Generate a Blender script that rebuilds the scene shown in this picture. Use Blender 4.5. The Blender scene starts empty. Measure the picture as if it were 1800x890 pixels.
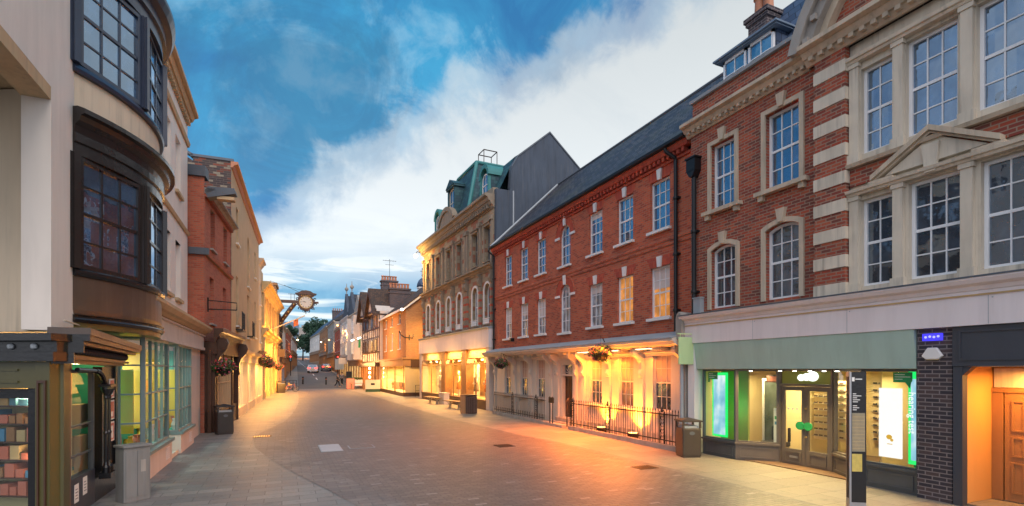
import bpy, math, random
from mathutils import Vector, Matrix
random.seed(7)
R = math.radians
scene = bpy.context.scene
C = scene.collection
# ------------------------------------------------------------------ camera
cam_d = bpy.data.cameras.new('camera'); cam = bpy.data.objects.new('camera', cam_d); C.objects.link(cam)
cam.location = (0, 0, 2.4); cam.rotation_euler = (R(90), 0, R(-24.2))
cam_d.sensor_width = 36; cam_d.lens = 18; cam_d.shift_y = 205/1800
cam_d.clip_start = .1; cam_d.clip_end = 6000
scene.camera = cam
# ------------------------------------------------------------------ world
SUN_EL, SUN_AZ = 40, 182          # soft light of the open sky behind the viewer
w = bpy.data.worlds.new('World'); scene.world = w; w.use_nodes = True
nt = w.node_tree; N = nt.nodes; Lk = nt.links
for n in list(N): N.remove(n)
def nn(t, **k):
    n = N.new(t)
    for a, b in k.items(): setattr(n, a, b)
    return n
def vmath(op, a, b=None):
    n = nn('ShaderNodeVectorMath', operation=op)
    Lk.new(a, n.inputs[0])
    if b is not None:
        if isinstance(b, (tuple, Vector)): n.inputs[1].default_value = b
        else: Lk.new(b, n.inputs[1])
    return n
def mth(op, a, b=None, c=None):
    n = nn('ShaderNodeMath', operation=op)
    for i, v in enumerate((a, b, c)):
        if v is None: continue
        if isinstance(v, (int, float)): n.inputs[i].default_value = v
        else: Lk.new(v, n.inputs[i])
    return n.outputs[0]
def ramp(f, stops, interp='LINEAR'):
    n = nn('ShaderNodeValToRGB'); n.color_ramp.interpolation = interp
    e = n.color_ramp.elements
    while len(e) < len(stops): e.new(.5)
    for i, (p, c) in enumerate(stops):
        e[i].position = p; e[i].color = (c[0], c[1], c[2], 1) if isinstance(c, tuple) else (c, c, c, 1)
    Lk.new(f, n.inputs[0]); return n.outputs[0]
def mixc(f, a, b):
    n = nn('ShaderNodeMix', data_type='RGBA')
    if isinstance(f, (int, float)): n.inputs[0].default_value = f
    else: Lk.new(f, n.inputs[0])
    for i, v in ((6, a), (7, b)):
        if isinstance(v, tuple): n.inputs[i].default_value = (v[0], v[1], v[2], 1)
        else: Lk.new(v, n.inputs[i])
    return n.outputs[2]
tc = nn('ShaderNodeTexCoord'); DIR = tc.outputs['Generated']
sep = nn('ShaderNodeSeparateXYZ'); Lk.new(DIR, sep.inputs[0])
DZ = sep.outputs[2]
# clouds live on a flat layer overhead
zz = mth('ADD', mth('MAXIMUM', DZ, 0), .16)
lay = nn('ShaderNodeCombineXYZ')
Lk.new(mth('DIVIDE', sep.outputs[0], zz), lay.inputs[0]); Lk.new(mth('DIVIDE', sep.outputs[1], zz), lay.inputs[1])
def noise(vec, sc, det=6, rough=.55, dist=0.0):
    n = nn('ShaderNodeTexNoise'); n.inputs['Scale'].default_value = sc; n.inputs['Detail'].default_value = det
    n.inputs['Roughness'].default_value = rough; n.inputs['Distortion'].default_value = dist
    Lk.new(vec, n.inputs['Vector']); return n.outputs['Fac']
n_big = noise(lay.outputs[0], 1.1, 7, .55, .6)
n_dir = noise(DIR, 5.0, 7, .6, .5)
n_fine = noise(DIR, 14, 6, .6, .3)
n_mid = noise(DIR, 3.2, 8, .68, .9)
# edge of the great cloud bank: a great circle through two directions
def pxdir(x, y):
    t = R(24.2); u = (x-900)/900; v = (650-y)/900
    return Vector((math.sin(t)+u*math.cos(t), math.cos(t)-u*math.sin(t), v)).normalized()
g1, g2 = pxdir(455, 400), pxdir(1110, 20)
gn = g1.cross(g2).normalized()
if gn.z > 0: gn = -gn
edge = vmath('DOT_PRODUCT', DIR, tuple(gn)).outputs['Value']      # >0 below the edge (white side)
e1 = mth('ADD', mth('ADD', edge, mth('MULTIPLY', mth('SUBTRACT', n_dir, .5), .14)), mth('MULTIPLY', mth('SUBTRACT', n_fine, .5), .12))
bank = ramp(mth('ADD', e1, .5), [(.44, 0.0), (.49, .5), (.56, 1.0)], 'EASE')
# low streaks of blue near the horizon
st = nn('ShaderNodeMapping'); st.inputs['Scale'].default_value = (2.2, 2.2, 17); Lk.new(DIR, st.inputs[0])
n_str = noise(st.outputs[0], 1.5, 6, .6, .8)
low = ramp(DZ, [(.0, 1.0), (.14, 1.0), (.22, 0.0)])
streak = mth('MULTIPLY', ramp(n_str, [(.44, 0.0), (.53, 1.0)]), low)
azr = vmath('DOT_PRODUCT', DIR, tuple(pxdir(640, 650))).outputs['Value']
streak = mth('MULTIPLY', streak, ramp(azr, [(.86, 0.0), (.95, 1.0)]))
blue = mixc(ramp(n_dir, [(.35, 0.0), (.65, 1.0)]), (.008, .14, .34), (.03, .31, .54))
wisps = ramp(mth('MULTIPLY', n_fine, n_dir), [(.27, 0.0), (.40, .65)])
blue = mixc(wisps, blue, (.25, .47, .62))
blue = mixc(ramp(n_mid, [(.46, 0.0), (.62, .6)]), blue, (.015, .12, .23))
white = mixc(ramp(n_big, [(.46, 0.0), (.72, 1.0)]), (.80, .82, .79), (.56, .62, .65))
white = mixc(ramp(n_mid, [(.50, 0.0), (.66, .30)]), white, (.52, .58, .62))
white = mixc(ramp(DZ, [(.24, 0.0), (.62, .85)]), white, (.50, .53, .52))
vis = mixc(bank, blue, white)
vis = mixc(streak, vis, mixc(ramp(n_fine, [(.4, 0.0), (.6, 1.0)]), (.035, .22, .42), (.14, .36, .54)))
# behind the viewer: unseen pale sky, made brighter than the visible part to light the facades
back = vmath('DOT_PRODUCT', DIR, (math.sin(R(24.2)), math.cos(R(24.2)), 0)).outputs['Value']
bk = ramp(mth('ADD', mth('MULTIPLY', back, .5), .5), [(.36, 1.0), (.60, 0.0)])
backcol = mixc(ramp(n_big, [(.4, 0.0), (.62, 1.0)]), (.62, .78, 1.05), (1.22, 1.12, 1.06))
allsky = mixc(bk, vis, backcol)
sky = nn('ShaderNodeTexSky', sky_type='NISHITA'); sky.sun_disc = False
sky.sun_elevation = R(SUN_EL); sky.sun_rotation = R(SUN_AZ)
sk = vmath('SCALE', sky.outputs[0]); sk.inputs['Scale'].default_value = .3
cl = vmath('SCALE', allsky); cl.inputs['Scale'].default_value = 9.3
tot = vmath('ADD', sk.outputs[0], cl.outputs[0])
bg = nn('ShaderNodeBackground'); bg.inputs['Strength'].default_value = .10
Lk.new(tot.outputs[0], bg.inputs[0])
wo = nn('ShaderNodeOutputWorld'); Lk.new(bg.outputs[0], wo.inputs[0])
# ------------------------------------------------------------------ sun (overcast glow)
sd = bpy.data.lights.new('sun', 'SUN'); so = bpy.data.objects.new('sun', sd); C.objects.link(so)
sd.energy = 1.4; sd.angle = R(40); sd.color = (1, .88, .78)
az = R(SUN_AZ); el = R(SUN_EL)
to_sun = Vector((math.sin(az)*math.cos(el), math.cos(az)*math.cos(el), math.sin(el)))
so.rotation_euler = to_sun.to_track_quat('Z', 'Y').to_euler()
so.location = (0, -20, 40)
vs = scene.view_settings; vs.view_transform = 'Standard'; vs.look = 'None'; vs.gamma = 1; vs.exposure = .22; vs.use_curve_mapping = False
scene.render.engine = 'CYCLES'; cy = scene.cycles
cy.use_denoising = True; cy.max_bounces = 7; cy.diffuse_bounces = 3; cy.glossy_bounces = 3; cy.transparent_max_bounces = 12
cy.transmission_bounces = 3; cy.caustics_reflective = False; cy.caustics_refractive = False; cy.sample_clamp_indirect = 6
try: cy.denoiser = 'OPENIMAGEDENOISE'
except Exception: pass

# ------------------------------------------------------------------ materials
M = {}
class NT:
    def __init__(s, name):
        s.m = bpy.data.materials.new(name); s.m.use_nodes = True; s.t = s.m.node_tree; s.n = s.t.nodes; s.l = s.t.links
        for x in list(s.n): s.n.remove(x)
        s.out = s.n.new('ShaderNodeOutputMaterial'); M[name] = s.m
    def new(s, t, **k):
        x = s.n.new(t)
        for a, b in k.items(): setattr(x, a, b)
        return x
    def put(s, sock, v):
        if v is None: return
        if isinstance(v, (int, float)): sock.default_value = v
        elif isinstance(v, tuple): sock.default_value = (v[0], v[1], v[2], 1) if len(sock.default_value) == 4 else v
        else: s.l.new(v, sock)
    def mix(s, f, a, b, mode='MIX'):
        x = s.new('ShaderNodeMix', data_type='RGBA', blend_type=mode); s.put(x.inputs[0], f); s.put(x.inputs[6], a); s.put(x.inputs[7], b); return x.outputs[2]
    def noise(s, vec, sc, det=4, rough=.55):
        x = s.new('ShaderNodeTexNoise'); s.put(x.inputs['Scale'], sc); s.put(x.inputs['Detail'], det); s.put(x.inputs['Roughness'], rough)
        if vec is not None: s.l.new(vec, x.inputs['Vector'])
        return x.outputs['Fac']
    def ramp(s, f, stops, interp='LINEAR'):
        x = s.new('ShaderNodeValToRGB'); x.color_ramp.interpolation = interp; e = x.color_ramp.elements
        while len(e) < len(stops): e.new(.5)
        for i, (p, c) in enumerate(stops):
            e[i].position = p; e[i].color = (c[0], c[1], c[2], 1) if isinstance(c, tuple) else (c, c, c, 1)
        s.l.new(f, x.inputs[0]); return x.outputs[0]
    def obj(s): return s.new('ShaderNodeTexCoord').outputs['Object']
    def mapping(s, vec, sc):
        x = s.new('ShaderNodeMapping'); x.inputs['Scale'].default_value = sc; s.l.new(vec, x.inputs[0]); return x.outputs[0]
    def bump(s, h, st, dist=.02):
        x = s.new('ShaderNodeBump'); x.inputs['Strength'].default_value = st; x.inputs['Distance'].default_value = dist; s.l.new(h, x.inputs['Height']); return x.outputs[0]
    def bsdf(s, col, rough=.7, metal=0.0, spec=.5, bump=None, emit=None, es=0.0):
        x = s.new('ShaderNodeBsdfPrincipled'); s.put(x.inputs['Base Color'], col); s.put(x.inputs['Roughness'], rough); s.put(x.inputs['Metallic'], metal)
        s.put(x.inputs['Specular IOR Level'], spec)
        if bump is not None: s.l.new(bump, x.inputs['Normal'])
        if emit is not None: s.put(x.inputs['Emission Color'], emit); s.put(x.inputs['Emission Strength'], es)
        s.l.new(x.outputs[0], s.out.inputs[0]); return x
def sc3(c, k): return tuple(min(1, a*k) for a in c)
def plain(name, col, rough=.6, metal=0.0, var=.18, scale=2.0, bump=.15, spec=.5, dirt=.25, streak=0):
    s = NT(name); v = s.obj()
    a = s.noise(v, scale, 5); b = s.noise(v, scale*9, 4)
    d = s.noise(s.mapping(v, (1.5, 1.5, .25)), 2.2, 5)
    c = s.mix(a, sc3(col, 1-var), sc3(col, 1+var))
    c = s.mix(s.ramp(d, [(.45, 0.0), (.75, dirt)]), c, sc3(col, .45))
    if streak:
        q = s.noise(s.mapping(v, (5, 5, .22)), 2.0, 6, .65); q2 = s.noise(v, 1.3, 3)
        qm = s.new('ShaderNodeMath', operation='MULTIPLY'); s.l.new(s.ramp(q, [(.50, 0.0), (.66, 1.0)]), qm.inputs[0]); s.l.new(s.ramp(q2, [(.35, 0.0), (.7, streak)]), qm.inputs[1])
        c = s.mix(qm.outputs[0], c, sc3((.30, .26, .21), .6))
    s.bsdf(c, rough, metal, spec, s.bump(b, bump, .01)); return s
def emis(name, col, st):
    s = NT(name); e = s.new('ShaderNodeEmission'); s.put(e.inputs[0], col); s.put(e.inputs[1], st); s.l.new(e.outputs[0], s.out.inputs[0])
def wallvec(s):
    v = s.obj(); sp = s.new('ShaderNodeSeparateXYZ'); s.l.new(v, sp.inputs[0])
    ad = s.new('ShaderNodeMath', operation='ADD'); s.l.new(sp.outputs[0], ad.inputs[0]); s.l.new(sp.outputs[1], ad.inputs[1])
    cb = s.new('ShaderNodeCombineXYZ'); s.l.new(ad.outputs[0], cb.inputs[0]); s.l.new(sp.outputs[2], cb.inputs[1]); return cb.outputs[0], v
def brickn(s, vec, bw, bh, mo, off=.5, sm=.1):
    b = s.new('ShaderNodeTexBrick'); b.offset = off
    b.inputs['Color1'].default_value = (0, 0, 0, 1); b.inputs['Color2'].default_value = (1, 1, 1, 1); b.inputs['Mortar'].default_value = (.5, .5, .5, 1)
    for k, v in (('Scale', 1.0), ('Mortar Size', mo), ('Mortar Smooth', sm), ('Bias', 0.0), ('Brick Width', bw), ('Row Height', bh)): b.inputs[k].default_value = v
    s.l.new(vec, b.inputs['Vector']); return b.outputs['Color'], b.outputs['Fac']
def brick(name, cols, mortar, bw=.225, bh=.075, mo=.009, rough=.85, dirt=.35, stain=(.05, .045, .04), flat=False, rare=None):
    s = NT(name)
    if flat: v = s.obj(); vec = v
    else: vec, v = wallvec(s)
    c, f = brickn(s, vec, bw, bh, mo)
    n = len(cols); stops = [((i+.0)/n, cols[i]) for i in range(n)]+([(.975, rare)] if rare else [])
    col = s.ramp(c, stops, 'CONSTANT')
    big = s.noise(v, .55, 6, .6); fine = s.noise(v, 22, 4)
    col = s.mix(s.ramp(fine, [(.3, 0.0), (.7, .35)]), col, sc3(cols[0], .6))
    col = s.mix(f, col, mortar)
    if flat:      # chewing gum, specks and worn patches
        g_ = s.noise(v, 7.5, 2); col = s.mix(s.ramp(g_, [(.70, 0.0), (.73, .35)]), col, (.30, .29, .28)); g2 = s.noise(v, 3.1, 7, .7); col = s.mix(s.ramp(g2, [(.56, 0.0), (.68, .35)]), col, (.04, .04, .042))
    col = s.mix(s.ramp(big, [(.48, 0.0), (.72, dirt)]), col, stain)
    bmp = s.new('ShaderNodeMath', operation='SUBTRACT'); s.l.new(fine, bmp.inputs[0]); s.l.new(f, bmp.inputs[1])
    s.bsdf(col, rough, 0, .35, s.bump(bmp.outputs[0], .35, .012)); return s
brick('brick_red', [(.50, .098, .045), (.56, .115, .052), (.44, .08, .04), (.54, .13, .062), (.32, .06, .036)], (.34, .19, .13), dirt=.2)
brick('brick_rubbed', [(.40, .06, .038), (.54, .10, .05), (.44, .07, .04)], (.36, .13, .09), bw=.075, bh=.3, mo=.005, dirt=.12)
brick('brick_mixed', [(.38, .068, .036), (.46, .092, .046), (.24, .05, .036), (.42, .105, .052), (.31, .065, .042), (.16, .055, .042)], (.30, .20, .145), mo=.011, dirt=.3)
brick('brick_brown', [(.40, .17, .065), (.46, .20, .075), (.35, .14, .055), (.43, .16, .06)], (.36, .26, .16), mo=.010, dirt=.2)
brick('brick_dark', [(.05, .042, .05), (.075, .055, .06), (.04, .035, .045), (.09, .06, .06)], (.20, .17, .17), mo=.010, dirt=.2)
brick('brick_left', [(.46, .11, .06), (.52, .13, .07), (.40, .09, .052), (.48, .14, .075)], (.30, .17, .12), dirt=.22)
brick('brick_patchy', [(.17, .055, .04), (.05, .045, .05), (.24, .07, .045), (.07, .06, .06), (.28, .24, .18)], (.14, .11, .09), bw=.3, bh=.1, dirt=.4)
brick('brick_stone_mix', [(.37, .29, .20), (.33, .26, .18), (.40, .32, .22), (.34, .12, .07)], (.26, .19, .12), bw=.6, bh=.26, mo=.012, dirt=.25)
brick('slate', [(.04, .042, .06), (.065, .066, .085), (.028, .03, .045), (.085, .082, .09)], (.008, .008, .012), bw=.30, bh=.22, mo=.018, rough=.6, dirt=.55, stain=(.075, .075, .045))
brick('roof_tile', [(.10, .062, .045), (.13, .075, .05), (.08, .05, .04), (.06, .045, .04)], (.02, .016, .014), bw=.22, bh=.14, mo=.012, rough=.8, dirt=.4)
brick('slate_blue', [(.05, .085, .155), (.08, .12, .20), (.038, .065, .125)], (.015, .025, .05), bw=.35, bh=.24, mo=.014, rough=.5, dirt=.2)
brick('copper_slate', [(.022, .07, .09), (.03, .09, .11), (.025, .06, .085), (.04, .11, .125)], (.01, .04, .05), bw=.3, bh=.22, mo=.012, rough=.6, dirt=.3)
brick('setts', [(.168, .136, .118), (.192, .158, .138), (.146, .119, .104), (.178, .144, .123), (.21, .173, .149), (.156, .128, .112), (.184, .152, .132)],
      (.075, .066, .06), bw=.24, bh=.10, mo=.008, rough=.5, dirt=.4, stain=(.105, .094, .09), flat=True, rare=(.30, .27, .25))
brick('paving', [(.20, .20, .19), (.235, .23, .215), (.18, .185, .18), (.215, .20, .185), (.255, .25, .235), (.195, .19, .185)],
      (.10, .095, .09), bw=.60, bh=.32, mo=.007, rough=.5, dirt=.4, stain=(.14, .135, .125), flat=True)
brick('paving_warm', [(.26, .225, .18), (.30, .26, .205), (.235, .205, .165), (.28, .235, .185)], (.13, .11, .09), bw=.9, bh=.6, mo=.007, rough=.5, dirt=.35, stain=(.17, .145, .115), flat=True)
brick('kerb_stone', [(.20, .175, .16), (.225, .20, .18), (.18, .158, .148)], (.11, .098, .09), bw=.42, bh=.21, mo=.008, rough=.55, flat=True)
brick('asphalt', [(.13, .13, .135), (.14, .14, .145)], (.135, .135, .14), bw=3, bh=3, mo=.001, rough=.75, dirt=.3, flat=True)
plain('stone', (.54, .44, .33), .8, var=.2, dirt=.45, streak=.6)
plain('stone_light', (.64, .56, .45), .75, var=.14, dirt=.4, streak=.6)
plain('stone_dark', (.25, .20, .15), .85, var=.25, dirt=.5)
plain('stone_gold', (.56, .40, .20), .8, var=.15, dirt=.3)
plain('stone_grey', (.34, .31, .28), .8, var=.2, dirt=.5)
plain('stucco_white', (.78, .70, .63), .75, var=.08, scale=.8, dirt=.2, streak=.08)
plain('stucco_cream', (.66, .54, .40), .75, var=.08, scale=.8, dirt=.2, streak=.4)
plain('stucco_tan', (.54, .38, .22), .8, var=.12, dirt=.3, streak=.4)
plain('stucco_pale', (.60, .52, .46), .8, var=.1, dirt=.25)
plain('paint_white_lampwarm', (.64, .58, .51), .5, var=.06, dirt=.2, streak=.2)  # white paint darkened and warmed, so the amber lamp glow sits in its colour
plain('paint_white', (.74, .72, .71), .45, var=.04, dirt=.12)
plain('paint_sash', (.80, .80, .82), .35, var=.03, dirt=.08)
plain('fascia_white', (.74, .66, .66), .5, var=.05, scale=.6, dirt=.18, streak=.12)
plain('fascia_green', (.37, .50, .44), .45, var=.1, scale=.8, dirt=.25, streak=.12)
plain('paint_taupe', (.13, .105, .09), .4, var=.08)
plain('paint_grey', (.085, .09, .095), .4, var=.08)
plain('paint_slate', (.045, .05, .065), .45, var=.08)
plain('paint_teal', (.17, .235, .235), .4, var=.08)
plain('paint_copper', (.15, .075, .042), .35, var=.2)
plain('paint_olive', (.085, .075, .026), .35, var=.15)
plain('paint_black', (.012, .012, .014), .25, var=.2, bump=.25)
plain('paint_brown', (.085, .058, .045), .28, var=.25, bump=.3, streak=.2)
plain('paint_bronze', (.028, .021, .019), .22, var=.35, bump=.3)
plain('paint_navy', (.03, .042, .075), .3, var=.2)
plain('paint_terracotta', (.45, .17, .08), .5)
plain('wood_dark', (.07, .03, .016), .4, var=.35, bump=.3)
plain('wood_oak', (.32, .15, .055), .45, var=.2, bump=.3)
plain('wood_bench', (.28, .17, .09), .6, var=.2)
plain('orange_wall', (.62, .30, .09), .6, var=.05, dirt=.1)
plain('iron', (.012, .012, .014), .4, metal=.3, var=.2)
plain('iron_rust', (.05, .03, .022), .55, metal=.4, var=.3)
plain('lead', (.10, .115, .14), .6, metal=.3, var=.2)
plain('lead_pale', (.32, .35, .38), .6, var=.2)
plain('cabinet_grey', (.20, .20, .20), .55, var=.15, dirt=.6, streak=.5)
plain('steel', (.42, .42, .44), .35, metal=.8, var=.08)
plain('bin_black', (.025, .022, .022), .35, var=.25)
plain('bin_brown', (.045, .033, .026), .4, var=.25)
plain('render_grey', (.058, .075, .105), .85, var=.3, scale=.5, dirt=.6, streak=.2)
plain('copper_green', (.04, .20, .20), .6, var=.2, dirt=.3)
plain('render_blue', (.16, .22, .30), .8, var=.1)
plain('cover_pale', (.36, .40, .44), .6, var=.15)
plain('gilt', (.50, .34, .12), .35, metal=.6, var=.2)
plain('clock_white', (.52, .48, .42), .5, var=.05)
plain('leaf_green', (.045, .095, .022), .6, var=.5, scale=3)
plain('leaf_dark', (.022, .06, .03), .65, var=.5, scale=1)
plain('flower_red', (.5, .03, .04), .6, var=.3, scale=9)
plain('flower_pink', (.5, .12, .20), .6, var=.3, scale=9)
plain('bark', (.08, .06, .045), .9)
plain('cloth_orange', (.60, .17, .05), .7)
plain('cloth_grey', (.16, .15, .17), .8)
plain('cloth_dark', (.02, .02, .026), .8)
plain('cloth_green', (.03, .25, .12), .7)
plain('skin', (.45, .26, .18), .6)
plain('car_silver', (.42, .38, .38), .25, metal=.5, var=.04, bump=.02)
plain('car_dark', (.03, .03, .035), .25, metal=.3)
plain('rubber', (.015, .015, .015), .8)
plain('lime_board', (.50, .66, .34), .5, var=.04)
plain('shop_wall', (.72, .58, .30), .7, var=.06, dirt=.1)
plain('shop_cream', (.75, .60, .36), .7, var=.05, dirt=.1)
plain('shop_teal', (.02, .40, .30), .6, var=.2)
plain('shop_yellow', (.75, .42, .04), .6, var=.1)
plain('shop_olive', (.24, .26, .05), .6, var=.2)
plain('shop_dark', (.035, .03, .025), .7, var=.3)
plain('shop_floor', (.20, .12, .07), .4, var=.2)
plain('poster_white', (.8, .78, .74), .5, var=.03)
plain('poster_green', (.02, .33, .10), .5, var=.05)
plain('poster_blue', (.08, .25, .42), .5, var=.1)
plain('poster_red', (.55, .16, .10), .5, var=.2)
plain('poster_map', (.25, .22, .15), .5, var=.3, scale=14)
plain('poster_yellow', (.55, .42, .10), .5, var=.3, scale=14)
plain('curtain', (.62, .55, .52), .8, var=.1)
plain('blind', (.50, .36, .30), .7, var=.1)
# glass
def pane_tilt(s, v, nrm, amt=.045):
    """old glazing: every small pane sits at a slightly different angle"""
    d = s.new('ShaderNodeVectorMath', operation='DIVIDE'); s.l.new(v, d.inputs[0]); d.inputs[1].default_value = (.285, 9, .44)
    oi = s.new('ShaderNodeObjectInfo'); a0 = s.new('ShaderNodeVectorMath', operation='ADD'); s.l.new(d.outputs[0], a0.inputs[0]); a0.inputs[1].default_value = (.5, .5, .02)
    fl = s.new('ShaderNodeVectorMath', operation='FLOOR'); s.l.new(a0.outputs[0], fl.inputs[0])
    a1 = s.new('ShaderNodeVectorMath', operation='ADD'); s.l.new(fl.outputs[0], a1.inputs[0])
    cb = s.new('ShaderNodeCombineXYZ'); s.l.new(oi.outputs['Random'], cb.inputs[1])
    s10 = s.new('ShaderNodeVectorMath', operation='SCALE'); s.l.new(cb.outputs[0], s10.inputs[0]); s10.inputs['Scale'].default_value = 97.3; s.l.new(s10.outputs[0], a1.inputs[1])
    wn = s.new('ShaderNodeTexWhiteNoise', noise_dimensions='3D'); s.l.new(a1.outputs[0], wn.inputs['Vector'])
    sb = s.new('ShaderNodeVectorMath', operation='SUBTRACT'); s.l.new(wn.outputs['Color'], sb.inputs[0]); sb.inputs[1].default_value = (.5, .5, .5)
    sc_ = s.new('ShaderNodeVectorMath', operation='SCALE'); s.l.new(sb.outputs[0], sc_.inputs[0]); sc_.inputs['Scale'].default_value = amt
    ad = s.new('ShaderNodeVectorMath', operation='ADD'); s.l.new(nrm, ad.inputs[0]); s.l.new(sc_.outputs[0], ad.inputs[1])
    nm = s.new('ShaderNodeVectorMath', operation='NORMALIZE'); s.l.new(ad.outputs[0], nm.inputs[0]); return nm.outputs[0]
def glass_opaque(name, base, gl=.24, emit=None, es=0):
    s = NT(name); v = s.obj()
    bm0 = s.bump(s.noise(v, 2.6, 2), .12, .05); bmp = pane_tilt(s, v, bm0)
    n = s.noise(s.mapping(v, (1, 1, .8)), 2.0, 3)
    d = s.new('ShaderNodeBsdfPrincipled'); s.put(d.inputs['Base Color'], s.mix(s.ramp(n, [(.42, 0.0), (.6, 1.0)]), sc3(base, .5), sc3(base, 1.7))); d.inputs['Roughness'].default_value = .5
    if emit:
        s.put(d.inputs['Emission Color'], s.mix(s.ramp(n, [(.35, 0.0), (.65, 1.0)]), sc3(emit, .45), emit)); d.inputs['Emission Strength'].default_value = es
    g = s.new('ShaderNodeBsdfGlossy'); g.inputs['Roughness'].default_value = .03; g.inputs['Color'].default_value = (.62, .80, 1, 1); s.l.new(bmp, g.inputs['Normal'])
    fr = s.new('ShaderNodeFresnel'); fr.inputs[0].default_value = 1.5
    ad = s.new('ShaderNodeMath', operation='ADD'); s.l.new(fr.outputs[0], ad.inputs[0]); ad.inputs[1].default_value = gl
    mx = s.new('ShaderNodeMixShader'); s.l.new(ad.outputs[0], mx.inputs[0]); s.l.new(d.outputs[0], mx.inputs[1]); s.l.new(g.outputs[0], mx.inputs[2])
    s.l.new(mx.outputs[0], s.out.inputs[0])
glass_opaque('glass_dark', (.03, .04, .055), .17)
glass_opaque('glass_mirror', (.014, .055, .12), .26)
glass_opaque('glass_bow', (.02, .04, .075), .26)
glass_opaque('glass_grey', (.05, .055, .065), .16)
glass_opaque('glass_blind', (.42, .34, .30), .10)
glass_opaque('glass_curtain', (.30, .32, .36), .14)
glass_opaque('glass_lit', (.25, .10, .03), .08, (1, .38, .07), .75)
glass_opaque('glass_glow', (.3, .2, .1), .08, (1, .62, .22), 1.6)
glass_opaque('glass_dim_orange', (.12, .05, .03), .10, (1, .32, .10), .16)
def glass_thin(name, tint, gl=.05):
    s = NT(name); t = s.new('ShaderNodeBsdfTransparent'); s.put(t.inputs[0], tint)
    g = s.new('ShaderNodeBsdfGlossy'); g.inputs['Roughness'].default_value = .02
    fr = s.new('ShaderNodeFresnel'); fr.inputs[0].default_value = 1.45
    ad = s.new('ShaderNodeMath', operation='ADD'); ge = s.new('ShaderNodeNewGeometry'); iv = s.new('ShaderNodeMath', operation='SUBTRACT'); iv.inputs[0].default_value = 1; s.l.new(ge.outputs['Backfacing'], iv.inputs[1])
    ml = s.new('ShaderNodeMath', operation='MULTIPLY'); s.l.new(fr.outputs[0], ml.inputs[0]); s.l.new(iv.outputs[0], ml.inputs[1]); s.l.new(ml.outputs[0], ad.inputs[0]); ad.inputs[1].default_value = gl
    mx = s.new('ShaderNodeMixShader'); s.l.new(ad.outputs[0], mx.inputs[0]); s.l.new(t.outputs[0], mx.inputs[1]); s.l.new(g.outputs[0], mx.inputs[2])
    s.l.new(mx.outputs[0], s.out.inputs[0])
glass_thin('glass_clear', (.93, .96, .95)); glass_thin('glass_tint', (.72, .82, .78), .08); glass_thin('glass_warm', (.95, .9, .8))
emis('lamp_warm', (1, .72, .35), 14); emis('lamp_soft', (1, .70, .36), 5); emis('lamp_orange', (1, .45, .12), 9); emis('lamp_white', (1, .93, .82), 9)
emis('sign_white', (.95, 1, .97), 1.6); emis('sign_pale', (.95, .93, .88), 1.1); emis('sign_blue', (.06, .05, 1), 1.3); emis('sign_blue_light', (.35, .35, 1), 1.5)
emis('mark_yellow', (.75, .42, .04), .9); emis('green_light', (.02, .85, .16), 1.1); emis('red_light', (1, .03, .02), 9); emis('tube_cool', (.9, .85, .7), 4); emis('letters_white', (.9, .95, .9), 1.1)
s = NT('lightbox'); v = s.obj(); nz = s.noise(s.mapping(v, (1, 1, .6)), 2.6, 2)      # a printed backlit picture in pale blues
e = s.new('ShaderNodeEmission'); s.put(e.inputs[0], s.ramp(nz, [(.3, (.16, .42, .62)), (.5, (.34, .66, .80)), (.66, (.80, .93, .95))])); e.inputs[1].default_value = .95
s.l.new(e.outputs[0], s.out.inputs[0])

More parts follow.
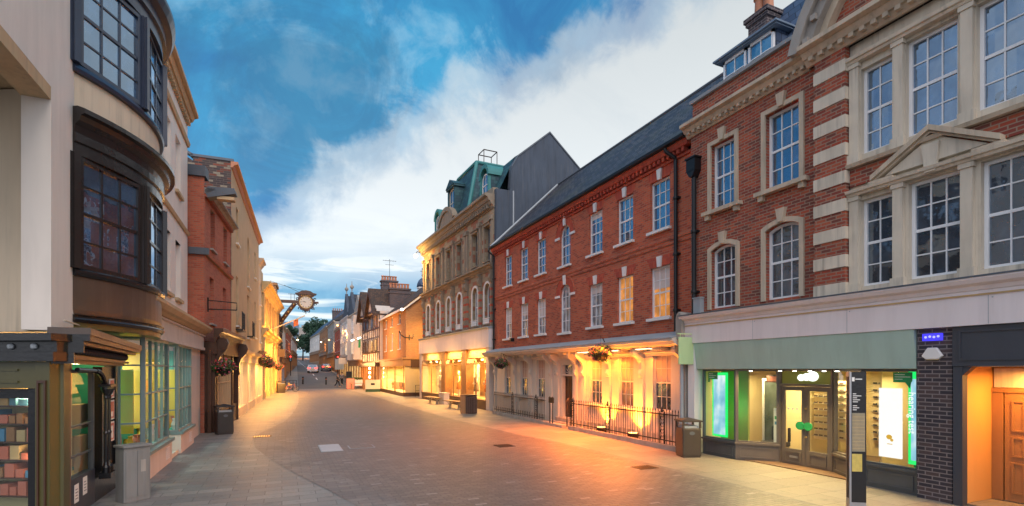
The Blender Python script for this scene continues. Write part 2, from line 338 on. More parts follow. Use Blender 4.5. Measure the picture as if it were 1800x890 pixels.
# ------------------------------------------------------------------ builders
class MB:
    def __init__(s): s.v = []; s.f = []; s.pieces = []
    def add(s, vs, fs):
        o = len(s.v); fo = len(s.f); s.v += [tuple(p) for p in vs]; s.f += [tuple(i+o for i in f) for f in fs]; s.pieces.append((o, len(s.v), fo, len(s.f))); return s
    def box(s, x0, x1, y0, y1, z0, z1):
        if x0 > x1: x0, x1 = x1, x0
        if y0 > y1: y0, y1 = y1, y0
        if z0 > z1: z0, z1 = z1, z0
        return s.add([(x0,y0,z0),(x1,y0,z0),(x1,y1,z0),(x0,y1,z0),(x0,y0,z1),(x1,y0,z1),(x1,y1,z1),(x0,y1,z1)],
              [(0,3,2,1),(4,5,6,7),(0,1,5,4),(1,2,6,5),(2,3,7,6),(3,0,4,7)])
    def prism_y(s, poly, y0, y1):      # polygon in x-z, counter-clockwise seen from -y
        n = len(poly); vs = [(x, y0, z) for x, z in poly]+[(x, y1, z) for x, z in poly]
        return s.add(vs, [tuple(range(n)), tuple(range(2*n-1, n-1, -1))]+[(i, i+n, (i+1) % n+n, (i+1) % n) for i in range(n)])
    def prism_x(s, poly, x0, x1):      # polygon in y-z
        n = len(poly); vs = [(x0, y, z) for y, z in poly]+[(x1, y, z) for y, z in poly]
        return s.add(vs, [tuple(range(n-1, -1, -1)), tuple(range(n, 2*n))]+[(i, (i+1) % n, (i+1) % n+n, i+n) for i in range(n)])
    def prism_z(s, poly, z0, z1):
        n = len(poly); vs = [(x, y, z0) for x, y in poly]+[(x, y, z1) for x, y in poly]
        return s.add(vs, [tuple(range(n-1, -1, -1)), tuple(range(n, 2*n))]+[(i, (i+1) % n, (i+1) % n+n, i+n) for i in range(n)])
    def tube(s, pts, r, n=8, cap=True):
        pts = [Vector(p) for p in pts]; rs = r if isinstance(r, (list, tuple)) else [r]*len(pts); vs = []
        up = Vector((0, 0, 1))
        for i, p in enumerate(pts):
            d = (pts[min(i+1, len(pts)-1)]-pts[max(i-1, 0)]).normalized()
            a = d.cross(up if abs(d.z) < .95 else Vector((1, 0, 0))).normalized(); b = d.cross(a)
            for k in range(n):
                t = 2*math.pi*k/n; vs.append(p+(a*math.cos(t)+b*math.sin(t))*rs[i])
        fs = []
        for i in range(len(pts)-1):
            for k in range(n): fs.append((i*n+k, i*n+(k+1) % n, (i+1)*n+(k+1) % n, (i+1)*n+k))
        if cap: fs += [tuple(range(n-1, -1, -1)), tuple((len(pts)-1)*n+k for k in range(n))]
        return s.add(vs, fs)
    def lathe(s, prof, c=(0, 0, 0), n=16, sx=1, sy=1):
        vs = []; fs = []
        for r, z in prof:
            for k in range(n):
                t = 2*math.pi*k/n; vs.append((c[0]+r*sx*math.cos(t), c[1]+r*sy*math.sin(t), c[2]+z))
        for i in range(len(prof)-1):
            for k in range(n): fs.append((i*n+k, i*n+(k+1) % n, (i+1)*n+(k+1) % n, (i+1)*n+k))
        fs += [tuple(range(n-1, -1, -1)), tuple((len(prof)-1)*n+k for k in range(n))]
        return s.add(vs, fs)
    def disc_y(s, c, r, y0, y1, n=24, sx=1):
        return s.prism_y([(c[0]+r*sx*math.cos(2*math.pi*k/n), c[1]+r*math.sin(2*math.pi*k/n)) for k in range(n)], y0, y1)
    def sweep(s, path, prof, closed_ends=True):
        # path: list of (x,y) with outward normals found from the path; prof: list of (out, z)
        P = [Vector((p[0], p[1], 0)) for p in path]; n = len(prof); vs = []; fs = []
        for i, p in enumerate(P):
            d = (P[min(i+1, len(P)-1)]-P[max(i-1, 0)]).normalized(); o = Vector((d.y, -d.x, 0))
            for a, z in prof: q = p+o*a; vs.append((q.x, q.y, z))
        for i in range(len(P)-1):
            for k in range(n): fs.append((i*n+k, (i+1)*n+k, (i+1)*n+(k+1) % n, i*n+(k+1) % n))
        if closed_ends: fs += [tuple(range(n)), tuple((len(P)-1)*n+k for k in range(n-1, -1, -1))]
        return s.add(vs, fs)
    def each(s, name, mat, parent=None, smooth=False):
        """one object per separate piece: pieces whose boxes touch stay together"""
        P = s.pieces; n = len(P); bb = []
        for (v0, v1, f0, f1) in P:
            q = s.v[v0:v1]; bb.append([min(p[i] for p in q)-.004 for i in range(3)]+[max(p[i] for p in q)+.004 for i in range(3)])
        g = list(range(n))
        def root(i):
            while g[i] != i: i = g[i]
            return i
        for i in range(n):
            for j in range(i):
                if all(bb[i][k] <= bb[j][k+3] and bb[j][k] <= bb[i][k+3] for k in range(3)): g[root(i)] = root(j)
        out = []
        for r_ in sorted(set(root(i) for i in range(n))):
            m = MB()
            for i in range(n):
                if root(i) == r_:
                    v0, v1, f0, f1 = P[i]; m.add(s.v[v0:v1], [tuple(a-v0 for a in f) for f in s.f[f0:f1]])
            out.append(m.build(name, mat, parent, smooth))
        return out
    def mesh(s, name, mat, smooth=False):
        m = bpy.data.meshes.new(name); m.from_pydata(s.v, [], s.f); m.update()
        m.materials.append(M[mat] if isinstance(mat, str) else mat)
        if smooth: m.polygons.foreach_set('use_smooth', [True]*len(m.polygons))
        return m
    def build(s, name, mat, parent=None, smooth=False, loc=(0, 0, 0), rotz=0, bevel=0):
        o = bpy.data.objects.new(name, s.mesh(name, mat, smooth)); C.objects.link(o); o.parent = parent
        o.location = loc; o.rotation_euler = (0, 0, rotz)
        if bevel:
            b = o.modifiers.new('bevel', 'BEVEL'); b.width = bevel; b.segments = 2; b.limit_method = 'ANGLE'
        return o
def tag(o, label, cat, group=None):
    o['label'] = label; o['category'] = cat
    if group: o['group'] = group
    return o
def thing(name, label, cat, loc=(0, 0, 0), rotz=0, group=None):
    o = bpy.data.objects.new(name, None); C.objects.link(o); o.location = loc; o.rotation_euler = (0, 0, rotz); o.empty_display_size = .3
    return tag(o, label, cat, group)
def struct(o, kind='structure'): o['kind'] = kind; return o
def facade(name, label, p0, p1, cat='building', z=0, group=None):
    t = thing(name, label, cat, (p0[0], p0[1], z), math.atan2(p1[1]-p0[1], p1[0]-p0[0]), group)
    t2 = math.dist(p0, p1); return t, t2
def copy_tree(o, parent=None):
    c = o.copy(); C.objects.link(c); c.parent = parent
    for ch in list(o.children): copy_tree(ch, c)
    return c
def light(kind, loc, energy, col=(1, .7, .4), size=.3, rot=None, parent=None, spot=None, name='lamp_light', sy=None):
    d = bpy.data.lights.new(name, kind); d.energy = energy; d.color = col
    if kind == 'AREA':
        d.size = size
        if sy: d.shape = 'RECTANGLE'; d.size_y = sy
    else: d.shadow_soft_size = size
    if spot: d.spot_size = R(spot); d.spot_blend = .7
    o = bpy.data.objects.new(name, d); C.objects.link(o); o.location = loc; o.parent = parent
    if rot: o.rotation_euler = rot
    return o
def wash(t, x, y, z, e, col, w_=1.2, h_=.3, tilt=0):
    """a floodlight facing the wall of facade t, tilt up in degrees"""
    l_, r_ = at(t, x, y, z); return light('AREA', l_, e, col, w_, rot=(R(90+tilt), 0, r_), sy=h_)
def at(t, x, y, z, rz=0):
    c, s_ = math.cos(t.rotation_euler.z), math.sin(t.rotation_euler.z)
    return (t.location.x+x*c-y*s_, t.location.y+x*s_+y*c, t.location.z+z), t.rotation_euler.z+rz
def arcz(x, w, a):
    if a <= 0: return 0
    r = (w*w/4+a*a)/(2*a); return math.sqrt(max(0, r*r-x*x))-(r-a)
def outline(w, h, a, g=0.0, zb=0.0, n=10):
    W = w/2+g; H = h+g; A = a*(W/(w/2)) if a else 0
    pts = [(-W, zb), (W, zb)]
    if a:
        for i in range(n+1):
            x = W-2*W*i/n; pts.append((x, H-A+arcz(x, 2*W, A)))
    else: pts += [(W, H), (-W, H)]
    return pts
def ring(mb, o, i, y0, y1, cx=0, cz=0, skip_bottom=False):
    n = len(o); vs = []
    for P, y in ((o, y0), (i, y0), (o, y1), (i, y1)): vs += [(x+cx, y, z+cz) for x, z in P]
    fs = []
    for k in range(n):
        j = (k+1) % n
        if skip_bottom and k == 0: continue
        fs += [(k, j, n+j, n+k), (k, 2*n+k, 2*n+j, j), (n+k, n+j, 3*n+j, 3*n+k)]
    mb.add(vs, fs)
CACHE = {}
def cached(key, fn):
    if key not in CACHE: CACHE[key] = fn()
    return CACHE[key]
def link(name, me, parent, loc=(0, 0, 0), rotz=0):
    o = bpy.data.objects.new(name, me); C.objects.link(o); o.parent = parent; o.location = loc; o.rotation_euler = (0, 0, rotz); return o
def window(b, x, z, w, h, cols=3, rows=4, a=0.0, d=.10, glass='glass_dark', frame='paint_sash', sill=None, sw=.12, sill_t=.07, key=None, y=0, rotz=0, fw=.055, meet=True, panes=True, bar=.026, name='window'):
    def mk():
        m = MB(); ring(m, outline(w, h, a), outline(w, h, a, -fw, fw), d, d+.09)
        top = lambda xx: h-a+arcz(xx, w, a)-fw*.8 if a else h-fw*.8
        for i in range(1, cols):
            xx = -w/2+fw+(w-2*fw)*i/cols; m.box(xx-bar/2, xx+bar/2, d+.025, d+.055, fw, top(xx))
        for j in range(1, rows):
            zz = h*j/rows; hw = w/2-fw*.8
            if a and zz > h-a:
                while hw > .05 and zz > h-a+arcz(hw, w, a)-.02: hw -= .02
            t = .028 if (meet and j == rows//2) else bar/2
            m.box(-hw, hw, d+.02 if t > .02 else d+.027, d+.062 if t > .02 else d+.053, zz-t, zz+t)
        return m.mesh(name, frame)
    o = link(name, cached(('w', w, h, cols, rows, a, d, frame, fw, bar, meet), mk), b, (x, y, z), rotz)
    def mp():
        m = MB(); p = outline(w, h, a, -fw*.5, fw*.5); n = len(p)
        m.add([(xx, d+.045, zz) for xx, zz in p], [tuple(range(n))]); return m.mesh('pane', glass)
    link('pane', cached(('p', w, h, a, d, glass, fw), mp), o)
    if sill:
        def ms():
            m = MB(); m.box(-w/2-sw*.7, w/2+sw*.7, -sw, d+.02, -sill_t, -.002); return m.mesh('sill', sill)
        link('sill', cached(('s', w, sw, d, sill, sill_t), ms), o)
    if key:
        def mk2():
            m = MB(); k0, k1, hh, pr = .075, .115, .34, .06
            zt = h-.01; m.prism_y([(-k0, zt), (k0, zt), (k1, zt+hh), (-k1, zt+hh)], -pr, .02); return m.mesh('keystone', key)
        link('keystone', cached(('k', w, h, key), mk2), o)
    return o
def wall(b, x0, x1, z0, z1, ops, mat, name='wall', y=0, rev=.22, thick=.35, top=True):
    """front skin with real openings (x, z, w, h, arch) and their reveals, closed behind"""
    m = MB(); xs = {x0, x1}; zs = {z0, z1}
    rects = []
    for (x, z, w, h, a) in ops:
        rects.append((x-w/2, x+w/2, z, z+h)); xs |= {x-w/2, x+w/2}; zs |= {z, z+h}
    xs = sorted(xs); zs = sorted(zs)
    xs = [v for v in xs if x0-1e-6 <= v <= x1+1e-6]; zs = [v for v in zs if z0-1e-6 <= v <= z1+1e-6]
    for j in range(len(zs)-1):
        run = None
        for i in range(len(xs)):
            solid = False
            if i < len(xs)-1:
                cx, cz = (xs[i]+xs[i+1])/2, (zs[j]+zs[j+1])/2
                solid = not any(r[0] < cx < r[1] and r[2] < cz < r[3] for r in rects)
            if solid and run is None: run = xs[i]
            if not solid and run is not None:
                m.add([(run, y, zs[j]), (xs[i], y, zs[j]), (xs[i], y, zs[j+1]), (run, y, zs[j+1])], [(0, 1, 2, 3)]); run = None
    for (x, z, w, h, a) in ops:
        p = outline(w, h, a); n = len(p)
        vs = [(x+q[0], y, z+q[1]) for q in p]+[(x+q[0], y+rev, z+q[1]) for q in p]
        m.add(vs, [(k, (k+1) % n, (k+1) % n+n, k+n) for k in range(n)])
        if a:
            arc = p[2:]; top_ = z+h
            for k in range(len(arc)-1):
                (xa, za), (xb, zb) = arc[k], arc[k+1]
                m.add([(x+xa, y, z+za), (x+xa, y, top_), (x+xb, y, top_), (x+xb, y, z+zb)], [(0, 1, 2, 3)])
    e = y+thick
    m.add([(x0, y, z0), (x0, e, z0), (x0, e, z1), (x0, y, z1), (x1, y, z0), (x1, e, z0), (x1, e, z1), (x1, y, z1)],
          [(0, 3, 2, 1), (4, 5, 6, 7), (1, 2, 6, 5), (3, 7, 6, 2), (0, 1, 5, 4)])
    return m.build(name, mat, b)
def surround(b, x, z, w, h, a, t, mat, y0=-.05, y1=.03, name='surround', bottom=False):
    m = MB(); ring(m, outline(w, h, a, t, 0 if not bottom else -t), outline(w, h, a, .001, 0), y0, y1, x, z, skip_bottom=not bottom)
    return m.build(name, mat, b)
def moulding(b, x0, x1, prof, mat, name='cornice', ends=True):
    """profile of (y, z) swept along x"""
    m = MB(); m.prism_x(prof, x0, x1); return m.build(name, mat, b)
def corn(y, z0, z1, pr, steps=3):
    """stepped cornice profile growing outwards with height"""
    p = [(y+.02, z0)]
    for i in range(steps):
        f0 = (i+.35)/steps; f1 = (i+1)/steps
        zA = z0+(z1-z0)*i/steps; zB = z0+(z1-z0)*(i+1)/steps
        p += [(y-pr*f0, zA+.003*(i > 0)), (y-pr*(f0*.4+f1*.6), zB-.4*(zB-zA)), (y-pr*f1, zB)] if i < steps-1 else [(y-pr*f0, zA+.003), (y-pr*f1, zA+.003+.25*(zB-zA)), (y-pr*f1, zB)]
    p += [(y+.02, z1)]
    return p
def dentils(b, x0, x1, z0, z1, y0, y1, step, wd, mat, name='dentils'):
    n = int((x1-x0-wd)/step)+1; zt = z1-.006; m = MB(); vs = []; fs = []      # one comb: blocks joined by a thin strip
    for i in range(n):
        x = x0+i*step
        for xx in (x, x+wd): vs += [(xx, y0, z0), (xx, y0, zt), (xx, y0, z1), (xx, y1, z0), (xx, y1, zt), (xx, y1, z1)]
    for i in range(2*n-1):
        a = i*6; b_ = a+6
        fs += [(a+1, b_+1, b_+2, a+2), (a+4, a+5, b_+5, b_+4), (a+2, b_+2, b_+5, a+5)]
        if i % 2 == 0: fs += [(a, b_, b_+1, a+1), (a+3, a+4, b_+4, b_+3), (a, a+3, b_+3, b_), (a, a+1, a+4, a+3), (b_, b_+3, b_+4, b_+1)]
        else: fs += [(a+1, a+4, b_+4, b_+1)]
    m.add(vs, fs); return m.build(name, mat, b)
def quad_panel(m, x0, x1, z0, z1, y, t=.03, b=.05):
    """raised frame moulding of a panel"""
    m.box(x0, x1, y-t, y, z0, z0+b); m.box(x0, x1, y-t, y, z1-b, z1); m.box(x0, x0+b, y-t, y, z0+b, z1-b); m.box(x1-b, x1, y-t, y, z0+b, z1-b)
# ================================================================== ground
def gz(Y):
    if Y < 70: return 0.0
    if Y < 100: return (Y-70)*.06
    return 1.8+(Y-100)*.04 if Y < 300 else 9.8
def sheet(name, mat, rows, lift):
    """rows: list of (Y, x0, x1)"""
    vs = []; fs = []
    for Y, a, b in rows: vs += [(a, Y, gz(Y)+lift), (b, Y, gz(Y)+lift)]
    for i in range(len(rows)-1): fs.append((2*i, 2*i+1, 2*i+3, 2*i+2))
    m = MB().add(vs, fs); return struct(m.build(name, mat))
ys = [-1500, -200, -30, 0, 15, 30, 50, 65, 69.9, 70.1, 75, 80, 85, 90, 95, 100, 110, 130, 160, 200, 250, 300, 400, 3000]
sheet('ground', 'asphalt', [(y, -2500, 2500) for y in ys], -.02)
sheet('pavement', 'paving', [(y, -12, 25) for y in [-25, 0, 20, 40, 60, 69.9]], 0)
# setts in the carriageway: outline measured on the ground
left = [(-20, 3.6), (6.5, 2.55), (9.1, 1.88), (10.6, 1.51), (12.75, .91), (15.1, .35), (17.6, -.14), (20.2, -.3), (21.6, -.12), (23.1, .2), (26, .75), (32, 1.3), (40, 1.7), (50, 2.0), (66, 2.3)]
right = [(-20, 8.5), (6.1, 8.5), (7.6, 8.5), (10.3, 8.42), (14.2, 8.25), (17.1, 7.8), (23, 7.4), (30, 7.3), (40, 7.3), (66, 7.2)]
def interp(tab, Y):
    for (a, b), (c, d) in zip(tab, tab[1:]):
        if a <= Y <= c: return b+(d-b)*(Y-a)/(c-a)
    return tab[-1][1] if Y > tab[-1][0] else tab[0][1]
YY = sorted(set([-20, 0, 4]+[6+.6*i for i in range(34)]+[26, 30, 35, 40, 50, 60, 66]))
sheet('road_setts', 'setts', [(y, interp(left, y), interp(right, y)) for y in YY], .004)
sheet('gutter_channel', 'kerb_stone', [(y, interp(left, y)-.62, interp(left, y)-.02) for y in YY], .005)
sheet('kerb_strip', 'kerb_stone', [(y, interp(left, y)-.02, interp(left, y)+.13) for y in YY], .008)
sheet('shop_pavement', 'paving_warm', [(y, interp(right, y)+.16, 12.2) for y in YY], .006)
sheet('kerb_line', 'kerb_stone', [(y, interp(right, y)-.02, interp(right, y)+.16) for y in YY], .009)
sheet('road', 'asphalt', [(y, 1.9+(y-68)*.022, 8.6) for y in [68, 69.9, 70.1, 75, 80, 85, 90, 95, 100, 110, 130, 160, 200, 250]], .012)
sheet('road_edge', 'cover_pale', [(y, 1.7, 8.6) for y in [67.7, 68]], .011)
sheet('far_pavement', 'paving', [(y, -3+(y-68)*.03, 1.85+(y-68)*.022) for y in [68, 69.9, 70.1, 75, 80, 85, 90, 95, 100, 110, 130, 160, 200, 250]], .07)
sheet('far_walkway', 'paving', [(y, 8.65, 14) for y in [68, 69.9, 70.1, 75, 80, 85, 90, 95, 100, 110, 130, 160, 200, 250]], .07)
m = MB()
for y in range(84, 200, 9): m.add([(4.9, y, gz(y)+.016), (5.05, y, gz(y)+.016), (5.05, y+4, gz(y+4)+.016), (4.9, y+4, gz(y+4)+.016)], [(0, 1, 2, 3)])
struct(m.build('road_markings', 'paint_white'))
def cover(name, x, y, a, b, mat, label, rot=0, grid=False, rim='iron_rust'):
    t = thing(name, label, 'manhole cover', (x, y, .006), rot)
    m = MB(); m.box(-a/2, a/2, -b/2, b/2, 0, .006); m.build('frame', rim, t)
    m = MB()
    if grid:
        n = 7
        for i in range(n): m.box(-a/2+.03+(a-.06)*i/n, -a/2+.03+(a-.06)*(i+.55)/n, -b/2+.03, b/2-.03, .007, .013)
    else: m.box(-a/2+.03, a/2-.03, -b/2+.03, b/2-.03, .007, .012)
    m.build('plate', mat, t)
cover('utility_cover', 1.35, 16.55, .62, 1.5, 'cover_pale', 'pale square utility cover set in the dark setts', 0, False, 'lead_pale')
cover('utility_cover', 2.25, 16.45, .75, .7, 'setts', 'sett-filled cover with a pale rim beside the pale utility cover', 0, False, 'lead_pale')
cover('drain_grate', 6.38, 14.8, .55, .55, 'iron_rust', 'dark drain grate in the middle of the road setts', 0, True)
cover('drain_grate', 8.1, 10.1, .55, .4, 'iron_rust', 'rusty drain grate by the kerb in front of the optician', 0, True)
cover('drain_grate', -.64, 20.4, .6, .42, 'gilt', 'yellowish drain grate at the bend of the gutter on the left', 0, True)

# ================================================================== F: modern brick building with the optician shop
F, LF = facade('brick_shop_building', 'red brick and stone building with white sash windows above the green optician fascia', (11, 11.6), (11, 1.2))
ops = []
FW = [(1.22, 4.1, .86, 1.72, .12), (3.02, 4.12, .92, 1.82, .12), (1.2, 6.86, .82, 1.8, 0), (3.02, 6.86, .92, 1.86, 0)]
for x, z, ww, h, a in FW: ops.append((x, z, ww, h, a))
wall(F, 0, 3.93, 3.97, 9.25, ops, 'brick_mixed')
for i, (x, z, ww, h, a) in enumerate(FW):
    window(F, x, z, ww, h, 3, 4, a, d=.12, glass='glass_mirror' if z > 6 else 'glass_dark', fw=.06, bar=.024)
    surround(F, x, z-.02, ww, h+.02, a, .115, 'stone', -.05)
    m = MB(); k0 = .07; zt = z+h+.02
    m.prism_y([(x-k0, zt), (x+k0, zt), (x+k0+.05, zt+.32), (x-k0-.05, zt+.32)], -.10, .02); m.build('keystone', 'stone', F)
    if z > 6:
        m = MB(); m.box(x-ww/2-.24, x+ww/2+.24, -.16, .02, z-.13, z-.03); m.box(x-ww/2-.16, x-ww/2-.02, -.11, .02, z-.26, z-.131); m.box(x+ww/2+.02, x+ww/2+.16, -.11, .02, z-.26, z-.131); m.build('window_sill', 'stone', F)
# banded brick and stone pilasters
def banded(x0, x1, name='banded_pilaster'):
    z = 3.99; k = 0; ms, mb = MB(), MB()
    while z < 9.2:
        h = .26 if k % 2 == 0 else .33
        (ms if k % 2 == 0 else mb).box(x0-(.02 if k % 2 == 0 else 0), x1+(.02 if k % 2 == 0 else 0), -.16-(.02 if k % 2 == 0 else 0), -.001, z, min(z+h, 9.24)-.001); z += h; k += 1
    mb.each(name, 'brick_mixed', F); ms.each('stone_band', 'stone_light', F)
banded(3.95, 4.62)
banded(8.35, 9.0)
# stone window bay between the pilasters
BAY = [(5.14, 4.13, .60, 1.80), (6.16, 4.13, .86, 1.86), (7.2, 4.13, .70, 1.86), (5.14, 6.88, .60, 1.78), (6.1, 6.88, .84, 1.86), (7.12, 6.88, .66, 1.86)]
wall(F, 4.62, 8.35, 3.97, 9.25, [(x, z, ww, h, 0) for x, z, ww, h in BAY], 'stone_light', name='stone_bay', y=.02)
for x, z, ww, h in BAY:
    window(F, x, z, ww, h, 3 if ww > .8 else 2, 4, 0, d=.13, glass='glass_mirror' if z > 6 else 'glass_dark', fw=.06, bar=.024)
m = MB(); m.box(4.64, 8.34, -.03, .018, 6.25, 6.62); m.build('brick_band', 'brick_mixed', F)
for (za, zb, zc) in ((3.99, 6.02, 6.12), (6.72, 8.80, 8.90)):
    m = MB()
    for x in (4.74, 5.58, 6.68, 7.62, 8.22):
        m.box(x-.09, x+.09, -.07, .018, za+.20, zb-.09); m.box(x-.115, x+.115, -.095, .018, zb-.088, zb); m.box(x-.12, x+.12, -.10, .018, za, za+.198)
    m.each('pilaster', 'stone_light', F)
    moulding(F, 4.63, 8.34, [(.018, zb+.002), (-.11, zb+.002), (-.13, zb+.05), (-.17, zb+.06), (-.19, zc+.02), (.018, zc+.02)], 'stone_light', 'entablature')
moulding(F, 4.62, 8.36, [(.018, 6.63), (-.13, 6.63), (-.16, 6.70), (.018, 6.715)], 'stone', 'sill_course')
m = MB()   # broken triangular pediment over the lower windows
zc = 6.14
m.prism_y([(5.35, zc+.10), (7.0, zc+.10), (6.17, zc+.58)], -.08, .015); m.build('pediment_field', 'stone_light', F)
m = MB()
for (xa, za, xb, zb) in ((5.15, zc+.06, 6.17, zc+.66), (6.17, zc+.66, 7.2, zc+.06)):
    m.prism_y([(xa, za), (xb, zb), (xb, zb+.10), (xa, za+.10)], -.21, -.001)
    m.prism_y([(xa, za-.05), (xb, zb-.05), (xb, zb-.002), (xa, za-.002)], -.15, -.001)
m.box(5.1, 5.55, -.19, -.001, zc, zc+.05); m.box(6.8, 7.25, -.19, -.001, zc, zc+.05)
m.build('pediment', 'stone', F)
m = MB(); m.prism_y([(6.08, zc-.1), (6.26, zc-.1), (6.31, zc+.42), (6.03, zc+.42)], -.15, -.081); m.build('keystone', 'stone_light', F)
# main cornice with modillions and the parapet
moulding(F, -.12, 3.75, corn(0, 9.22, 9.56, .34), 'stone', 'cornice')
moulding(F, 3.76, 9.2, corn(-.12, 9.22, 9.60, .38), 'stone', 'cornice')
dentils(F, 0, 3.7, 9.27, 9.345, -.17, -.05, .2, .085, 'stone', 'modillion_moulding')
dentils(F, 3.9, 9.1, 9.27, 9.355, -.31, -.16, .22, .1, 'stone', 'modillion_moulding')
wall(F, 0, 9.3, 9.57, 10.2, [], 'brick_dark' if 0 else 'brick_mixed', 'parapet', y=.06)
m = MB()
m.box(0, 3.7, .035, .058, 9.58, 9.82); m.build('soldier_course', 'brick_patchy', F)
moulding(F, -.03, 3.9, [(.45, 10.202), (-.03, 10.202), (-.05, 10.28), (.45, 10.29)], 'lead_pale', 'coping')
# great segmental pediment over the right hand bay
def seg(m, cx, cz, r0, r1, t0, t1, y0, y1, n=20):
    o = [(cx+r1*math.cos(t), cz+r1*math.sin(t)) for t in [t0+(t1-t0)*k/n for k in range(n+1)]]
    i = [(cx+r0*math.cos(t), cz+r0*math.sin(t)) for t in [t0+(t1-t0)*k/n for k in range(n+1)]]
    for k in range(n): m.prism_y([o[k], i[k], i[k+1], o[k+1]], y0, y1)
cx, cz, rr = 6.3, 8.9, 2.85
t0, t1 = math.radians(167), math.radians(13)
for r0, r1, y0, mt, nm in ((2.62, 2.86, -.48, 'stone_grey', 'arched_pediment'), (2.40, 2.618, -.36, 'stone_grey', 'arched_pediment_moulding'), (2.24, 2.398, -.2, 'stone', 'arched_pediment_inner')):
    m = MB(); seg(m, cx, cz, r0, r1, t0, t1, y0, .055); m.build(nm, mt, F)
m = MB()
for k in range(15):
    t = t0+(t1-t0)*(k+.5)/15; x, z = cx+2.5*math.cos(t), cz+2.5*math.sin(t); m.box(x-.06, x+.06, -.45, -.362, z-.06, z+.06)
m.each('pediment_block', 'stone_grey', F)
m = MB(); p = [(cx+2.3*math.cos(t), cz+2.3*math.sin(t)) for t in [t1+(t0-t1)*k/20 for k in range(21)]]
m.prism_y([(p[-1][0], 9.6)]+[(p[0][0], 9.6)]+[q for q in p if q[1] > 9.6], .0, .05); m.build('tympanum', 'brick_mixed', F)
# mansard roof, dormers and chimney
m = MB(); m.add([(.15, .45, 10.1), (9.3, .45, 10.1), (9.3, 1.55, 12.3), (.75, 1.55, 12.3), (.15, 8, 10.1), (.75, 7, 12.3), (9.3, 7, 12.3), (9.3, 8, 10.1)],
      [(0, 1, 2, 3), (0, 3, 5, 4), (3, 2, 6, 5), (4, 5, 6, 7)]); m.build('mansard_roof', 'slate_blue', F)
def dormer_f(x0, x1, name='dormer', n=2):
    z0, z1 = 10.22, 11.12
    m = MB(); m.box(x0, x1, .52, 1.9, z0, z1); o = m.build(name, 'slate_blue', F)
    m = MB(); ww = (x1-x0)/n
    for i in range(n):
        a = x0+ww*i+.04; b_ = x0+ww*(i+1)-.04
        for c in (a, b_-.06): m.box(c, c+.06, .44, .515, z0, z1)
        m.box(a, b_, .44, .515, z1-.08, z1-.001); m.box(a, b_, .43, .515, z0, z0+.07)
        mx_ = (a+b_)/2; m.box(mx_-.012, mx_+.012, .45, .5, z0+.07, z1-.08); m.box(a+.06, b_-.06, .452, .498, (z0+z1)/2-.012, (z0+z1)/2+.012)
        m.box(mx_-.3, mx_-.3, .45, .5, z0, z0)
    fr = m.build('window_frame', 'paint_sash', o)
    m = MB(); m.add([(x0+.05, .475, z0+.05), (x1-.05, .475, z0+.05), (x1-.05, .475, z1-.05), (x0+.05, .475, z1-.05)], [(0, 1, 2, 3)]); m.build('pane', 'glass_mirror', fr)
    m = MB(); m.box(x0-.14, x1+.14, .32, 1.75, z1+.002, z1+.04); m.box(x0-.18, x1+.18, .26, 1.8, z1+.042, z1+.09); m.build('dormer_roof', 'render_blue', o)
dormer_f(.75, 2.45)
dormer_f(4.25, 5.6)
m = MB(); m.box(1.2, 1.8, .95, 1.5, 10.8, 12.0); m.box(1.15, 1.85, .9, 1.55, 12.002, 12.1); m.box(1.11, 1.89, .86, 1.59, 12.102, 12.22)
ch = m.build('chimney', 'brick_dark', F)
m = MB(); m.lathe([(.14, 0), (.12, .5), (.16, .55), (.15, .7)], (1.35, 1.22, 12.222)); m.lathe([(.13, 0), (.11, .5), (.15, .55), (.14, .7)], (1.65, 1.22, 12.222)); m.each('chimney_pot', 'paint_terracotta', ch)
m = MB(); m.box(0, 9.3, .4, 9, 4.3, 9.56); m.box(0, 9.3, 3.9, 9, .0, 4.29); m.build('rear_block', 'brick_dark', F)
# fascia boards
moulding(F, -.12, 9.4, [(.0, 3.16), (-.22, 3.16), (-.22, 3.74), (-.24, 3.76), (-.26, 3.82), (-.34, 3.86), (-.38, 3.93), (-.38, 3.955), (.0, 3.965)], 'fascia_white', 'fascia_cornice')
moulding(F, -.12, 9.4, [(-.221, 3.66), (-.24, 3.66), (-.25, 3.685), (-.221, 3.69)], 'stone_gold', 'fascia_bead')
moulding(F, -.14, 9.42, [(-.30, 3.957), (-.395, 3.957), (-.395, 3.985), (-.1, 3.99)], 'lead', 'lead_flashing')
m = MB(); m.prism_x([(-.20, 3.155), (-.10, 2.42), (.3, 2.42), (.3, 3.155)], .32, 5.93); m.build('shop_fascia', 'fascia_green', F)
m = MB(); m.box(.05, .31, -.17, .3, 0, 3.155); m.build('shop_pier', 'paint_white', F)
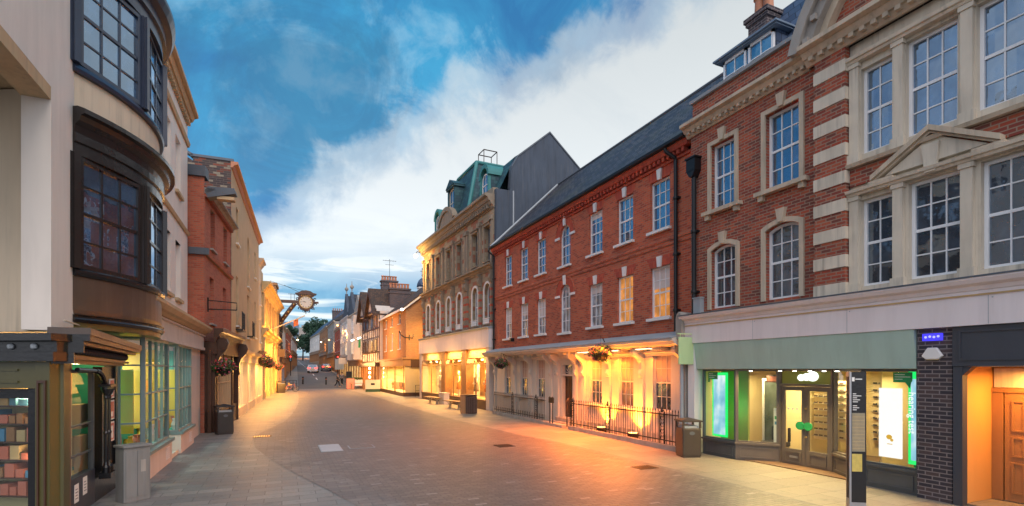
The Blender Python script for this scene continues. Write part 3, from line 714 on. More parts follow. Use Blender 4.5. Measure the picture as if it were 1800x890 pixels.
# optician shopfront -------------------------------------------------
FX = [(.45, .0), (1.62, .0), (2.42, .66), (3.82, .66), (4.86, .0), (5.92, .0)]
HT = 2.41
m = MB()
for x in (2.35, 4.7, 7.05): m.box(x, x+.008, -.223, -.21, 3.17, 3.65); m.box(x+.05, x+.07, -.224, -.21, 3.6, 3.62)
m.build('fascia_seam', 'lead_pale', F)
def front_run(t, a, b_, riser=.47, top=HT, mat='paint_taupe', glass='glass_clear', mull=(), post=.06, transom=None, panels=1):
    """one straight piece of shopfront between plan points a and b_ (local)"""
    L = math.dist(a, b_); an = math.atan2(b_[1]-a[1], b_[0]-a[0])
    m = MB(); m.box(0, L, 0, .10, 0, riser-.04); 
    for k in range(panels): quad_panel(m, L*k/panels+.09, L*(k+1)/panels-.09, .08, riser-.11, -.001, .02, .03)
    m.box(-.02, L+.02, -.05, .13, riser-.038, riser+.01)
    r = m.build('stall_riser', mat, t, loc=(a[0], a[1], 0), rotz=an)
    m = MB(); m.box(0, post, 0, .08, riser+.012, top); m.box(L-post, L, 0, .08, riser+.012, top); m.box(post, L-post, .005, .075, top-.05, top)
    m.box(post, L-post, .005, .075, riser+.012, riser+.05)
    for q in mull: m.box(q-.018, q+.018, .01, .07, riser+.05, top-.05)
    if transom: m.box(post, L-post, .012, .068, transom-.02, transom+.02)
    f = m.build('window', mat, t, loc=(a[0], a[1], 0), rotz=an)
    m = MB(); m.add([(post*.5, .04, riser+.03), (L-post*.5, .04, riser+.03), (L-post*.5, .04, top-.03), (post*.5, .04, top-.03)], [(0, 1, 2, 3)])
    m.build('pane', glass, f); return f, L, an
front_run(F, FX[0], FX[1], panels=1, mat='paint_grey', post=.05)
front_run(F, FX[1], FX[2], mat='paint_taupe', post=.07)
front_run(F, FX[3], FX[4], mat='paint_taupe', post=.06)
front_run(F, FX[4], FX[5], mat='paint_grey', post=.05)
# double doors with a round cornered fanlight above
def leaf(x0, x1, side):
    y = .66; m = MB()
    m.box(x0, x0+.09, y, y+.05, .02, 1.98); m.box(x1-.09, x1, y, y+.05, .02, 1.98); m.box(x0+.09, x1-.09, y, y+.05, 1.88, 1.98); m.box(x0+.09, x1-.09, y, y+.05, .02, .42)
    quad_panel(m, x0+.1, x1-.1, .08, .36, y-.001, .018, .03)
    o = m.build('door', 'paint_taupe', F)
    m = MB(); m.add([(x0+.08, y+.025, .4), (x1-.08, y+.025, .4), (x1-.08, y+.025, 1.9), (x0+.08, y+.025, 1.9)], [(0, 1, 2, 3)]); m.build('pane', 'glass_clear', o)
    hx = x1-.10 if side < 0 else x0+.10
    m = MB(); m.disc_y((hx, 1.02), .10, y-.05, y-.03, 24, 1.15); m.tube([(hx, y-.03, 1.02), (hx, y+.01, 1.02)], .015); m.build('door_handle', 'poster_green', o)
    return o
dl = leaf(2.48, 3.12, -1); dr_ = leaf(3.13, 3.77, 1)
m = MB(); m.box(2.72, 2.94, .635, .657, .20, .25); m.build('letter_slot', 'steel', dl)
m = MB()
for xx in (2.66, 2.78, 2.90): m.disc_y((xx, 1.42), .025, .672, .68, 14)
m.build('door_dots', 'poster_white', dl)
m = MB(); m.disc_y((3.16, 1.45), .02, .62, .66, 12); m.disc_y((3.16, .75), .02, .62, .66, 12); m.each('door_lock', 'gilt', F)
m = MB(); m.box(2.42, 2.475, .64, .74, 0, HT); m.box(3.775, 3.82, .64, .74, 0, HT); m.box(2.475, 3.775, .64, .73, 1.985, 2.05); m.box(2.475, 3.775, .65, .72, HT-.05, HT); m.build('door_frame', 'paint_taupe', F)
m = MB(); m.box(2.48, 3.77, .68, .70, 2.052, HT-.052); m.build('fanlight', 'shop_olive', F)
m = MB(); pts = [(3.02, .08), (3.16, .09), (3.32, .12)]
for x_, r_ in pts: m.disc_y((x_, 2.20+(x_-3.0)*.12), r_, .655, .668, 20, 1.2)
o = m.build('glowing_sign', 'sign_white', F)
# interior room of the optician
def room(t, x0, x1, y0, y1, z0, z1, wallm, floorm, ceilm=None, name='interior'):
    m = MB(); m.add([(x0, y0, z0), (x1, y0, z0), (x1, y1, z0), (x0, y1, z0), (x0, y0, z1), (x1, y0, z1), (x1, y1, z1), (x0, y1, z1)], [(3, 2, 6, 7), (0, 3, 7, 4), (2, 1, 5, 6)]); m.build('interior_wall', wallm, t)
    m = MB(); m.box(x0, x1, y0, y1, z0-.02, z0); m.build('interior_floor', floorm, t)
    m = MB(); m.box(x0, x1, y0, y1, z1, z1+.02); m.build('interior_ceiling', ceilm or wallm, t)
room(F, .34, 5.92, .14, 3.8, .03, 2.415, 'shop_wall', 'shop_floor', 'shop_cream')
m = MB(); m.prism_z([(2.46, .5), (3.78, .5), (4.6, 0.02), (5.9, -.09), (5.9, .13), (.35, .13), (.35, -.09), (1.7, -.09)], 2.411, 2.418); m.build('entrance_soffit', 'shop_cream', F)
m = MB()   # angled partition walls behind the window displays
m.box(.6, 1.55, .55, .60, .03, 2.4); m.build('display_partition', 'shop_olive', F)
m = MB(); m.box(2.0, 2.06, 1.2, 3.6, .03, 2.4); m.box(4.35, 4.4, 1.5, 3.6, .03, 2.4); m.each('interior_partition', 'shop_wall', F)
def thing_at(name, label, cat, t, x, y, z, rz=0, group=None):
    l, r = at(t, x, y, z, rz); return thing(name, label, cat, l, r, group)
# light boxes in the windows
tb = thing_at('lightbox_poster', 'tall green edged backlit picture panel in the left optician window', 'light box', F, .60, .22, .52)
m = MB(); m.box(0, .52, 0, .05, 0, 1.80); m.build('frame', 'green_light', tb)
m = MB(); m.box(.05, .47, -.006, -.001, .06, 1.72); m.build('picture', 'lightbox', tb)
tb = thing_at('window_sticker', 'small green notice at the top left of the left optician window', 'notice', F, .58, .085, 2.13)
m = MB(); m.box(0, .34, 0, .006, 0, .2); m.box(0, .06, 0, .006, -.08, -.001); m.build('board', 'poster_green', tb)
m = MB()
for k, l_ in enumerate((.14, .26, .2)): m.box(.03, .03+l_, -.003, -.001, .145-k*.05, .16-k*.05); 
m.build('lettering', 'poster_white', tb)
tb = thing_at('lightbox_poster', 'bright white backlit panel with a small yellow mark in the right optician window', 'light box', F, 5.0, .35, .6)
m = MB(); m.box(0, .42, 0, .05, 0, 1.42); m.build('panel', 'sign_pale', tb); m = MB(); m.disc_y((.2, .42), .05, -.006, -.001, 12, 1.1); m.disc_y((.25, .36), .03, -.006, -.001, 10); m.box(.16, .26, -.006, -.001, .27, .285); m.build('yellow_mark', 'mark_yellow', tb)
tb = thing_at('lightbox_poster', 'green edged lit panel with white lettering at the right end of the optician window', 'light box', F, 5.66, .14, .56)
m = MB(); m.box(0, .22, 0, .05, 0, 1.80); m.build('frame', 'green_light', tb)
m = MB(); m.box(.05, .17, -.006, -.001, .08, 1.66); m.build('picture', 'lightbox', tb)
def text(parent, s_, size, mat, loc, rot, name='lettering', ext=.004):
    c = bpy.data.curves.new('text_curve', 'FONT'); c.body = s_; c.size = size; c.extrude = ext; c.align_x = 'CENTER'; c.align_y = 'CENTER'
    o = bpy.data.objects.new('text_tmp', c); C.objects.link(o); dg = bpy.context.evaluated_depsgraph_get()
    me = bpy.data.meshes.new_from_object(o.evaluated_get(dg)); bpy.data.objects.remove(o)
    me.materials.clear(); me.materials.append(M[mat]); q = bpy.data.objects.new(name, me); C.objects.link(q); q.parent = parent; q.location = loc; q.rotation_euler = rot; return q
text(tb, 'hearing test', .17, 'letters_white', (.07, -.015, 1.0), (R(90), R(90), 0))
tb = thing_at('window_sticker', 'green speech bubble notice at the top of the right optician window', 'notice', F, 5.42, .085, 2.15)
m = MB(); m.prism_y([(0, 0), (.22, 0), (.30, -.12), (.32, 0), (.34, .03), (.34, .2), (0, .2)], 0, .006); m.build('board', 'poster_green', tb)
m = MB()
for k, l_ in enumerate((.18, .28, .14)): m.box(.03, .03+l_, -.003, -.001, .145-k*.045, .158-k*.045)
m.build('lettering', 'poster_white', tb)
# price poster, frames wall, mirror and chairs inside
tb = thing_at('notice_stand', 'white notice with green and blue stripes standing behind the angled window', 'notice', F, 2.2, .72, .45)
m = MB(); m.box(0, .22, 0, .01, 0, .95); m.build('sheet', 'poster_white', tb)
m = MB(); m.box(.03, .19, -.004, -.001, .66, .74); m.build('green_stripe', 'poster_green', tb)
m = MB(); m.box(.03, .19, -.004, -.001, .52, .6); m.build('blue_stripe', 'poster_blue', tb)
def shelf_unit(x, y, w_, h, z0, n, mat, items, label, rz=0):
    t = thing_at('display_shelf', label, 'shelf', F, x, y, z0, rz)
    m = MB(); m.box(0, w_, 0, .04, 0, h); m.build('back_panel', mat, t)
    m = MB()
    for k in range(n): m.box(.02, w_-.02, -.10, -.001, h*(k+.5)/n, h*(k+.5)/n+.012)
    m.each('shelf', 'steel', t)
    m = MB(); random.seed(int(x*100))
    for k in range(n):
        q = .05
        while q < w_-.12: m.box(q, q+.09, -.08, -.05, h*(k+.5)/n+.013, h*(k+.5)/n+.05); q += .14
    m.each('spectacle', items, t)
shelf_unit(2.9, 3.7, 1.2, 1.7, .4, 9, 'shop_cream', 'cloth_dark', 'wall of spectacle shelves seen through the doors')
shelf_unit(2.13, 2.4, .9, 1.6, .5, 9, 'shop_cream', 'wood_dark', 'narrow spectacle shelf left of the doors inside', -.0)
shelf_unit(4.6, 3.0, 1.1, 1.5, .5, 8, 'poster_white', 'cloth_dark', 'spectacle shelf deep behind the right optician window')
def tall_mirror(x, y, rz, label, fr='paint_white'):
    t = thing_at('standing_mirror', label, 'mirror', F, x, y, .05, rz)
    m = MB(); m.box(0, .06, 0, .05, 0, 2.1); m.box(.5, .56, 0, .05, 0, 2.1); m.box(.06, .5, 0, .05, 2.03, 2.1); m.box(.06, .5, 0, .05, 0, .08); m.build('frame', fr, t)
    m = MB(); m.box(.06, .5, .02, .03, .08, 2.03); m.build('glass', 'glass_grey', t)
tall_mirror(1.2, 1.5, .3, 'white framed tall mirror behind the angled optician window')
tall_mirror(5.25, 1.1, -.3, 'green framed mirror in the right optician window', 'poster_green')
tb = thing_at('low_chair', 'dark low chair inside the optician left window', 'chair', F, 1.55, 1.0, .03)
m = MB(); m.box(0, .55, 0, .5, .3, .42); m.build('seat', 'cloth_dark', tb, bevel=.02); m = MB(); m.box(0, .55, .44, .52, .42, .8); m.build('backrest', 'cloth_dark', tb, bevel=.02)
m = MB()
for a_ in (.03, .48):
    for b_ in (.03, .45): m.box(a_, a_+.04, b_, b_+.04, 0, .3)
m.each('chair_leg', 'steel', tb)
tb = thing_at('wall_picture', 'dark framed picture high on the optician wall', 'picture', F, 1.6, 1.18, 2.05)
m = MB(); m.box(0, .5, 0, .03, 0, .2); m.build('frame', 'wood_dark', tb); m = MB(); m.box(.04, .46, -.004, -.001, .03, .17); m.build('print', 'poster_red', tb)
# ceiling spots of the optician
def spots(F_, pts, z, label, mat='lamp_white'):
    for i, (x, y) in enumerate(pts):
        t = thing_at('ceiling_spotlight', label[i] if isinstance(label, list) else label, 'light', F_, x, y, z, group='spotlights under the shop fascia' if not isinstance(label, list) else None)
        m = MB(); m.lathe([(.055, 0), (.06, .02), (.05, .04)], (0, 0, -.04), 12); m.build('housing', 'steel', t)
        m = MB(); m.lathe([(.04, 0), (.042, .012)], (0, 0, -.054), 12); m.build('bulb', mat, t)
spots(F, [(2.0, .12), (2.6, .45), (3.0, .45), (3.4, .45), (3.75, .45), (4.25, .15)], 2.41, 'small bright spotlight under the green fascia by the optician doors')
for (x, y, z, e) in ((1.2, 1.4, 2.25, 55), (3.1, 2.0, 2.3, 95), (5.2, 1.6, 2.25, 42)):
    l_, _ = at(F, x, y, z); light('AREA', l_, e, (1, .80, .42), 1.0)
for x in (2.0, 2.75, 3.5, 4.25):
    l_, _ = at(F, x, .22, 2.3); light('SPOT', l_, 170, (1, .72, .27), .06, rot=(R(-40), 0, R(-90)), spot=150)
l_, _ = at(F, 1.0, .12, 1.4); light('AREA', l_, 6, (.1, 1, .35), .5, rot=(R(90), 0, R(-90)))
# pillar, blue lit sign and alarm box
m = MB(); m.box(5.95, 6.50, -.12, .35, 0, 3.155); m.build('brick_pillar', 'brick_dark', F)
tb = thing_at('lit_number_sign', 'glowing blue lit sign above the alarm box on the dark brick pillar', 'sign', F, 6.05, -.13, 2.93)
m = MB(); m.box(0, .32, -.03, .005, 0, .13); m.build('sign_box', 'sign_blue', tb, bevel=.01)
m = MB()
for k in range(4): m.disc_y((.06+.066*k, .065+.01*(k % 2)), .022, -.036, -.031, 10)
m.each('lit_digit', 'sign_blue_light', tb)
tb = thing_at('alarm_box', 'white six sided burglar alarm box on the dark brick pillar', 'alarm box', F, 6.22, -.13, 2.68)
m = MB(); m.prism_y([(-.10, -.09), (.10, -.09), (.165, -.03), (.07, .12), (-.07, .12), (-.165, -.03)], -.07, .0); m.build('cover', 'paint_white', tb, bevel=.012)
m = MB(); m.box(-.09, .09, -.06, -.01, -.105, -.092); m.build('base', 'stone_gold', tb)
# orange-lit entrance at the far right
m = MB(); m.box(6.52, 9.4, -.16, .2, 2.46, 3.155); m.build('grey_fascia', 'paint_slate', F)
m = MB(); quad_panel(m, 6.62, 8.9, 2.56, 3.08, -.161, .02, .03); m.build('fascia_panel', 'paint_slate', F)
m = MB(); m.box(6.52, 6.66, -.14, .02, 0, 2.455); m.box(9.2, 9.4, -.14, .3, 0, 2.455); m.each('door_post', 'paint_slate', F)
m = MB(); m.prism_y([(6.661, 2.455), (6.661, 2.3), (6.80, 2.455)], -.13, .015); m.build('corner_bracket', 'paint_slate', F)
m = MB(); m.box(6.60, 6.655, .022, .9, .045, 2.45); m.box(6.6, 9.3, .9, .96, .045, 2.45); m.box(9.1, 9.16, .205, .9, .045, 2.45); m.build('entrance_wall', 'orange_wall', F)
m = MB(); m.box(6.6, 9.2, .03, .9, 2.452, 2.47); m.build('entrance_ceiling', 'paint_white', F)
m = MB(); m.box(6.6, 9.2, .0, .9, -.0, .04); m.build('entrance_step', 'paving_warm', F)
def oak(x0, x1):
    m = MB(); m.box(x0, x1, .84, .895, .06, 1.98)
    for (za, zb) in ((.2, .75), (.85, 1.2), (1.3, 1.85)): quad_panel(m, x0+.10, x1-.10, za, zb, .839, .02, .03)
    o = m.build('panelled_door', 'wood_oak', F); return o
oak(6.84, 7.22); oak(7.24, 8.1)
m = MB(); m.tube([(7.30, .80, .95), (7.30, .80, 1.25)], .012, 6); m.box(7.29, 7.31, .80, .84, .97, .99); m.box(7.29, 7.31, .80, .84, 1.21, 1.23); m.build('door_pull', 'steel', F)
m = MB(); m.box(6.66, 8.6, .82, .898, 1.99, 2.07); m.box(6.66, 6.82, .83, .898, .05, 1.985); m.build('door_casing', 'wood_oak', F)
m = MB(); m.box(6.68, 8.5, .86, .898, 2.08, 2.42); m.build('over_door_panel', 'stone_light', F)
tb = thing_at('doormat', 'dark grey doormat in the orange-lit entrance', 'doormat', F, 7.3, .1, .042); m = MB(); m.box(0, .9, 0, .5, 0, .015); 
for k in range(6): m.box(.02, .88, .03+.08*k, .07+.08*k, .016, .022)
m.build('ribbed_mat', 'cloth_grey', tb)
l_, _ = at(F, 7.5, .45, 2.38); light('AREA', l_, 70, (1, .46, .09), .4)

# drainpipes between the two brick buildings
def pipe(name, label, t, x, y, z0, z1, r=.06, head=None, mat='iron', kick=None):
    o = thing_at(name, label, 'drainpipe', t, x, y, 0)
    m = MB(); m.tube([(0, 0, z0), (0, 0, z1)], r, 12); m.build('pipe', mat, o)
    m = MB(); z = z0+.6
    while z < z1-.3:
        m.lathe([(r+.02, 0), (r+.028, .03), (r+.028, .07), (r+.02, .1)], (0, 0, z), 12); m.box(-r-.06, r+.06, .0, -y if y < 0 else .02, z+.02, z+.08); z += 1.75
    m.each('collar', mat, o)
    if head == 'box':
        m = MB(); m.box(-.17, .17, -.14, .12, z1, z1+.34); m.box(-.2, .2, -.17, .12, z1+.342, z1+.39); m.prism_y([(-.17, z1-.001), (-.06, z1-.18), (.06, z1-.18), (.17, z1-.001)], -.13, .11); m.build('rainwater_head', mat, o)
    if head == 'neck':
        m = MB(); m.tube([(0, 0, z1), (-.02, -.02, z1+.12), (-.18, -.22, z1+.32), (-.2, -.26, z1+.42)], r, 10); m.build('swan_neck', mat, o)
    return o
pipe('drainpipe', 'black drainpipe with square rainwater head on the banded brick building', F, .22, -.10, 4.0, 8.15, .065, 'box')
m = MB(); m.box(-.13, .13, -.16, .0, 0, .42); m.box(-.15, .15, -.18, .0, .42, .45)
l_, r_ = at(F, .38, 0, 4.02); tag(m.build('junction_box', 'lead_pale', None, loc=l_, rotz=r_), 'small grey metal box at the foot of the rainwater pipe above the fascia', 'meter box')
m = MB(); m.box(-.26, -.02, -.35, .25, 3.3, 3.9); m.prism_y([(-.26, 3.9), (-.02, 3.9), (-.06, 4.04), (-.14, 4.1), (-.22, 4.04)], -.35, .25); m.box(-.24, -.04, -.2, .25, 0, 3.29); m.build('party_console', 'stone_grey', F)
# E ================================================================= long georgian brick house
E_, LE = facade('georgian_brick_house', 'long red brick house with an amber lit white ground floor under a canopy', (11.3, 27.6), (11.3, 11.85))
Y2x = lambda Y: 27.6-Y
cols = [25.65, 23.65, 21.75, 19.48, 17.1, 15.2, 13.32]
ops = []
for i, Y in enumerate(cols):
    x = Y2x(Y)
    if i == 3: ops += [(x, 6.95, .90, 1.78, .45), (x, 4.02, .90, 2.12, .45)]
    else: ops += [(x, 6.98, .95, 1.66, 0), (x, 4.1, .95, 1.68, 0)]
wall(E_, 0, LE, 3.5, 9.1, ops, 'brick_red', rev=.16)
for k, (x, z, ww, h, a) in enumerate(ops):
    up = z > 6; i = k//2
    gl = 'glass_mirror' if up else ('glass_curtain' if i < 4 else 'glass_dark')
    if not up and i in (5, 6): gl = 'glass_lit'
    if not up and i in (3, 4): gl = 'glass_curtain'
    eo = window(E_, x, z, ww, h, 3, 4, a, d=.09, glass=gl, sill='paint_white', sw=.12, sill_t=.09, key='paint_white' if not a else None, bar=.022, fw=.055)
    if not a and (not up or i == 4) and i != 5:
        dr = (.78, .6, .9, 0, .35, 0, .7)[i] if not up else .25; m = MB(); m.box(-ww/2+.05, ww/2-.05, .128, .1345, h-dr, h-.05); m.build('roller_blind', 'curtain', eo)
    if a:
        m = MB(); seg(m, x, z+h-.45, .47, .78, math.pi, 0, -.012, .01, 14); m.build('arch_ring', 'brick_rubbed', E_)
        m = MB(); seg(m, x, z+h-.45, .782, .83, math.pi, 0, -.04, .01, 14); m.build('arch_hood', 'brick_red', E_)
        m = MB(); m.box(x-.84, x-.46, -.05, .01, z+h-.55, z+h-.45); m.box(x+.46, x+.84, -.05, .01, z+h-.55, z+h-.45); m.prism_y([(x-.07, z+h-.03), (x+.07, z+h-.03), (x+.11, z+h+.38), (x-.11, z+h+.38)], -.07, .01); m.each('arch_block', 'paint_white', E_)
    else:
        m = MB(); zt = z+h
        for s_ in (-1, 1):
            q = [(x+s_*.115, zt+.005), (x+s_*.48, zt+.005), (x+s_*.66, zt+.33), (x+s_*.14, zt+.33)]
            m.prism_y(q if s_ > 0 else q[::-1], -.008, .01)
        m.each('flat_arch', 'brick_rubbed', E_)
moulding(E_, 0, LE, [(.01, 6.38), (-.03, 6.38), (-.03, 6.52), (-.055, 6.53), (-.055, 6.62), (-.03, 6.63), (.01, 6.66)], 'brick_red', 'string_course')
moulding(E_, 0, LE, [(.01, 8.98), (-.06, 8.98), (-.08, 9.05), (.01, 9.06)], 'brick_rubbed', 'string_course')
dentils(E_, .05, LE-.05, 9.07, 9.20, -.17, .01, .22, .11, 'brick_rubbed')
moulding(E_, 0, LE, [(.01, 9.202), (-.20, 9.202), (-.24, 9.30), (-.28, 9.36), (.01, 9.37)], 'brick_rubbed', 'cornice')
m = MB(); m.sweep([(0, -.33), (LE, -.33)], [(-.08, 9.48), (-.07, 9.40), (0, 9.37), (.07, 9.40), (.08, 9.48)]); m.build('gutter', 'iron', E_)
m = MB(); m.add([(0, -.30, 9.44), (LE, -.30, 9.44), (LE, 4.2, 13.75), (0, 4.2, 13.75), (0, 8.7, 9.44), (LE, 8.7, 9.44), (LE, -.1, 9.2), (0, -.1, 9.2)], [(0, 1, 2, 3), (3, 2, 5, 4), (0, 3, 4), (1, 5, 2), (0, 7, 6, 1)]); m.build('roof', 'slate', E_)
m = MB(); m.tube([(0, 4.2, 13.78), (LE, 4.2, 13.78)], .07, 8); m.build('ridge_moulding', 'lead', E_)
m = MB(); m.box(.01, LE-.01, .36, 8.4, .0, 9.3); m.build('rear_block', 'brick_red', E_)
# white painted ground floor
gcol = [(Y2x(Y), .86) for Y in (25.65, 23.6, 21.75, 17.05, 15.1, 13.2)]
wall(E_, 0, LE, 0, 3.5, [(x, 1.05, ww, 1.85, 0) for x, ww in gcol]+[(Y2x(19.25), .32, 1.0, 2.35, 0)], 'paint_white_lampwarm', 'painted_wall', y=-.03, rev=.2)
for i, (x, ww) in enumerate(gcol):
    # six-over-six sash with a pale blind in the upper half
    o = window(E_, x, 1.05, ww, 1.85, 3, 4, 0, d=.07, y=-.03, glass='glass_dark' if i != 4 else 'glass_dim_orange', sill='paint_white_lampwarm', sw=.12, bar=.02, frame='paint_white_lampwarm')
    m = MB(); m.box(-ww/2+.05, ww/2-.05, .109, .113, .96, 1.80); m.build('roller_blind', 'blind', o)
m = MB()
for x, ww in gcol:
    quad_panel(m, x-ww/2-.12, x+ww/2+.12, .28, .92, -.031, .025, .05)
m.each('wall_panel', 'paint_white_lampwarm', E_)
pil = [.25, Y2x(24.65), Y2x(22.7), Y2x(20.65), Y2x(20.0), Y2x(18.45), Y2x(17.85), Y2x(16.1), Y2x(14.15), LE-.28]
m = MB()
for x in pil:
    m.box(x-.13, x+.13, -.13, -.031, .0, .30); m.box(x-.10, x+.10, -.11, -.031, .302, 2.72); m.box(x-.12, x+.12, -.14, -.031, 2.722, 2.80)
m.each('pilaster', 'paint_white_lampwarm', E_)
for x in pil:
    m = MB(); m.prism_x([(-.04, 2.10), (-.16, 2.14), (-.20, 2.26), (-.13, 2.42), (-.16, 2.62), (-.30, 2.78), (-.48, 2.90), (-.52, 3.0), (-.50, 3.12), (-.04, 3.12)], x-.08, x+.08); m.build('console_bracket', 'paint_white_lampwarm', E_, bevel=.012)
moulding(E_, 0, LE, corn(-.03, 2.86, 3.02, .10, 2), 'paint_white_lampwarm', 'entablature')
moulding(E_, -.05, LE+.02, [(0, 3.13), (-.62, 3.13), (-.66, 3.16), (-.72, 3.17), (-.76, 3.24), (-.82, 3.26), (-.82, 3.33), (-.4, 3.42), (0, 3.50)], 'paint_white_lampwarm', 'canopy')
moulding(E_, -.05, LE+.02, [(-.0, 3.52), (-.80, 3.345), (-.85, 3.33), (-.85, 3.365), (-.0, 3.60)], 'lead_pale', 'canopy_roof')
m = MB(); m.tube([(.06, -.3, 9.50), (.06, 4.15, 13.76)], .07, 6); m.build('roof_flashing', 'lead_pale', E_)
dentils(E_, 0, LE, 3.03, 3.125, -.40, -.05, 1.02, .5, 'paint_white_lampwarm', 'soffit_coffers')
# front door
xd = Y2x(19.25)
m = MB(); m.box(xd-.42, xd+.42, .13, .18, .34, 2.12)
for sx in (-1, 1):
    for (za, zb) in ((.45, .95), (1.05, 1.55), (1.62, 2.02)): quad_panel(m, xd+(.05 if sx > 0 else -.36), xd+(.36 if sx > 0 else -.05), za, zb, .129, .02, .03)
fd = m.build('front_door', 'wood_dark', E_)
m = MB(); m.lathe([(.02, -.02), (.035, 0), (.02, .02)], (xd+.3, .09, 1.2)); m.build('door_knob', 'gilt', fd)
m = MB(); m.box(xd-.5, xd-.422, -.02, .16, .32, 2.67); m.box(xd+.422, xd+.5, -.02, .16, .32, 2.67); m.box(xd-.42, xd+.42, -.02, .15, 2.13, 2.2); m.box(xd-.42, xd+.42, -.02, .15, 2.6, 2.67); m.build('door_frame', 'paint_white_lampwarm', E_)
m = MB(); m.box(xd-.42, xd+.42, .14, .145, 2.2, 2.6); fl = m.build('fanlight', 'glass_dark', E_)
m = MB()
for k in range(7):
    t = math.pi*(k+.5)/7; m.tube([(xd+.05*math.cos(t), .12, 2.22), (xd+.38*math.cos(t), .12, 2.22+.34*math.sin(t))], .012, 6)
m.build('fanlight_bars', 'paint_white_lampwarm', fl)
m = MB(); m.box(xd-.75, xd+.75, -.5, -.031, 0, .155); m.box(xd-.95, xd+.95, -.85, -.501, 0, .12); m.box(xd-.6, xd+.6, -.28, -.031, .156, .31); m.build('door_steps', 'stone_grey', E_)
# small brass plate and letter pillar by the door
m = MB(); m.box(xd+.62, xd+.8, -.05, -.031, 1.3, 2.0); m.build('name_plate', 'wood_oak', E_)
m = MB(); m.box(xd+.58, xd+.84, -.06, -.03, .9, 1.22); m.build('letter_box', 'wood_dark', E_)
tb = thing_at('house_number_plaque', 'small square plaque beside the front door of the brick house', 'plaque', E_, xd-.98, -.035, 2.25); m = MB(); m.box(-.1, .1, -.02, 0, -.1, .1); m.build('plate', 'stone_grey', tb)
# railings
def railing(Y0, Y1, label, ends):
    L = abs(Y0-Y1); t = thing('iron_railing', label, 'railing', (10.52, max(Y0, Y1), .0), R(-90))
    m = MB(); m.box(-.03, L+.03, -.09, .09, 0, .16); m.build('kerb', 'stone_grey', t)
    m = MB(); m.box(0, L, -.018, .018, .26, .29); m.box(0, L, -.02, .02, 1.04, 1.07); m.each('rail', 'iron', t)
    m = MB(); n = int(L/.125); sp = MB()
    for k in range(n+1):
        x = L*k/n; m.tube([(x, 0, .16), (x, 0, 1.14)], .010, 6, False)
        sp.lathe([(.002, .10), (.017, .035), (.010, 0)][::-1], (x, 0, 1.13), 6)
        if k % 2 == 0 and 0 < k < n: m.tube([(x+L/n/2, 0, .17), (x+L/n/2, 0, .40)], .008, 5, False); sp.lathe([(.011, 0), (.002, .05)], (x+L/n/2, 0, .40), 5)
    m.each('baluster', 'iron', t); sp.each('spear_head', 'iron', t)
    for x in ends:
        m = MB(); m.tube([(x-.11, 0, .16), (x-.11, 0, 1.14)], .016, 8); m.tube([(x+.11, 0, .16), (x+.11, 0, 1.14)], .016, 8)
        for q in range(4):
            z = .36+q*.2
            for s_ in (-1, 1): m.tube([(x+s_*.012, 0, z-.09), (x+s_*.07, 0, z-.06), (x+s_*.085, 0, z), (x+s_*.05, 0, z+.045), (x+s_*.02, 0, z+.02), (x+s_*.035, 0, z-.01)], .009, 5)
        m.lathe([(.015, 0), (.04, .05), (.02, .1), (.03, .13), (.002, .2)], (x, 0, 1.1), 8)
        m.build('scroll_panel', 'iron', t)
    return t
railing(25.75, 19.95, 'dark iron railings left of the front door, in shadow', (2.4, 5.0))
rl = railing(17.75, 11.6, 'spear topped iron railings right of the front door, lit orange from behind', (.18, 2.6, 5.45))
tb = thing('iron_gate', 'short iron gate rails on the doorsteps', 'gate', (10.5, 19.9, 0), R(-90))
m = MB(); m.tube([(.5, 0, 0), (.5, 0, 1.25)], .022, 8); m.tube([(.75, .0, 0), (.75, 0, 1.25)], .022, 8); m.box(.42, .83, -.02, .02, .98, 1.22); m.each('post', 'iron', tb)
m = MB(); m.tube([(1.95, 0, .1), (1.95, 0, 1.15), (1.95, .1, 1.25)], .025, 8); m.build('handrail', 'iron_rust', tb)
# up-lights behind the railings and lamps under the canopy
for (Y, lb) in ((16.15, 'round uplight behind the railings nearer the door, glowing amber'), (14.25, 'round uplight behind the railings nearer the rainwater pipe, glowing amber')):
    t = thing('uplight', lb, 'light', (10.93, Y, .0))
    m = MB(); m.lathe([(.14, 0), (.17, .05), (.2, .22), (.19, .24), (.16, .24)], (0, 0, 0), 18); m.build('housing', 'iron_rust', t)
    m = MB(); m.lathe([(.155, 0), (.15, .008)], (0, 0, .242), 18); m.build('lens', 'lamp_orange', t)
    light('SPOT', (10.93, Y, .30), 700, (1, .27, .015), .08, rot=(R(0), R(-172), 0), spot=125)
for Y in (17.3, 15.4, 13.6):
    light('AREA', (10.75, Y, 3.05), 135 if Y > 14 else 50, (1, .27, .015), .9, rot=(0, R(25), 0), sy=.2)
    t = thing('canopy_lamp', {17.3: 'strip lamp under the white canopy just right of the door', 15.4: 'strip lamp under the white canopy above the middle lit window', 13.6: 'strip lamp under the white canopy near its right end'}[Y], 'light', (10.85, Y, 3.085))
    m = MB(); m.box(-.05, .05, -.4, .4, 0, .04); m.build('housing', 'paint_white', t); m = MB(); m.box(-.03, .03, -.38, .38, -.014, -.002); m.build('tube', 'lamp_soft', t)
[light('SPOT', (10.45, y_, 3.0), 1500, (1, .21, .025), .3, rot=(0, R(27), 0), spot=128) for y_ in (17.6, 14.4)]
pipe('drainpipe', 'black drainpipe with a swan neck at the right end of the long red house', E_, LE-.62, -.10, 3.6, 8.9, .06, 'neck')
pipe('drainpipe', 'thin black drainpipe between the long red house and the stone shop building', E_, .08, -.10, 3.5, 8.9, .05, 'neck')
pipe('downpipe', 'weathered grey downpipe behind the litter bin beside the canopy end', F, -.06, -.30, .2, 3.3, .055, None, 'lead_pale')
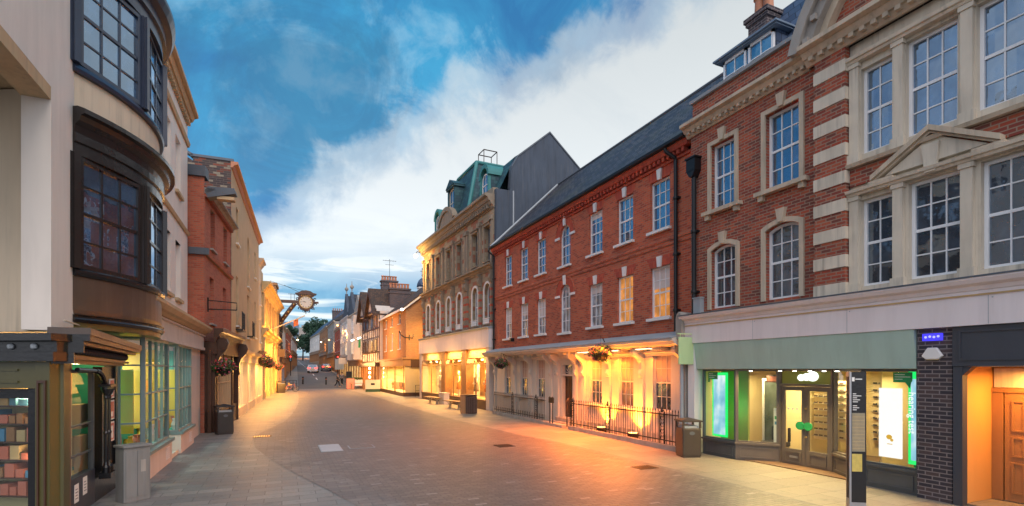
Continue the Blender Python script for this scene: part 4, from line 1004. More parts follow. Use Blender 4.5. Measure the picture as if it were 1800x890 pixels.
tb = thing('bracket_spotlight', 'small black spotlight fixed to the red brick above the canopy', 'light', (11.2, 24.7, 3.95)); m = MB(); m.box(-.2, 0, -.1, .1, -.06, .12); m.build('lamp_head', 'iron', tb)
# hanging green signboard
tb = thing('hanging_sign', 'blank pale green hanging signboard on a bracket over the litter bin', 'sign', (10.66, 11.35, 2.55))
m = MB(); m.box(-.36, .30, -.02, .02, 0, .78); m.build('board', 'lime_board', tb, bevel=.006)
m = MB(); m.box(-.40, .34, -.012, .012, .86, .89); m.tube([(-.3, 0, .78), (-.3, 0, .87)], .01, 6); m.tube([(.24, 0, .78), (.24, 0, .87)], .01, 6); m.build('bracket', 'lime_board', tb)
# D ================================================================= stone commercial building with lit shop
D, LD = facade('stone_shop_building', 'victorian stone building with arched windows, blue green mansard and a golden lit shop', (10.95, 42.5), (11.42, 27.95))
dw = []
for Y in (41.2, 38.55, 36.1, 33.85, 30.95, 28.95):
    dw.append(42.5-Y)
ops = [(x, 5.15, .92, 2.5, .40) for x in dw]+[(x, 8.95, .9, 2.15, 0) for x in dw]
wall(D, 0, LD, 4.9, 12.0, ops, 'brick_stone_mix', rev=.3)
for x, z, ww, h, a in ops:
    window(D, x, z+.02, ww, h, 1, 2, a, d=.2, glass='glass_mirror' if z > 7 else 'glass_grey', fw=.07, frame='paint_sash' if z < 7 else 'stone_dark', sill='stone_dark', sw=.14)
    surround(D, x, z, ww, h, a, .13 if a else .10, 'paint_white' if a else 'stone_dark', -.05, .04)
    if a:
        m = MB()
        for k in range(6): m.lathe([(.03, 0), (.05, .06), (.028, .12), (.05, .22), (.03, .3)], (x-.38+.152*k, -.10, z+.03), 6)
        m.box(x-.46, x+.46, -.14, -.05, z+.335, z+.38); m.build('balustrade', 'paint_white', D)
    else:
        m = MB(); m.box(x-.50, x+.50, -.10, .0, z+h+.02, z+h+.16); m.prism_y([(x-.58, z+h+.16), (x+.58, z+h+.16), (x+.58, z+h+.24), (x-.58, z+h+.24)], -.17, 0); m.build('window_head', 'stone_dark', D)
edges = [.18]+[(a+b_)/2 for a, b_ in zip(dw, dw[1:])]+[LD-.25]
m = MB(); m2 = MB(); m3 = MB()
for i, x in enumerate(edges):
    for dx in ((-.16, .16) if i in (4,) else (0,)):
        m.box(x+dx-.13, x+dx+.13, -.14, 0, 4.95, 7.55); m.box(x+dx-.12, x+dx+.12, -.12, 0, 8.75, 11.3)
        m2.prism_x([(0, 7.55), (-.18, 7.6), (-.28, 7.85), (-.2, 8.1), (-.34, 8.3), (0, 8.3)], x+dx-.14, x+dx+.14); m2.box(x+dx-.16, x+dx+.16, -.2, 0, 11.3, 11.55)
        for q in range(5): m3.box(x+dx-.135, x+dx+.135, -.148, 0, 5.2+q*.48, 5.34+q*.48)
m.each('pilaster', 'stone_dark', D); m2.each('capital', 'stone_dark', D); m3.each('brick_band', 'brick_rubbed', D)
moulding(D, -.1, LD, corn(0, 8.32, 8.72, .35), 'stone_dark', 'string_cornice')
moulding(D, -.2, LD+.05, corn(0, 11.95, 12.75, .62, 4), 'stone_dark', 'cornice')
dentils(D, .05, LD-.05, 12.0, 12.22, -.30, .02, .34, .18, 'stone_dark', 'modillion_moulding')
wall(D, 0, LD, 12.75, 13.15, [], 'stone_dark', 'parapet', y=-.1)
m = MB(); ccx = 42.5-35.6
seg(m, ccx, 12.0, 1.75, 2.05, math.radians(150), math.radians(30), -.5, -.12, 16); m.build('arched_pediment', 'stone_dark', D)
m = MB(); m.prism_y([(ccx+1.7*math.cos(t), 12.0+1.75*math.sin(t)) for t in [math.radians(a) for a in range(30, 151, 10)]], -.4, -.11); m.build('pediment_field', 'stone_dark', D)
# flank wall and gable facing the viewer
m = MB(); m.box(LD-.02, LD+.3, .0, .9, 0, 13.0); m.build('flank_pier', 'render_grey', D)
m = MB(); m.prism_x([(.9, 0), (8.6, 0), (8.6, 10), (6.2, 14.2), (5.9, 15.0), (3.6, 16.95), (1.4, 15.1), (1.0, 14.4), (.9, 13.2)], LD-.02, LD+.28); m.build('gable_wall', 'render_grey', D)
m = MB()
for a, b_ in (((.9, 13.2), (1.0, 14.4)), ((1.0, 14.4), (1.4, 15.1)), ((1.4, 15.1), (3.6, 16.95)), ((3.6, 16.95), (5.9, 15.0)), ((5.9, 15.0), (6.2, 14.2))):
    m.prism_x([a, b_, (b_[0], b_[1]+.1), (a[0], a[1]+.1)][::-1], LD-.06, LD+.33)
m.build('gable_coping', 'lead', D)
m = MB(); m.tube([(LD+.31, 1.1, 13), (LD+.31, 1.1, 9.5)], .05, 8); m.build('flank_pipe', 'lead_pale', D)
m = MB(); m.tube([(LD+.3, 3.9, 13.5), (LD+.42, 3.9, 13.4), (LD+.42, 4.3, 13.3), (LD+.38, 5.2, 12.9)], .05, 6); m.build('flank_cable', 'iron', D)
# mansard
m = MB(); m.add([(0, .35, 13.1), (LD-.02, .35, 13.1), (LD-.02, 1.35, 15.2), (.9, 1.35, 15.2), (0, 8, 13.1), (.9, 7, 15.2), (LD-.02, 3.6, 16.8), (.9, 3.6, 16.0), (LD-.02, 6, 15), (LD-.02, 8, 13.1)],
     [(0, 1, 2, 3), (0, 3, 7, 5, 4), (3, 2, 6, 7), (7, 6, 8, 5), (4, 5, 8, 9)]); m.build('mansard_roof', 'copper_slate', D)
px0, px1 = 42.5-37.6, 42.5-32.4
m = MB(); m.add([(px0, .1, 13.1), (px1, .1, 13.1), (px1, 4.6, 13.1), (px0, 4.6, 13.1), (px0+.75, 1.0, 16.7), (px1-.75, 1.0, 16.7), (px1-.75, 3.8, 16.7), (px0+.75, 3.8, 16.7)],
     [(0, 1, 5, 4), (1, 2, 6, 5), (2, 3, 7, 6), (3, 0, 4, 7), (4, 5, 6, 7)]); pv = m.build('pavilion_roof', 'copper_slate', D)
m = MB()
for a, b_ in (((px0, .1, 13.1), (px0+.75, 1.0, 16.7)), ((px1, .1, 13.1), (px1-.75, 1.0, 16.7)), ((px1, 4.6, 13.1), (px1-.75, 3.8, 16.7)), ((px0+.75, 1, 16.7), (px1-.75, 1, 16.7)), ((px1-.75, 1, 16.7), (px1-.75, 3.8, 16.7))): m.tube([a, b_], .13, 8)
m.each('copper_hip', 'copper_green', pv)
m = MB(); q0, q1, r0, r1 = px1-1.9, px1-.9, 1.6, 2.6
for a in (q0, q1):
    for b_ in (r0, r1): m.tube([(a, b_, 16.7), (a, b_, 17.75)], .03, 6)
for z in (17.75,):
    m.tube([(q0, r0, z), (q1, r0, z)], .035, 6); m.tube([(q0, r1, z), (q1, r1, z)], .035, 6); m.tube([(q0, r0, z), (q0, r1, z)], .035, 6); m.tube([(q1, r0, z), (q1, r1, z)], .035, 6)
m.build('roof_cage', 'iron_rust', pv)
def dorm_d(x, y, z, ww, h, arch, name):
    m = MB(); m.box(x-ww/2-.12, x+ww/2+.12, y+.08, y+1.6, z, z+h+.1); o = m.build(name, 'copper_slate', D)
    window(o, x, z+.1, ww-.2, h-.12, 2, 2, (ww-.2)/2 if arch else .2, d=.0, y=y, glass='glass_mirror', frame='stone_light' if not arch else 'paint_white', fw=.06)
    m = MB()
    for s_ in (-1, 1): m.box(x+s_*(ww/2+.02)-.09, x+s_*(ww/2+.02)+.09, y-.08, y+.1, z, z+h)
    if arch: seg(m, x, z+h-.25, ww/2-.02, ww/2+.22, math.pi, 0, y-.12, y+1.5, 14)
    else:
        m.box(x-ww/2-.25, x+ww/2+.25, y-.15, y+1.4, z+h, z+h+.14); m.prism_y([(x-ww/2-.28, z+h+.142), (x+ww/2+.28, z+h+.142), (x, z+h+.65)], y-.2, y+1.2)
    m.build('dormer_surround', 'copper_green' if arch else 'copper_slate', o)
dorm_d(42.5-29.9, .25, 13.15, 1.15, 1.5, True, 'dormer')
dorm_d(42.5-35.4, .0, 13.3, 1.25, 2.1, False, 'dormer')
dorm_d(42.5-39.4, .25, 13.15, 1.15, 1.4, True, 'dormer')
# shop
m = MB(); m.box(-.06, LD+.1, -.42, .1, 3.72, 4.82); m.build('shop_fascia', 'fascia_white', D)
moulding(D, -.1, LD+.12, [(.1, 4.822), (-.42, 4.822), (-.55, 4.90), (-.55, 4.94), (.1, 4.98)], 'lead_pale', 'fascia_cornice')
px_ = [(0, .55, 'stucco_pale'), (5.8, 6.6, 'wood_oak'), (10.0, 10.8, 'wood_oak'), (LD-.35, LD+.1, 'stucco_pale')]
for a, b_, mt in px_:
    m = MB(); m.box(a, b_, -.38, .2, 0, 3.715); m.build('shop_pier', mt, D)
room(D, .1, LD, -.25, 4.5, .04, 3.7, 'shop_cream', 'shop_floor', 'shop_cream')
for i, (a, b_) in enumerate(((.57, 5.78), (6.62, 9.98), (10.82, LD-.37))):
    m = MB(); m.box(a, b_, -.36, .05, 0, .50); m.box(a, b_, -.40, .05, .502, .56); m.build('stall_riser', 'wood_dark', D)
    m = MB(); n = 2
    for k in range(n+1):
        x = a+(b_-a)*k/n; x = min(max(x, a+.03), b_-.03); m.box(x-.03, x+.03, -.36, -.30, .562, 2.75)
    m.box(a+.06, b_-.06, -.355, -.305, 2.72, 2.80)
    for k in range(n):
        xa, xb = a+(b_-a)*k/n, a+(b_-a)*(k+1)/n; r = .34
        zt = 3.14
        pts = [(xa+.03, 2.8)]+[(xa+.03+r-r*math.cos(t), zt-r+r*math.sin(t)) for t in [math.pi/2*q/6 for q in range(7)]]+[(xb-.03-r+r*math.sin(t), zt-r+r*math.cos(t)) for t in [math.pi/2*q/6 for q in range(7)]]+[(xb-.03, 2.8)]
        m.tube([(p[0], -.33, p[1]) for p in pts], .03, 6)
    f = m.build('shop_window', 'wood_oak', D)
    m = MB(); m.add([(a+.02, -.33, .56), (b_-.02, -.33, .56), (b_-.02, -.33, 3.12), (a+.02, -.33, 3.12)], [(0, 1, 2, 3)]); m.build('pane', 'glass_warm', f)
    m = MB(); m.box(a, b_, -.20, -.16, 3.15, 3.7); m.build('transom_panel', 'stucco_tan', D)
    m = MB(); m.box(a, b_, -.28, 1.4, .2, .5); m.build('display_plinth', 'shop_cream', D)
    l_, _ = at(D, (a+b_)/2, .5, 3.05); light('AREA', l_, 620 if i == 0 else 360, (1, .58, .18), 1.6, sy=.5)
    l_, _ = at(D, (a+b_)/2, -.5, 3.65); light('AREA', l_, 170, (1, .44, .10), 2.5, sy=.1, rot=(0, 0, R(90))); wash(D, (a+b_)/2, -1.4, 3.0, 30, (1, .5, .12), 2.4, .3, 18)
    for q in range(3):
        l_, r_ = at(D, a+(b_-a)*(q+.5)/3, .1, 3.0)
        t = thing('shop_spotlight', '%s spotlight in the %s window bay of the golden lit shop' % (('farthest', 'middle', 'nearest')[q], ('far', 'middle', 'near')[i]), 'light', l_, r_)
        m = MB(); m.lathe([(.07, 0), (.09, .12), (.04, .16)], (0, 0, 0), 10); m.build('housing', 'paint_white', t); m = MB(); m.lathe([(.06, 0), (.06, .01)], (0, 0, -.012), 10); m.build('bulb', 'lamp_warm', t)
l_, _ = at(D, 3.0, -.25, 2.6)
def mannequin(x, y, z, dress, label, coat=None, arm=True):
    t = thing_at('mannequin', label, 'mannequin', D, x, y, z, 0)
    m = MB(); m.lathe([(.04, 0), (.055, .08), (.05, .35), (.07, .5), (.08, .8)], (-.09, 0, 0), 10); m.lathe([(.04, 0), (.055, .08), (.05, .35), (.07, .5), (.08, .8)], (.09, 0, 0), 10)
    m.lathe([(.05, 1.40), (.045, 1.50), (.075, 1.56), (.095, 1.66), (.085, 1.76), (.03, 1.82)], (0, 0, 0), 12)
    if arm:
        for s_ in (-1, 1): m.tube([(s_*.19, 0, 1.38), (s_*.24, -.03, 1.1), (s_*.17, -.16, .95)], [.05, .04, .03], 8)
    m.build('figure', 'poster_white', t, smooth=True)
    m = MB(); m.lathe([(.24, .48), (.21, .75), (.16, 1.0), (.19, 1.2), (.21, 1.36), (.07, 1.44)], (0, 0, 0), 14, 1, .7); m.build('dress', dress, t, smooth=True)
    m = MB(); m.lathe([(.22, 0), (.22, .02)], (0, 0, -.02), 14); m.build('stand', 'steel', t)
mannequin(11.35, .15, .52, 'cloth_grey', 'white mannequin in a grey coat in the near bay of the golden shop')
mannequin(12.7, .3, .52, 'cloth_orange', 'mannequin in an orange dress beside the grey coated one')
mannequin(13.6, .2, .52, 'cloth_orange', 'mannequin in an orange dress at the near end of the golden shop')
mannequin(7.4, .4, .52, 'cloth_orange', 'mannequin in an orange dress in the middle bay of the golden shop')
mannequin(9.2, .2, .52, 'poster_white', 'white dressed mannequin in the middle bay of the golden shop')
mannequin(3.6, .25, .52, 'poster_white', 'white dressed mannequin in the far bay of the golden shop')
mannequin(4.7, .4, .52, 'shop_yellow', 'mannequin in a yellow dress in the far bay of the golden shop')
m = MB()
for i in range(26): m.box(.2+i*.09, .25+i*.09, 1.0, 1.04, .5, 2.9)
for i in range(20): m.box(6.8+i*.08, 6.85+i*.08, 1.6, 1.64, .5, 2.9)
m.build('display_curtain', 'poster_white', D)
m = MB(); m.box(7.0, 9.6, 2.0, 2.06, .5, 2.6); m.box(12, 14, 2.2, 2.26, .5, 2.6); m.each('display_panel', 'wood_oak', D)
m = MB(); m.box(.1, LD, .6, 8, 4.98, 11.9); m.build('rear_block', 'stone_dark', D)
tb = thing_at('corner_streetlamp', 'bright floodlight at the far top corner of the stone building', 'street lamp', D, -.25, -.55, 12.0)
m = MB(); m.tube([(.2, .5, .2), (.1, 0, .35), (0, -.1, .15)], .035, 8); m.build('bracket', 'iron', tb); m = MB(); m.lathe([(.05, -.18), (.16, -.05), (.16, .08), (.04, .14)], (0, -.1, 0), 12); m.build('lantern', 'lamp_warm', tb, smooth=True)
wash(D, .6, -1.6, 11.0, 260, (1, .56, .15), .5, .5, 5); l_, _ = at(D, -1.2, -.9, 11.8); light('SPOT', l_, 500, (1, .6, .2), .15, rot=(0, R(0), 0), spot=100)
# C ================================================================= plain brown brick corner shop
Cc, LC = facade('brown_brick_shop', 'plain brown brick corner building with a pitched roof and a yellow lit glass shop', (10.2, 57.6), (10.2, 46.0))
cw = [(1.9, 4.35, .8, 1.75, 0), (5.2, 4.35, .8, 1.75, 0), (8.9, 4.35, .8, 1.75, 0), (1.9, 6.75, .8, 1.0, 0), (5.2, 6.75, .8, 1.0, 0), (8.9, 6.75, .8, 1.0, 0)]
wall(Cc, 0, LC, 3.5, 8.1, cw, 'brick_brown', rev=.1)
for x, z, ww, h, a in cw: window(Cc, x, z, ww, h, 1, 2, 0, d=.06, glass='glass_grey', sill='paint_white', fw=.07)
m = MB(); m.prism_x([(0, 3.5), (9, 3.5), (9, 8.2), (4.5, 11.7), (0, 8.1)], LC, LC+.02); m.build('end_wall', 'brick_brown', Cc)
for (y, z) in ((2.05, 6.3), (2.05, 4.15)):
    window(Cc, LC+.02, z, 1.0, 1.1, 2, 1, 0, d=-.03, y=y, glass='glass_grey', fw=.07, rotz=R(90), sill='paint_white', sw=.02, meet=False)
m = MB(); m.add([(-.1, -.35, 7.95), (LC+.25, -.35, 7.95), (LC+.25, 4.5, 11.9), (-.1, 4.5, 11.9), (-.1, 9.3, 8.0), (LC+.25, 9.3, 8.0), (-.1, -.35, 7.85), (LC+.25, -.35, 7.85), (LC+.25, 4.5, 11.75), (LC+.25, 9.3, 7.9)],
     [(0, 1, 2, 3), (3, 2, 5, 4), (6, 7, 1, 0), (7, 8, 2, 1), (8, 9, 5, 2)]); m.build('roof', 'roof_tile', Cc)
m = MB(); m.prism_x([(-.36, 7.83), (4.5, 11.72), (9.3, 7.88), (9.3, 7.7), (4.5, 11.5), (-.36, 7.65)][::-1], LC+.10, LC+.24); m.build('verge_board', 'paint_white', Cc)
m = MB(); m.box(-.1, LC+.2, -.42, -.36, 7.75, 7.95); m.build('gutter_board', 'paint_white', Cc)
m = MB(); m.box(0, LC-.3, .3, 8.8, 3.5, 8.0); m.build('rear_block', 'brick_brown', Cc)
m = MB(); m.box(-.05, LC+.35, -.35, 5, 2.72, 3.32); m.box(-.05, LC+.45, -.45, 5, 3.322, 3.48); m.build('shop_fascia', 'wood_oak', Cc)
m = MB(); m.box(LC+.351, LC+.37, .35, 3.2, 2.62, 3.3); m.build('side_fascia', 'wood_dark', Cc)
room(Cc, .1, LC+.2, -.15, 4.6, .35, 2.7, 'shop_cream', 'shop_cream')
m = MB(); m.box(0, LC+.3, -.30, .1, 0, .34); m.box(LC+.1, LC+.3, .101, 4.6, 0, .34); m.build('stall_riser', 'wood_dark', Cc)
m = MB()
for x in (.0, 3.8, 7.6, 8.2, LC+.22): m.box(x, x+.07, -.29, -.22, .34, 2.72)
for y in (2.3, 4.5): m.box(LC+.22, LC+.29, y, y+.07, .34, 2.72)
sf = m.build('shop_window', 'wood_oak', Cc)
m = MB(); m.add([(.05, -.25, .34), (LC+.25, -.25, .34), (LC+.25, -.25, 2.72), (.05, -.25, 2.72), (LC+.25, 4.6, .34), (LC+.25, 4.6, 2.72)], [(0, 1, 2, 3), (1, 4, 5, 2)]); m.build('pane', 'glass_warm', sf)
for x, y, e in ((2, 1.2, 420), (5.5, 1.2, 400), (9.7, 1.8, 620)):
    l_, _ = at(Cc, x, y, 2.6); light('AREA', l_, e, (1, .68, .26), 1.2)
m = MB()
for i in range(5): m.box(1.0+i*1.3, 1.5+i*1.3, .8, 1.2, .36, 1.1)
m.each('display_table', 'wood_oak', Cc)
for y, lb in ((1.4, 'left'), (3.1, 'right')):
    tb = thing_at('globe_lamp', 'glowing globe lamp on the %s of the brown brick shop side window' % lb, 'lamp', Cc, LC-.6, y, 2.25); m = MB(); m.lathe([(.02, -.16), (.13, -.08), (.16, 0), (.13, .09), (.02, .16)], (0, 0, 0), 12); m.build('globe', 'lamp_warm', tb, smooth=True); m = MB(); m.tube([(0, 0, .16), (0, 0, .42)], .01, 6); m.build('cord', 'iron', tb)
    tb = thing_at('red_bowl', 'low red seat in the %s of the brown brick shop side window' % lb, 'stool', Cc, LC-.2, y+.3, .36); m = MB(); m.lathe([(.2, 0), (.3, .1), (.25, .22), (.1, .24)], (0, 0, 0), 12); m.build('cushion', 'flower_red', tb, smooth=True)
l_, _ = at(Cc, LC+3.2, 1.2, 5.2); light('SPOT', l_, 900, (1, .58, .16), .3, rot=(R(75), 0, R(5)), spot=110)
wash(Cc, 5.5, -3.0, 5.0, 420, (1, .48, .16), 5, .5, 8)
tb = thing_at('gable_floodlight', 'white floodlight under the eave corner of the brown brick shop', 'light', Cc, LC+.35, -.45, 7.75); m = MB(); m.box(-.12, .12, -.1, .1, -.08, .08); m.build('lamp_head', 'lamp_white', tb, bevel=.02)
tb = thing_at('wall_bracket', 'curly iron sign bracket on the brown brick side wall', 'bracket', Cc, LC+.03, .3, 5.35); m = MB(); m.tube([(0, -.9, .5), (.02, -.8, .2), (.02, -.45, -.05), (0, .3, -.1), (0, .35, .25)], .05, 6); m.tube([(0, 0, -.3), (0, 0, .2)], .05, 6); m.build('scroll', 'iron', tb)
# T ================================================================= timber framed house
T_, LT = facade('timber_framed_house', 'black and white timber framed house with two steep gables and lit windows', (9.5, 68.2), (9.9, 57.75))
m = MB(); m.box(0, LT, 0, 7, 0, 8.9); m.build('wall', 'stucco_pale', T_)
m = MB()
for (a, b_, zp) in ((0, 5.0, 11.9), (5.05, LT, 11.6)):
    c_ = (a+b_)/2; m.prism_y([(a+.1, 8.9), (b_-.1, 8.9), (c_, zp-.2)], -.35, 7)
m.each('gable', 'stucco_pale', T_)
m = MB()
for (a, b_, zp) in ((0, 5.0, 11.9), (5.05, LT, 11.6)):
    c_ = (a+b_)/2
    for (xa, xb) in ((a-.25, c_), (b_+.02, c_)):
        p = [(xa, 8.45), (c_, zp), (c_, zp+.16), (xa, 8.62)]
        m.prism_y(p if xa < c_ else p[::-1], -.75, 7.2)
m.build('roof', 'roof_tile', T_)
m = MB()
for k in range(10): x = .15+k*(LT-.3)/9; m.box(x-.09, x+.09, -.04 if k % 3 else -.07, 0, 3.2, 8.9)
for z in (3.25, 4.3, 6.0, 7.0, 8.7): m.box(0, LT, -.055, 0, z, z+.17)
for (a, b_, zp) in ((0, 5.0, 11.9), (5.05, LT, 11.6)):
    c_ = (a+b_)/2; m.box(a+.1, b_-.1, -.42, -.35, 8.9, 9.15); m.box(c_-.08, c_+.08, -.41, -.35, 9.15, zp-.5); m.box(c_-1.2, c_+1.2, -.405, -.35, 10.2, 10.35)
    for (xa, xb) in ((a-.25, c_), (b_+.02, c_)): 
        p = [(xa, 8.25), (c_, zp-.25), (c_, zp-.02), (xa, 8.44)]; m.prism_y(p if xa < c_ else p[::-1], -.80, -.70)
m.build('timber_frame', 'wood_dark', T_)
for i, (x, z, g) in enumerate(((1.6, 4.5, 'glass_grey'), (3.5, 4.5, 'glass_curtain'), (6.4, 4.5, 'glass_glow'), (8.6, 4.5, 'glass_glow'), (1.6, 7.2, 'glass_grey'), (3.5, 7.2, 'glass_grey'), (6.4, 7.2, 'glass_curtain'), (8.6, 7.2, 'glass_lit'))):
    window(T_, x, z, 1.35, 1.4, 3, 2, 0, d=-.12, glass=g, frame='wood_dark', fw=.09, meet=False)
m = MB(); m.box(.2, LT-.2, -.5, 0, 2.75, 3.2); m.build('shop_fascia', 'wood_dark', T_)
m = MB(); m.box(.2, LT-.2, -.3, -.0, 0, .6)
for k in range(8): x = .25+k*(LT-.6)/7; m.box(x, x+.14, -.3, 0, .6, 2.75)
m.build('shop_front', 'wood_oak', T_)
m = MB(); m.box(.3, LT-.3, -.12, -.01, .6, 2.75); m.build('pane', 'glass_lit', T_)
tb = thing_at('awning_sign', 'green lit hanging board on the timber framed house', 'sign', T_, 5.2, -1.3, 5.0); m = MB(); m.box(-.5, .5, -.03, .03, 0, 1.0); m.build('board', 'poster_green', tb)
for (x, z, lb) in ((5.0, 6.1, 'glowing strip lamp above the green board on the timber framed house'), (0.2, 6.1, 'glowing strip lamp at the far corner of the timber framed house')):
    tb = thing_at('strip_lamp', lb, 'lamp', T_, x, -1.3, z); m = MB(); m.box(-.9, .9, -.05, .05, 0, .12); m.build('tube', 'lamp_white', tb); m = MB(); m.tube([(0, 0, .1), (0, 1.3, .1)], .02, 6); m.build('arm', 'iron', tb)
for k in range(3):
    tb = thing_at('wall_lantern', ('top', 'middle', 'lowest')[k]+' of the three small warm lanterns stacked on the timber framed house front', 'lantern', T_, 7.9, -.62, 1.45+.55*k if 0 else 2.55-.5*k); m = MB(); m.lathe([(.02, -.14), (.1, -.08), (.12, .06), (.03, .14)], (0, 0, 0), 8); m.build('globe', 'lamp_warm', tb)
wash(T_, 6, -2.2, 3.2, 260, (1, .52, .18), 4, .4, 10); wash(T_, 1, -2.2, 3.2, 160, (1, .52, .18), 2, .4, 10)
l_, _ = at(T_, 5, -1.6, 3.1); light('AREA', l_, 420, (1, .5, .16), 4)
# chimneys and cupola behind
def chim(x, y, z0, z1, w_, l_, label, pots=4):
    t = thing('chimney_stack', label, 'chimney', (x, y, 0)); m = MB(); m.box(-w_/2, w_/2, -l_/2, l_/2, z0, z1); m.box(-w_/2-.1, w_/2+.1, -l_/2-.1, l_/2+.1, z1, z1+.18); m.box(-w_/2-.06, w_/2+.06, -l_/2-.06, l_/2+.06, z1-.45, z1-.3); m.build('stack', 'brick_dark', t)
    m = MB()
    for k in range(pots): m.lathe([(.15, 0), (.12, .45), (.17, .5), (.16, .6)], (-w_/2+w_*(k+.5)/pots, 0, z1+.18), 10)
    m.each('chimney_pot', 'paint_terracotta', t); return t
chim(12.0, 63.5, 7.5, 13.1, 1.9, .9, 'large dark chimney stack with a row of pots behind the timber gables', 6)
chim(12.3, 58.9, 7.5, 11.5, 2.3, .9, 'long low chimney stack with pots on the ridge behind the brown brick shop', 7)
tb = thing('roof_aerial', 'thin television aerial on the large dark chimney stack', 'aerial', (12.0, 63.2, 13.2)); m = MB(); m.tube([(0, 0, 0), (0, 0, 2.7)], .025, 6); m.tube([(-.8, 0, 2.5), (.8, 0, 2.5)], .02, 6); m.tube([(-.5, 0, 2.0), (.5, 0, 2.0)], .02, 6)
for k in range(6): m.tube([(-.75+.3*k, -.25, 2.5), (-.75+.3*k, .25, 2.5)], .015, 5)
m.build('mast', 'iron', tb)
tb = thing('cupola', 'small blue domed cupola with a weathervane behind the rooftops', 'cupola', (15.5, 61, 0)); m = MB(); m.lathe([(.58, 8), (.58, 12.1), (.68, 12.2), (.68, 12.35)], (0, 0, 0), 8); m.build('drum', 'paint_white', tb)
m = MB(); m.lathe([(.68, 12.35), (.62, 12.75), (.45, 13.15), (.2, 13.4), (.04, 13.5)], (0, 0, 0), 16); m.build('dome', 'slate_blue', tb, smooth=True); m = MB(); m.tube([(0, 0, 13.4), (0, 0, 14.7)], .04, 6); m.tube([(-.25, 0, 14.3), (.3, 0, 14.3)], .035, 6); m.lathe([(.02, 0), (.1, .1), (.02, .2)], (0, 0, 13.7), 8); m.build('weathervane', 'iron', tb)
# slate roof behind the brown shop
tb = thing('rear_hall', 'blue slate roofed hall showing between chimney and cupola', 'building', (15.5, 63, 0)); m = MB(); m.box(-2, 6, -2, 2, 0, 10.3); m.build('wall', 'brick_brown', tb); m = MB(); m.prism_x([(-2.3, 10.2), (2.3, 10.2), (0, 12.1)], -2.2, 6.2); m.build('roof', 'slate_blue', tb)

# G ================================================================= pale gabled victorian range, then the far right side
def terrace(name, label, p0, p1, z0, z1, matw, roofm, cols_, rows_, roof='ridge', gables=0, ww=.95, wh=1.55, frame='paint_sash', glassr=('glass_grey', 'glass_curtain', 'glass_dark'), shop=None, depth=7, rh=2.8, shop_glass='glass_glow', bay=False, floor0=3.4, seed=1, cornice=True, shopmat='wood_oak', surr=None):
    base = gz((p0[1]+p1[1])/2)
    t, L = facade(name, label, p0, p1, z=base); rnd = random.Random(seed)
    H = z1; ops = []
    fh = (H-floor0-.5)/rows_
    for r in range(rows_):
        for c in range(cols_): ops.append((L*(c+.5)/cols_, floor0+.55+r*fh, ww, min(wh, fh-.75), 0))
    wall(t, 0, L, floor0-.1, H, ops, matw, rev=.14)
    for i, (x, z, w_, h_, a) in enumerate(ops):
        window(t, x, z, w_, h_, 2, 4, 0, d=.08, glass=rnd.choice(glassr), frame=frame, sill='paint_white', sw=.08, bar=.03)
        if surr: surround(t, x, z, w_, h_, 0, .12, surr, -.05, .03)
    m = MB(); m.box(0, L, .3, depth, -3, H-.05); m.build('rear_block', matw, t)
    if cornice: moulding(t, -.05, L+.05, corn(0, H-.25, H+.12, .28, 2), 'stone' if not surr else surr, 'cornice')
    if roof == 'ridge':
        m = MB(); m.prism_x([(-.3, H+.1), (depth+.3, H+.1), (depth/2, H+rh)], -.05, L+.05); m.build('roof', roofm, t)
    elif roof == 'flat':
        m = MB(); m.box(0, L, .0, depth, H+.12, H+.6); m.build('parapet', matw, t)
    # ground floor shop
    m = MB(); m.box(0, L, -.18, .3, floor0-.75, floor0-.1); m.box(-.03, L+.03, -.3, .3, floor0-.1, floor0); m.build('shop_fascia', shopmat, t)
    n = max(2, int(L/2.2)); m = MB(); m.box(0, L, -.1, .25, -2, .5)
    for k in range(n+1): x = (L-.2)*k/n; m.box(x, x+.2, -.12, .25, .5, floor0-.75)
    m.build('shop_front', shopmat, t)
    m = MB(); m.box(.1, L-.1, .02, .06, .5, floor0-.75); m.build('pane', shop_glass, t)
    return t, L
G1, LG = terrace('gabled_victorian_house', 'pale victorian house with tall gables, finials and bay windows beyond the timber framed house', (9.2, 80), (9.5, 68.4), 0, 9.9, 'stucco_pale', 'slate_blue', 4, 3, 'none', wh=1.5, glassr=('glass_grey', 'glass_glow', 'glass_curtain'), shopmat='wood_oak')
def front_gable(t, x0, x1, zb, zp, mw, mr, finial=True, y0=-.2, dep=7):
    c_ = (x0+x1)/2; m = MB(); m.prism_y([(x0, zb), (x1, zb), (x1, zb+.6), (x1-.3, zb+.9), (c_, zp), (x0+.3, zb+.9), (x0, zb+.6)], y0, y0+.4); g = m.build('gable', mw, t)
    m = MB(); m.prism_y([(x0+.2, zb+.1), (x1-.2, zb+.1), (c_, zp-.3)], y0+.4, dep); m.build('gable_roof', mr, t)
    if finial: m = MB(); m.lathe([(.05, 0), (.08, .5), (.28, .75), (.28, .95), (.06, 1.2), (.03, 1.7)], (c_, y0+.2, zp-.1), 8); m.build('finial', 'stone_grey', g)
front_gable(G1, .2, 5.2, 10.0, 13.4, 'render_grey', 'slate'); front_gable(G1, 6.0, LG-.2, 9.6, 12.2, 'stone_grey', 'slate', False)
for x in (3.0, 8.7):
    m = MB(); m.prism_z([(x-1.3, 0), (x-.8, -.8), (x+.8, -.8), (x+1.3, 0)], 3.5, 9.4); m.build('bay', 'stucco_pale', G1)
    for z in (4.2, 6.9): window(G1, x, z, 1.3, 1.7, 3, 3, 0, d=-.06, y=-.8, glass='glass_glow' if z < 5 else 'glass_curtain', fw=.08)
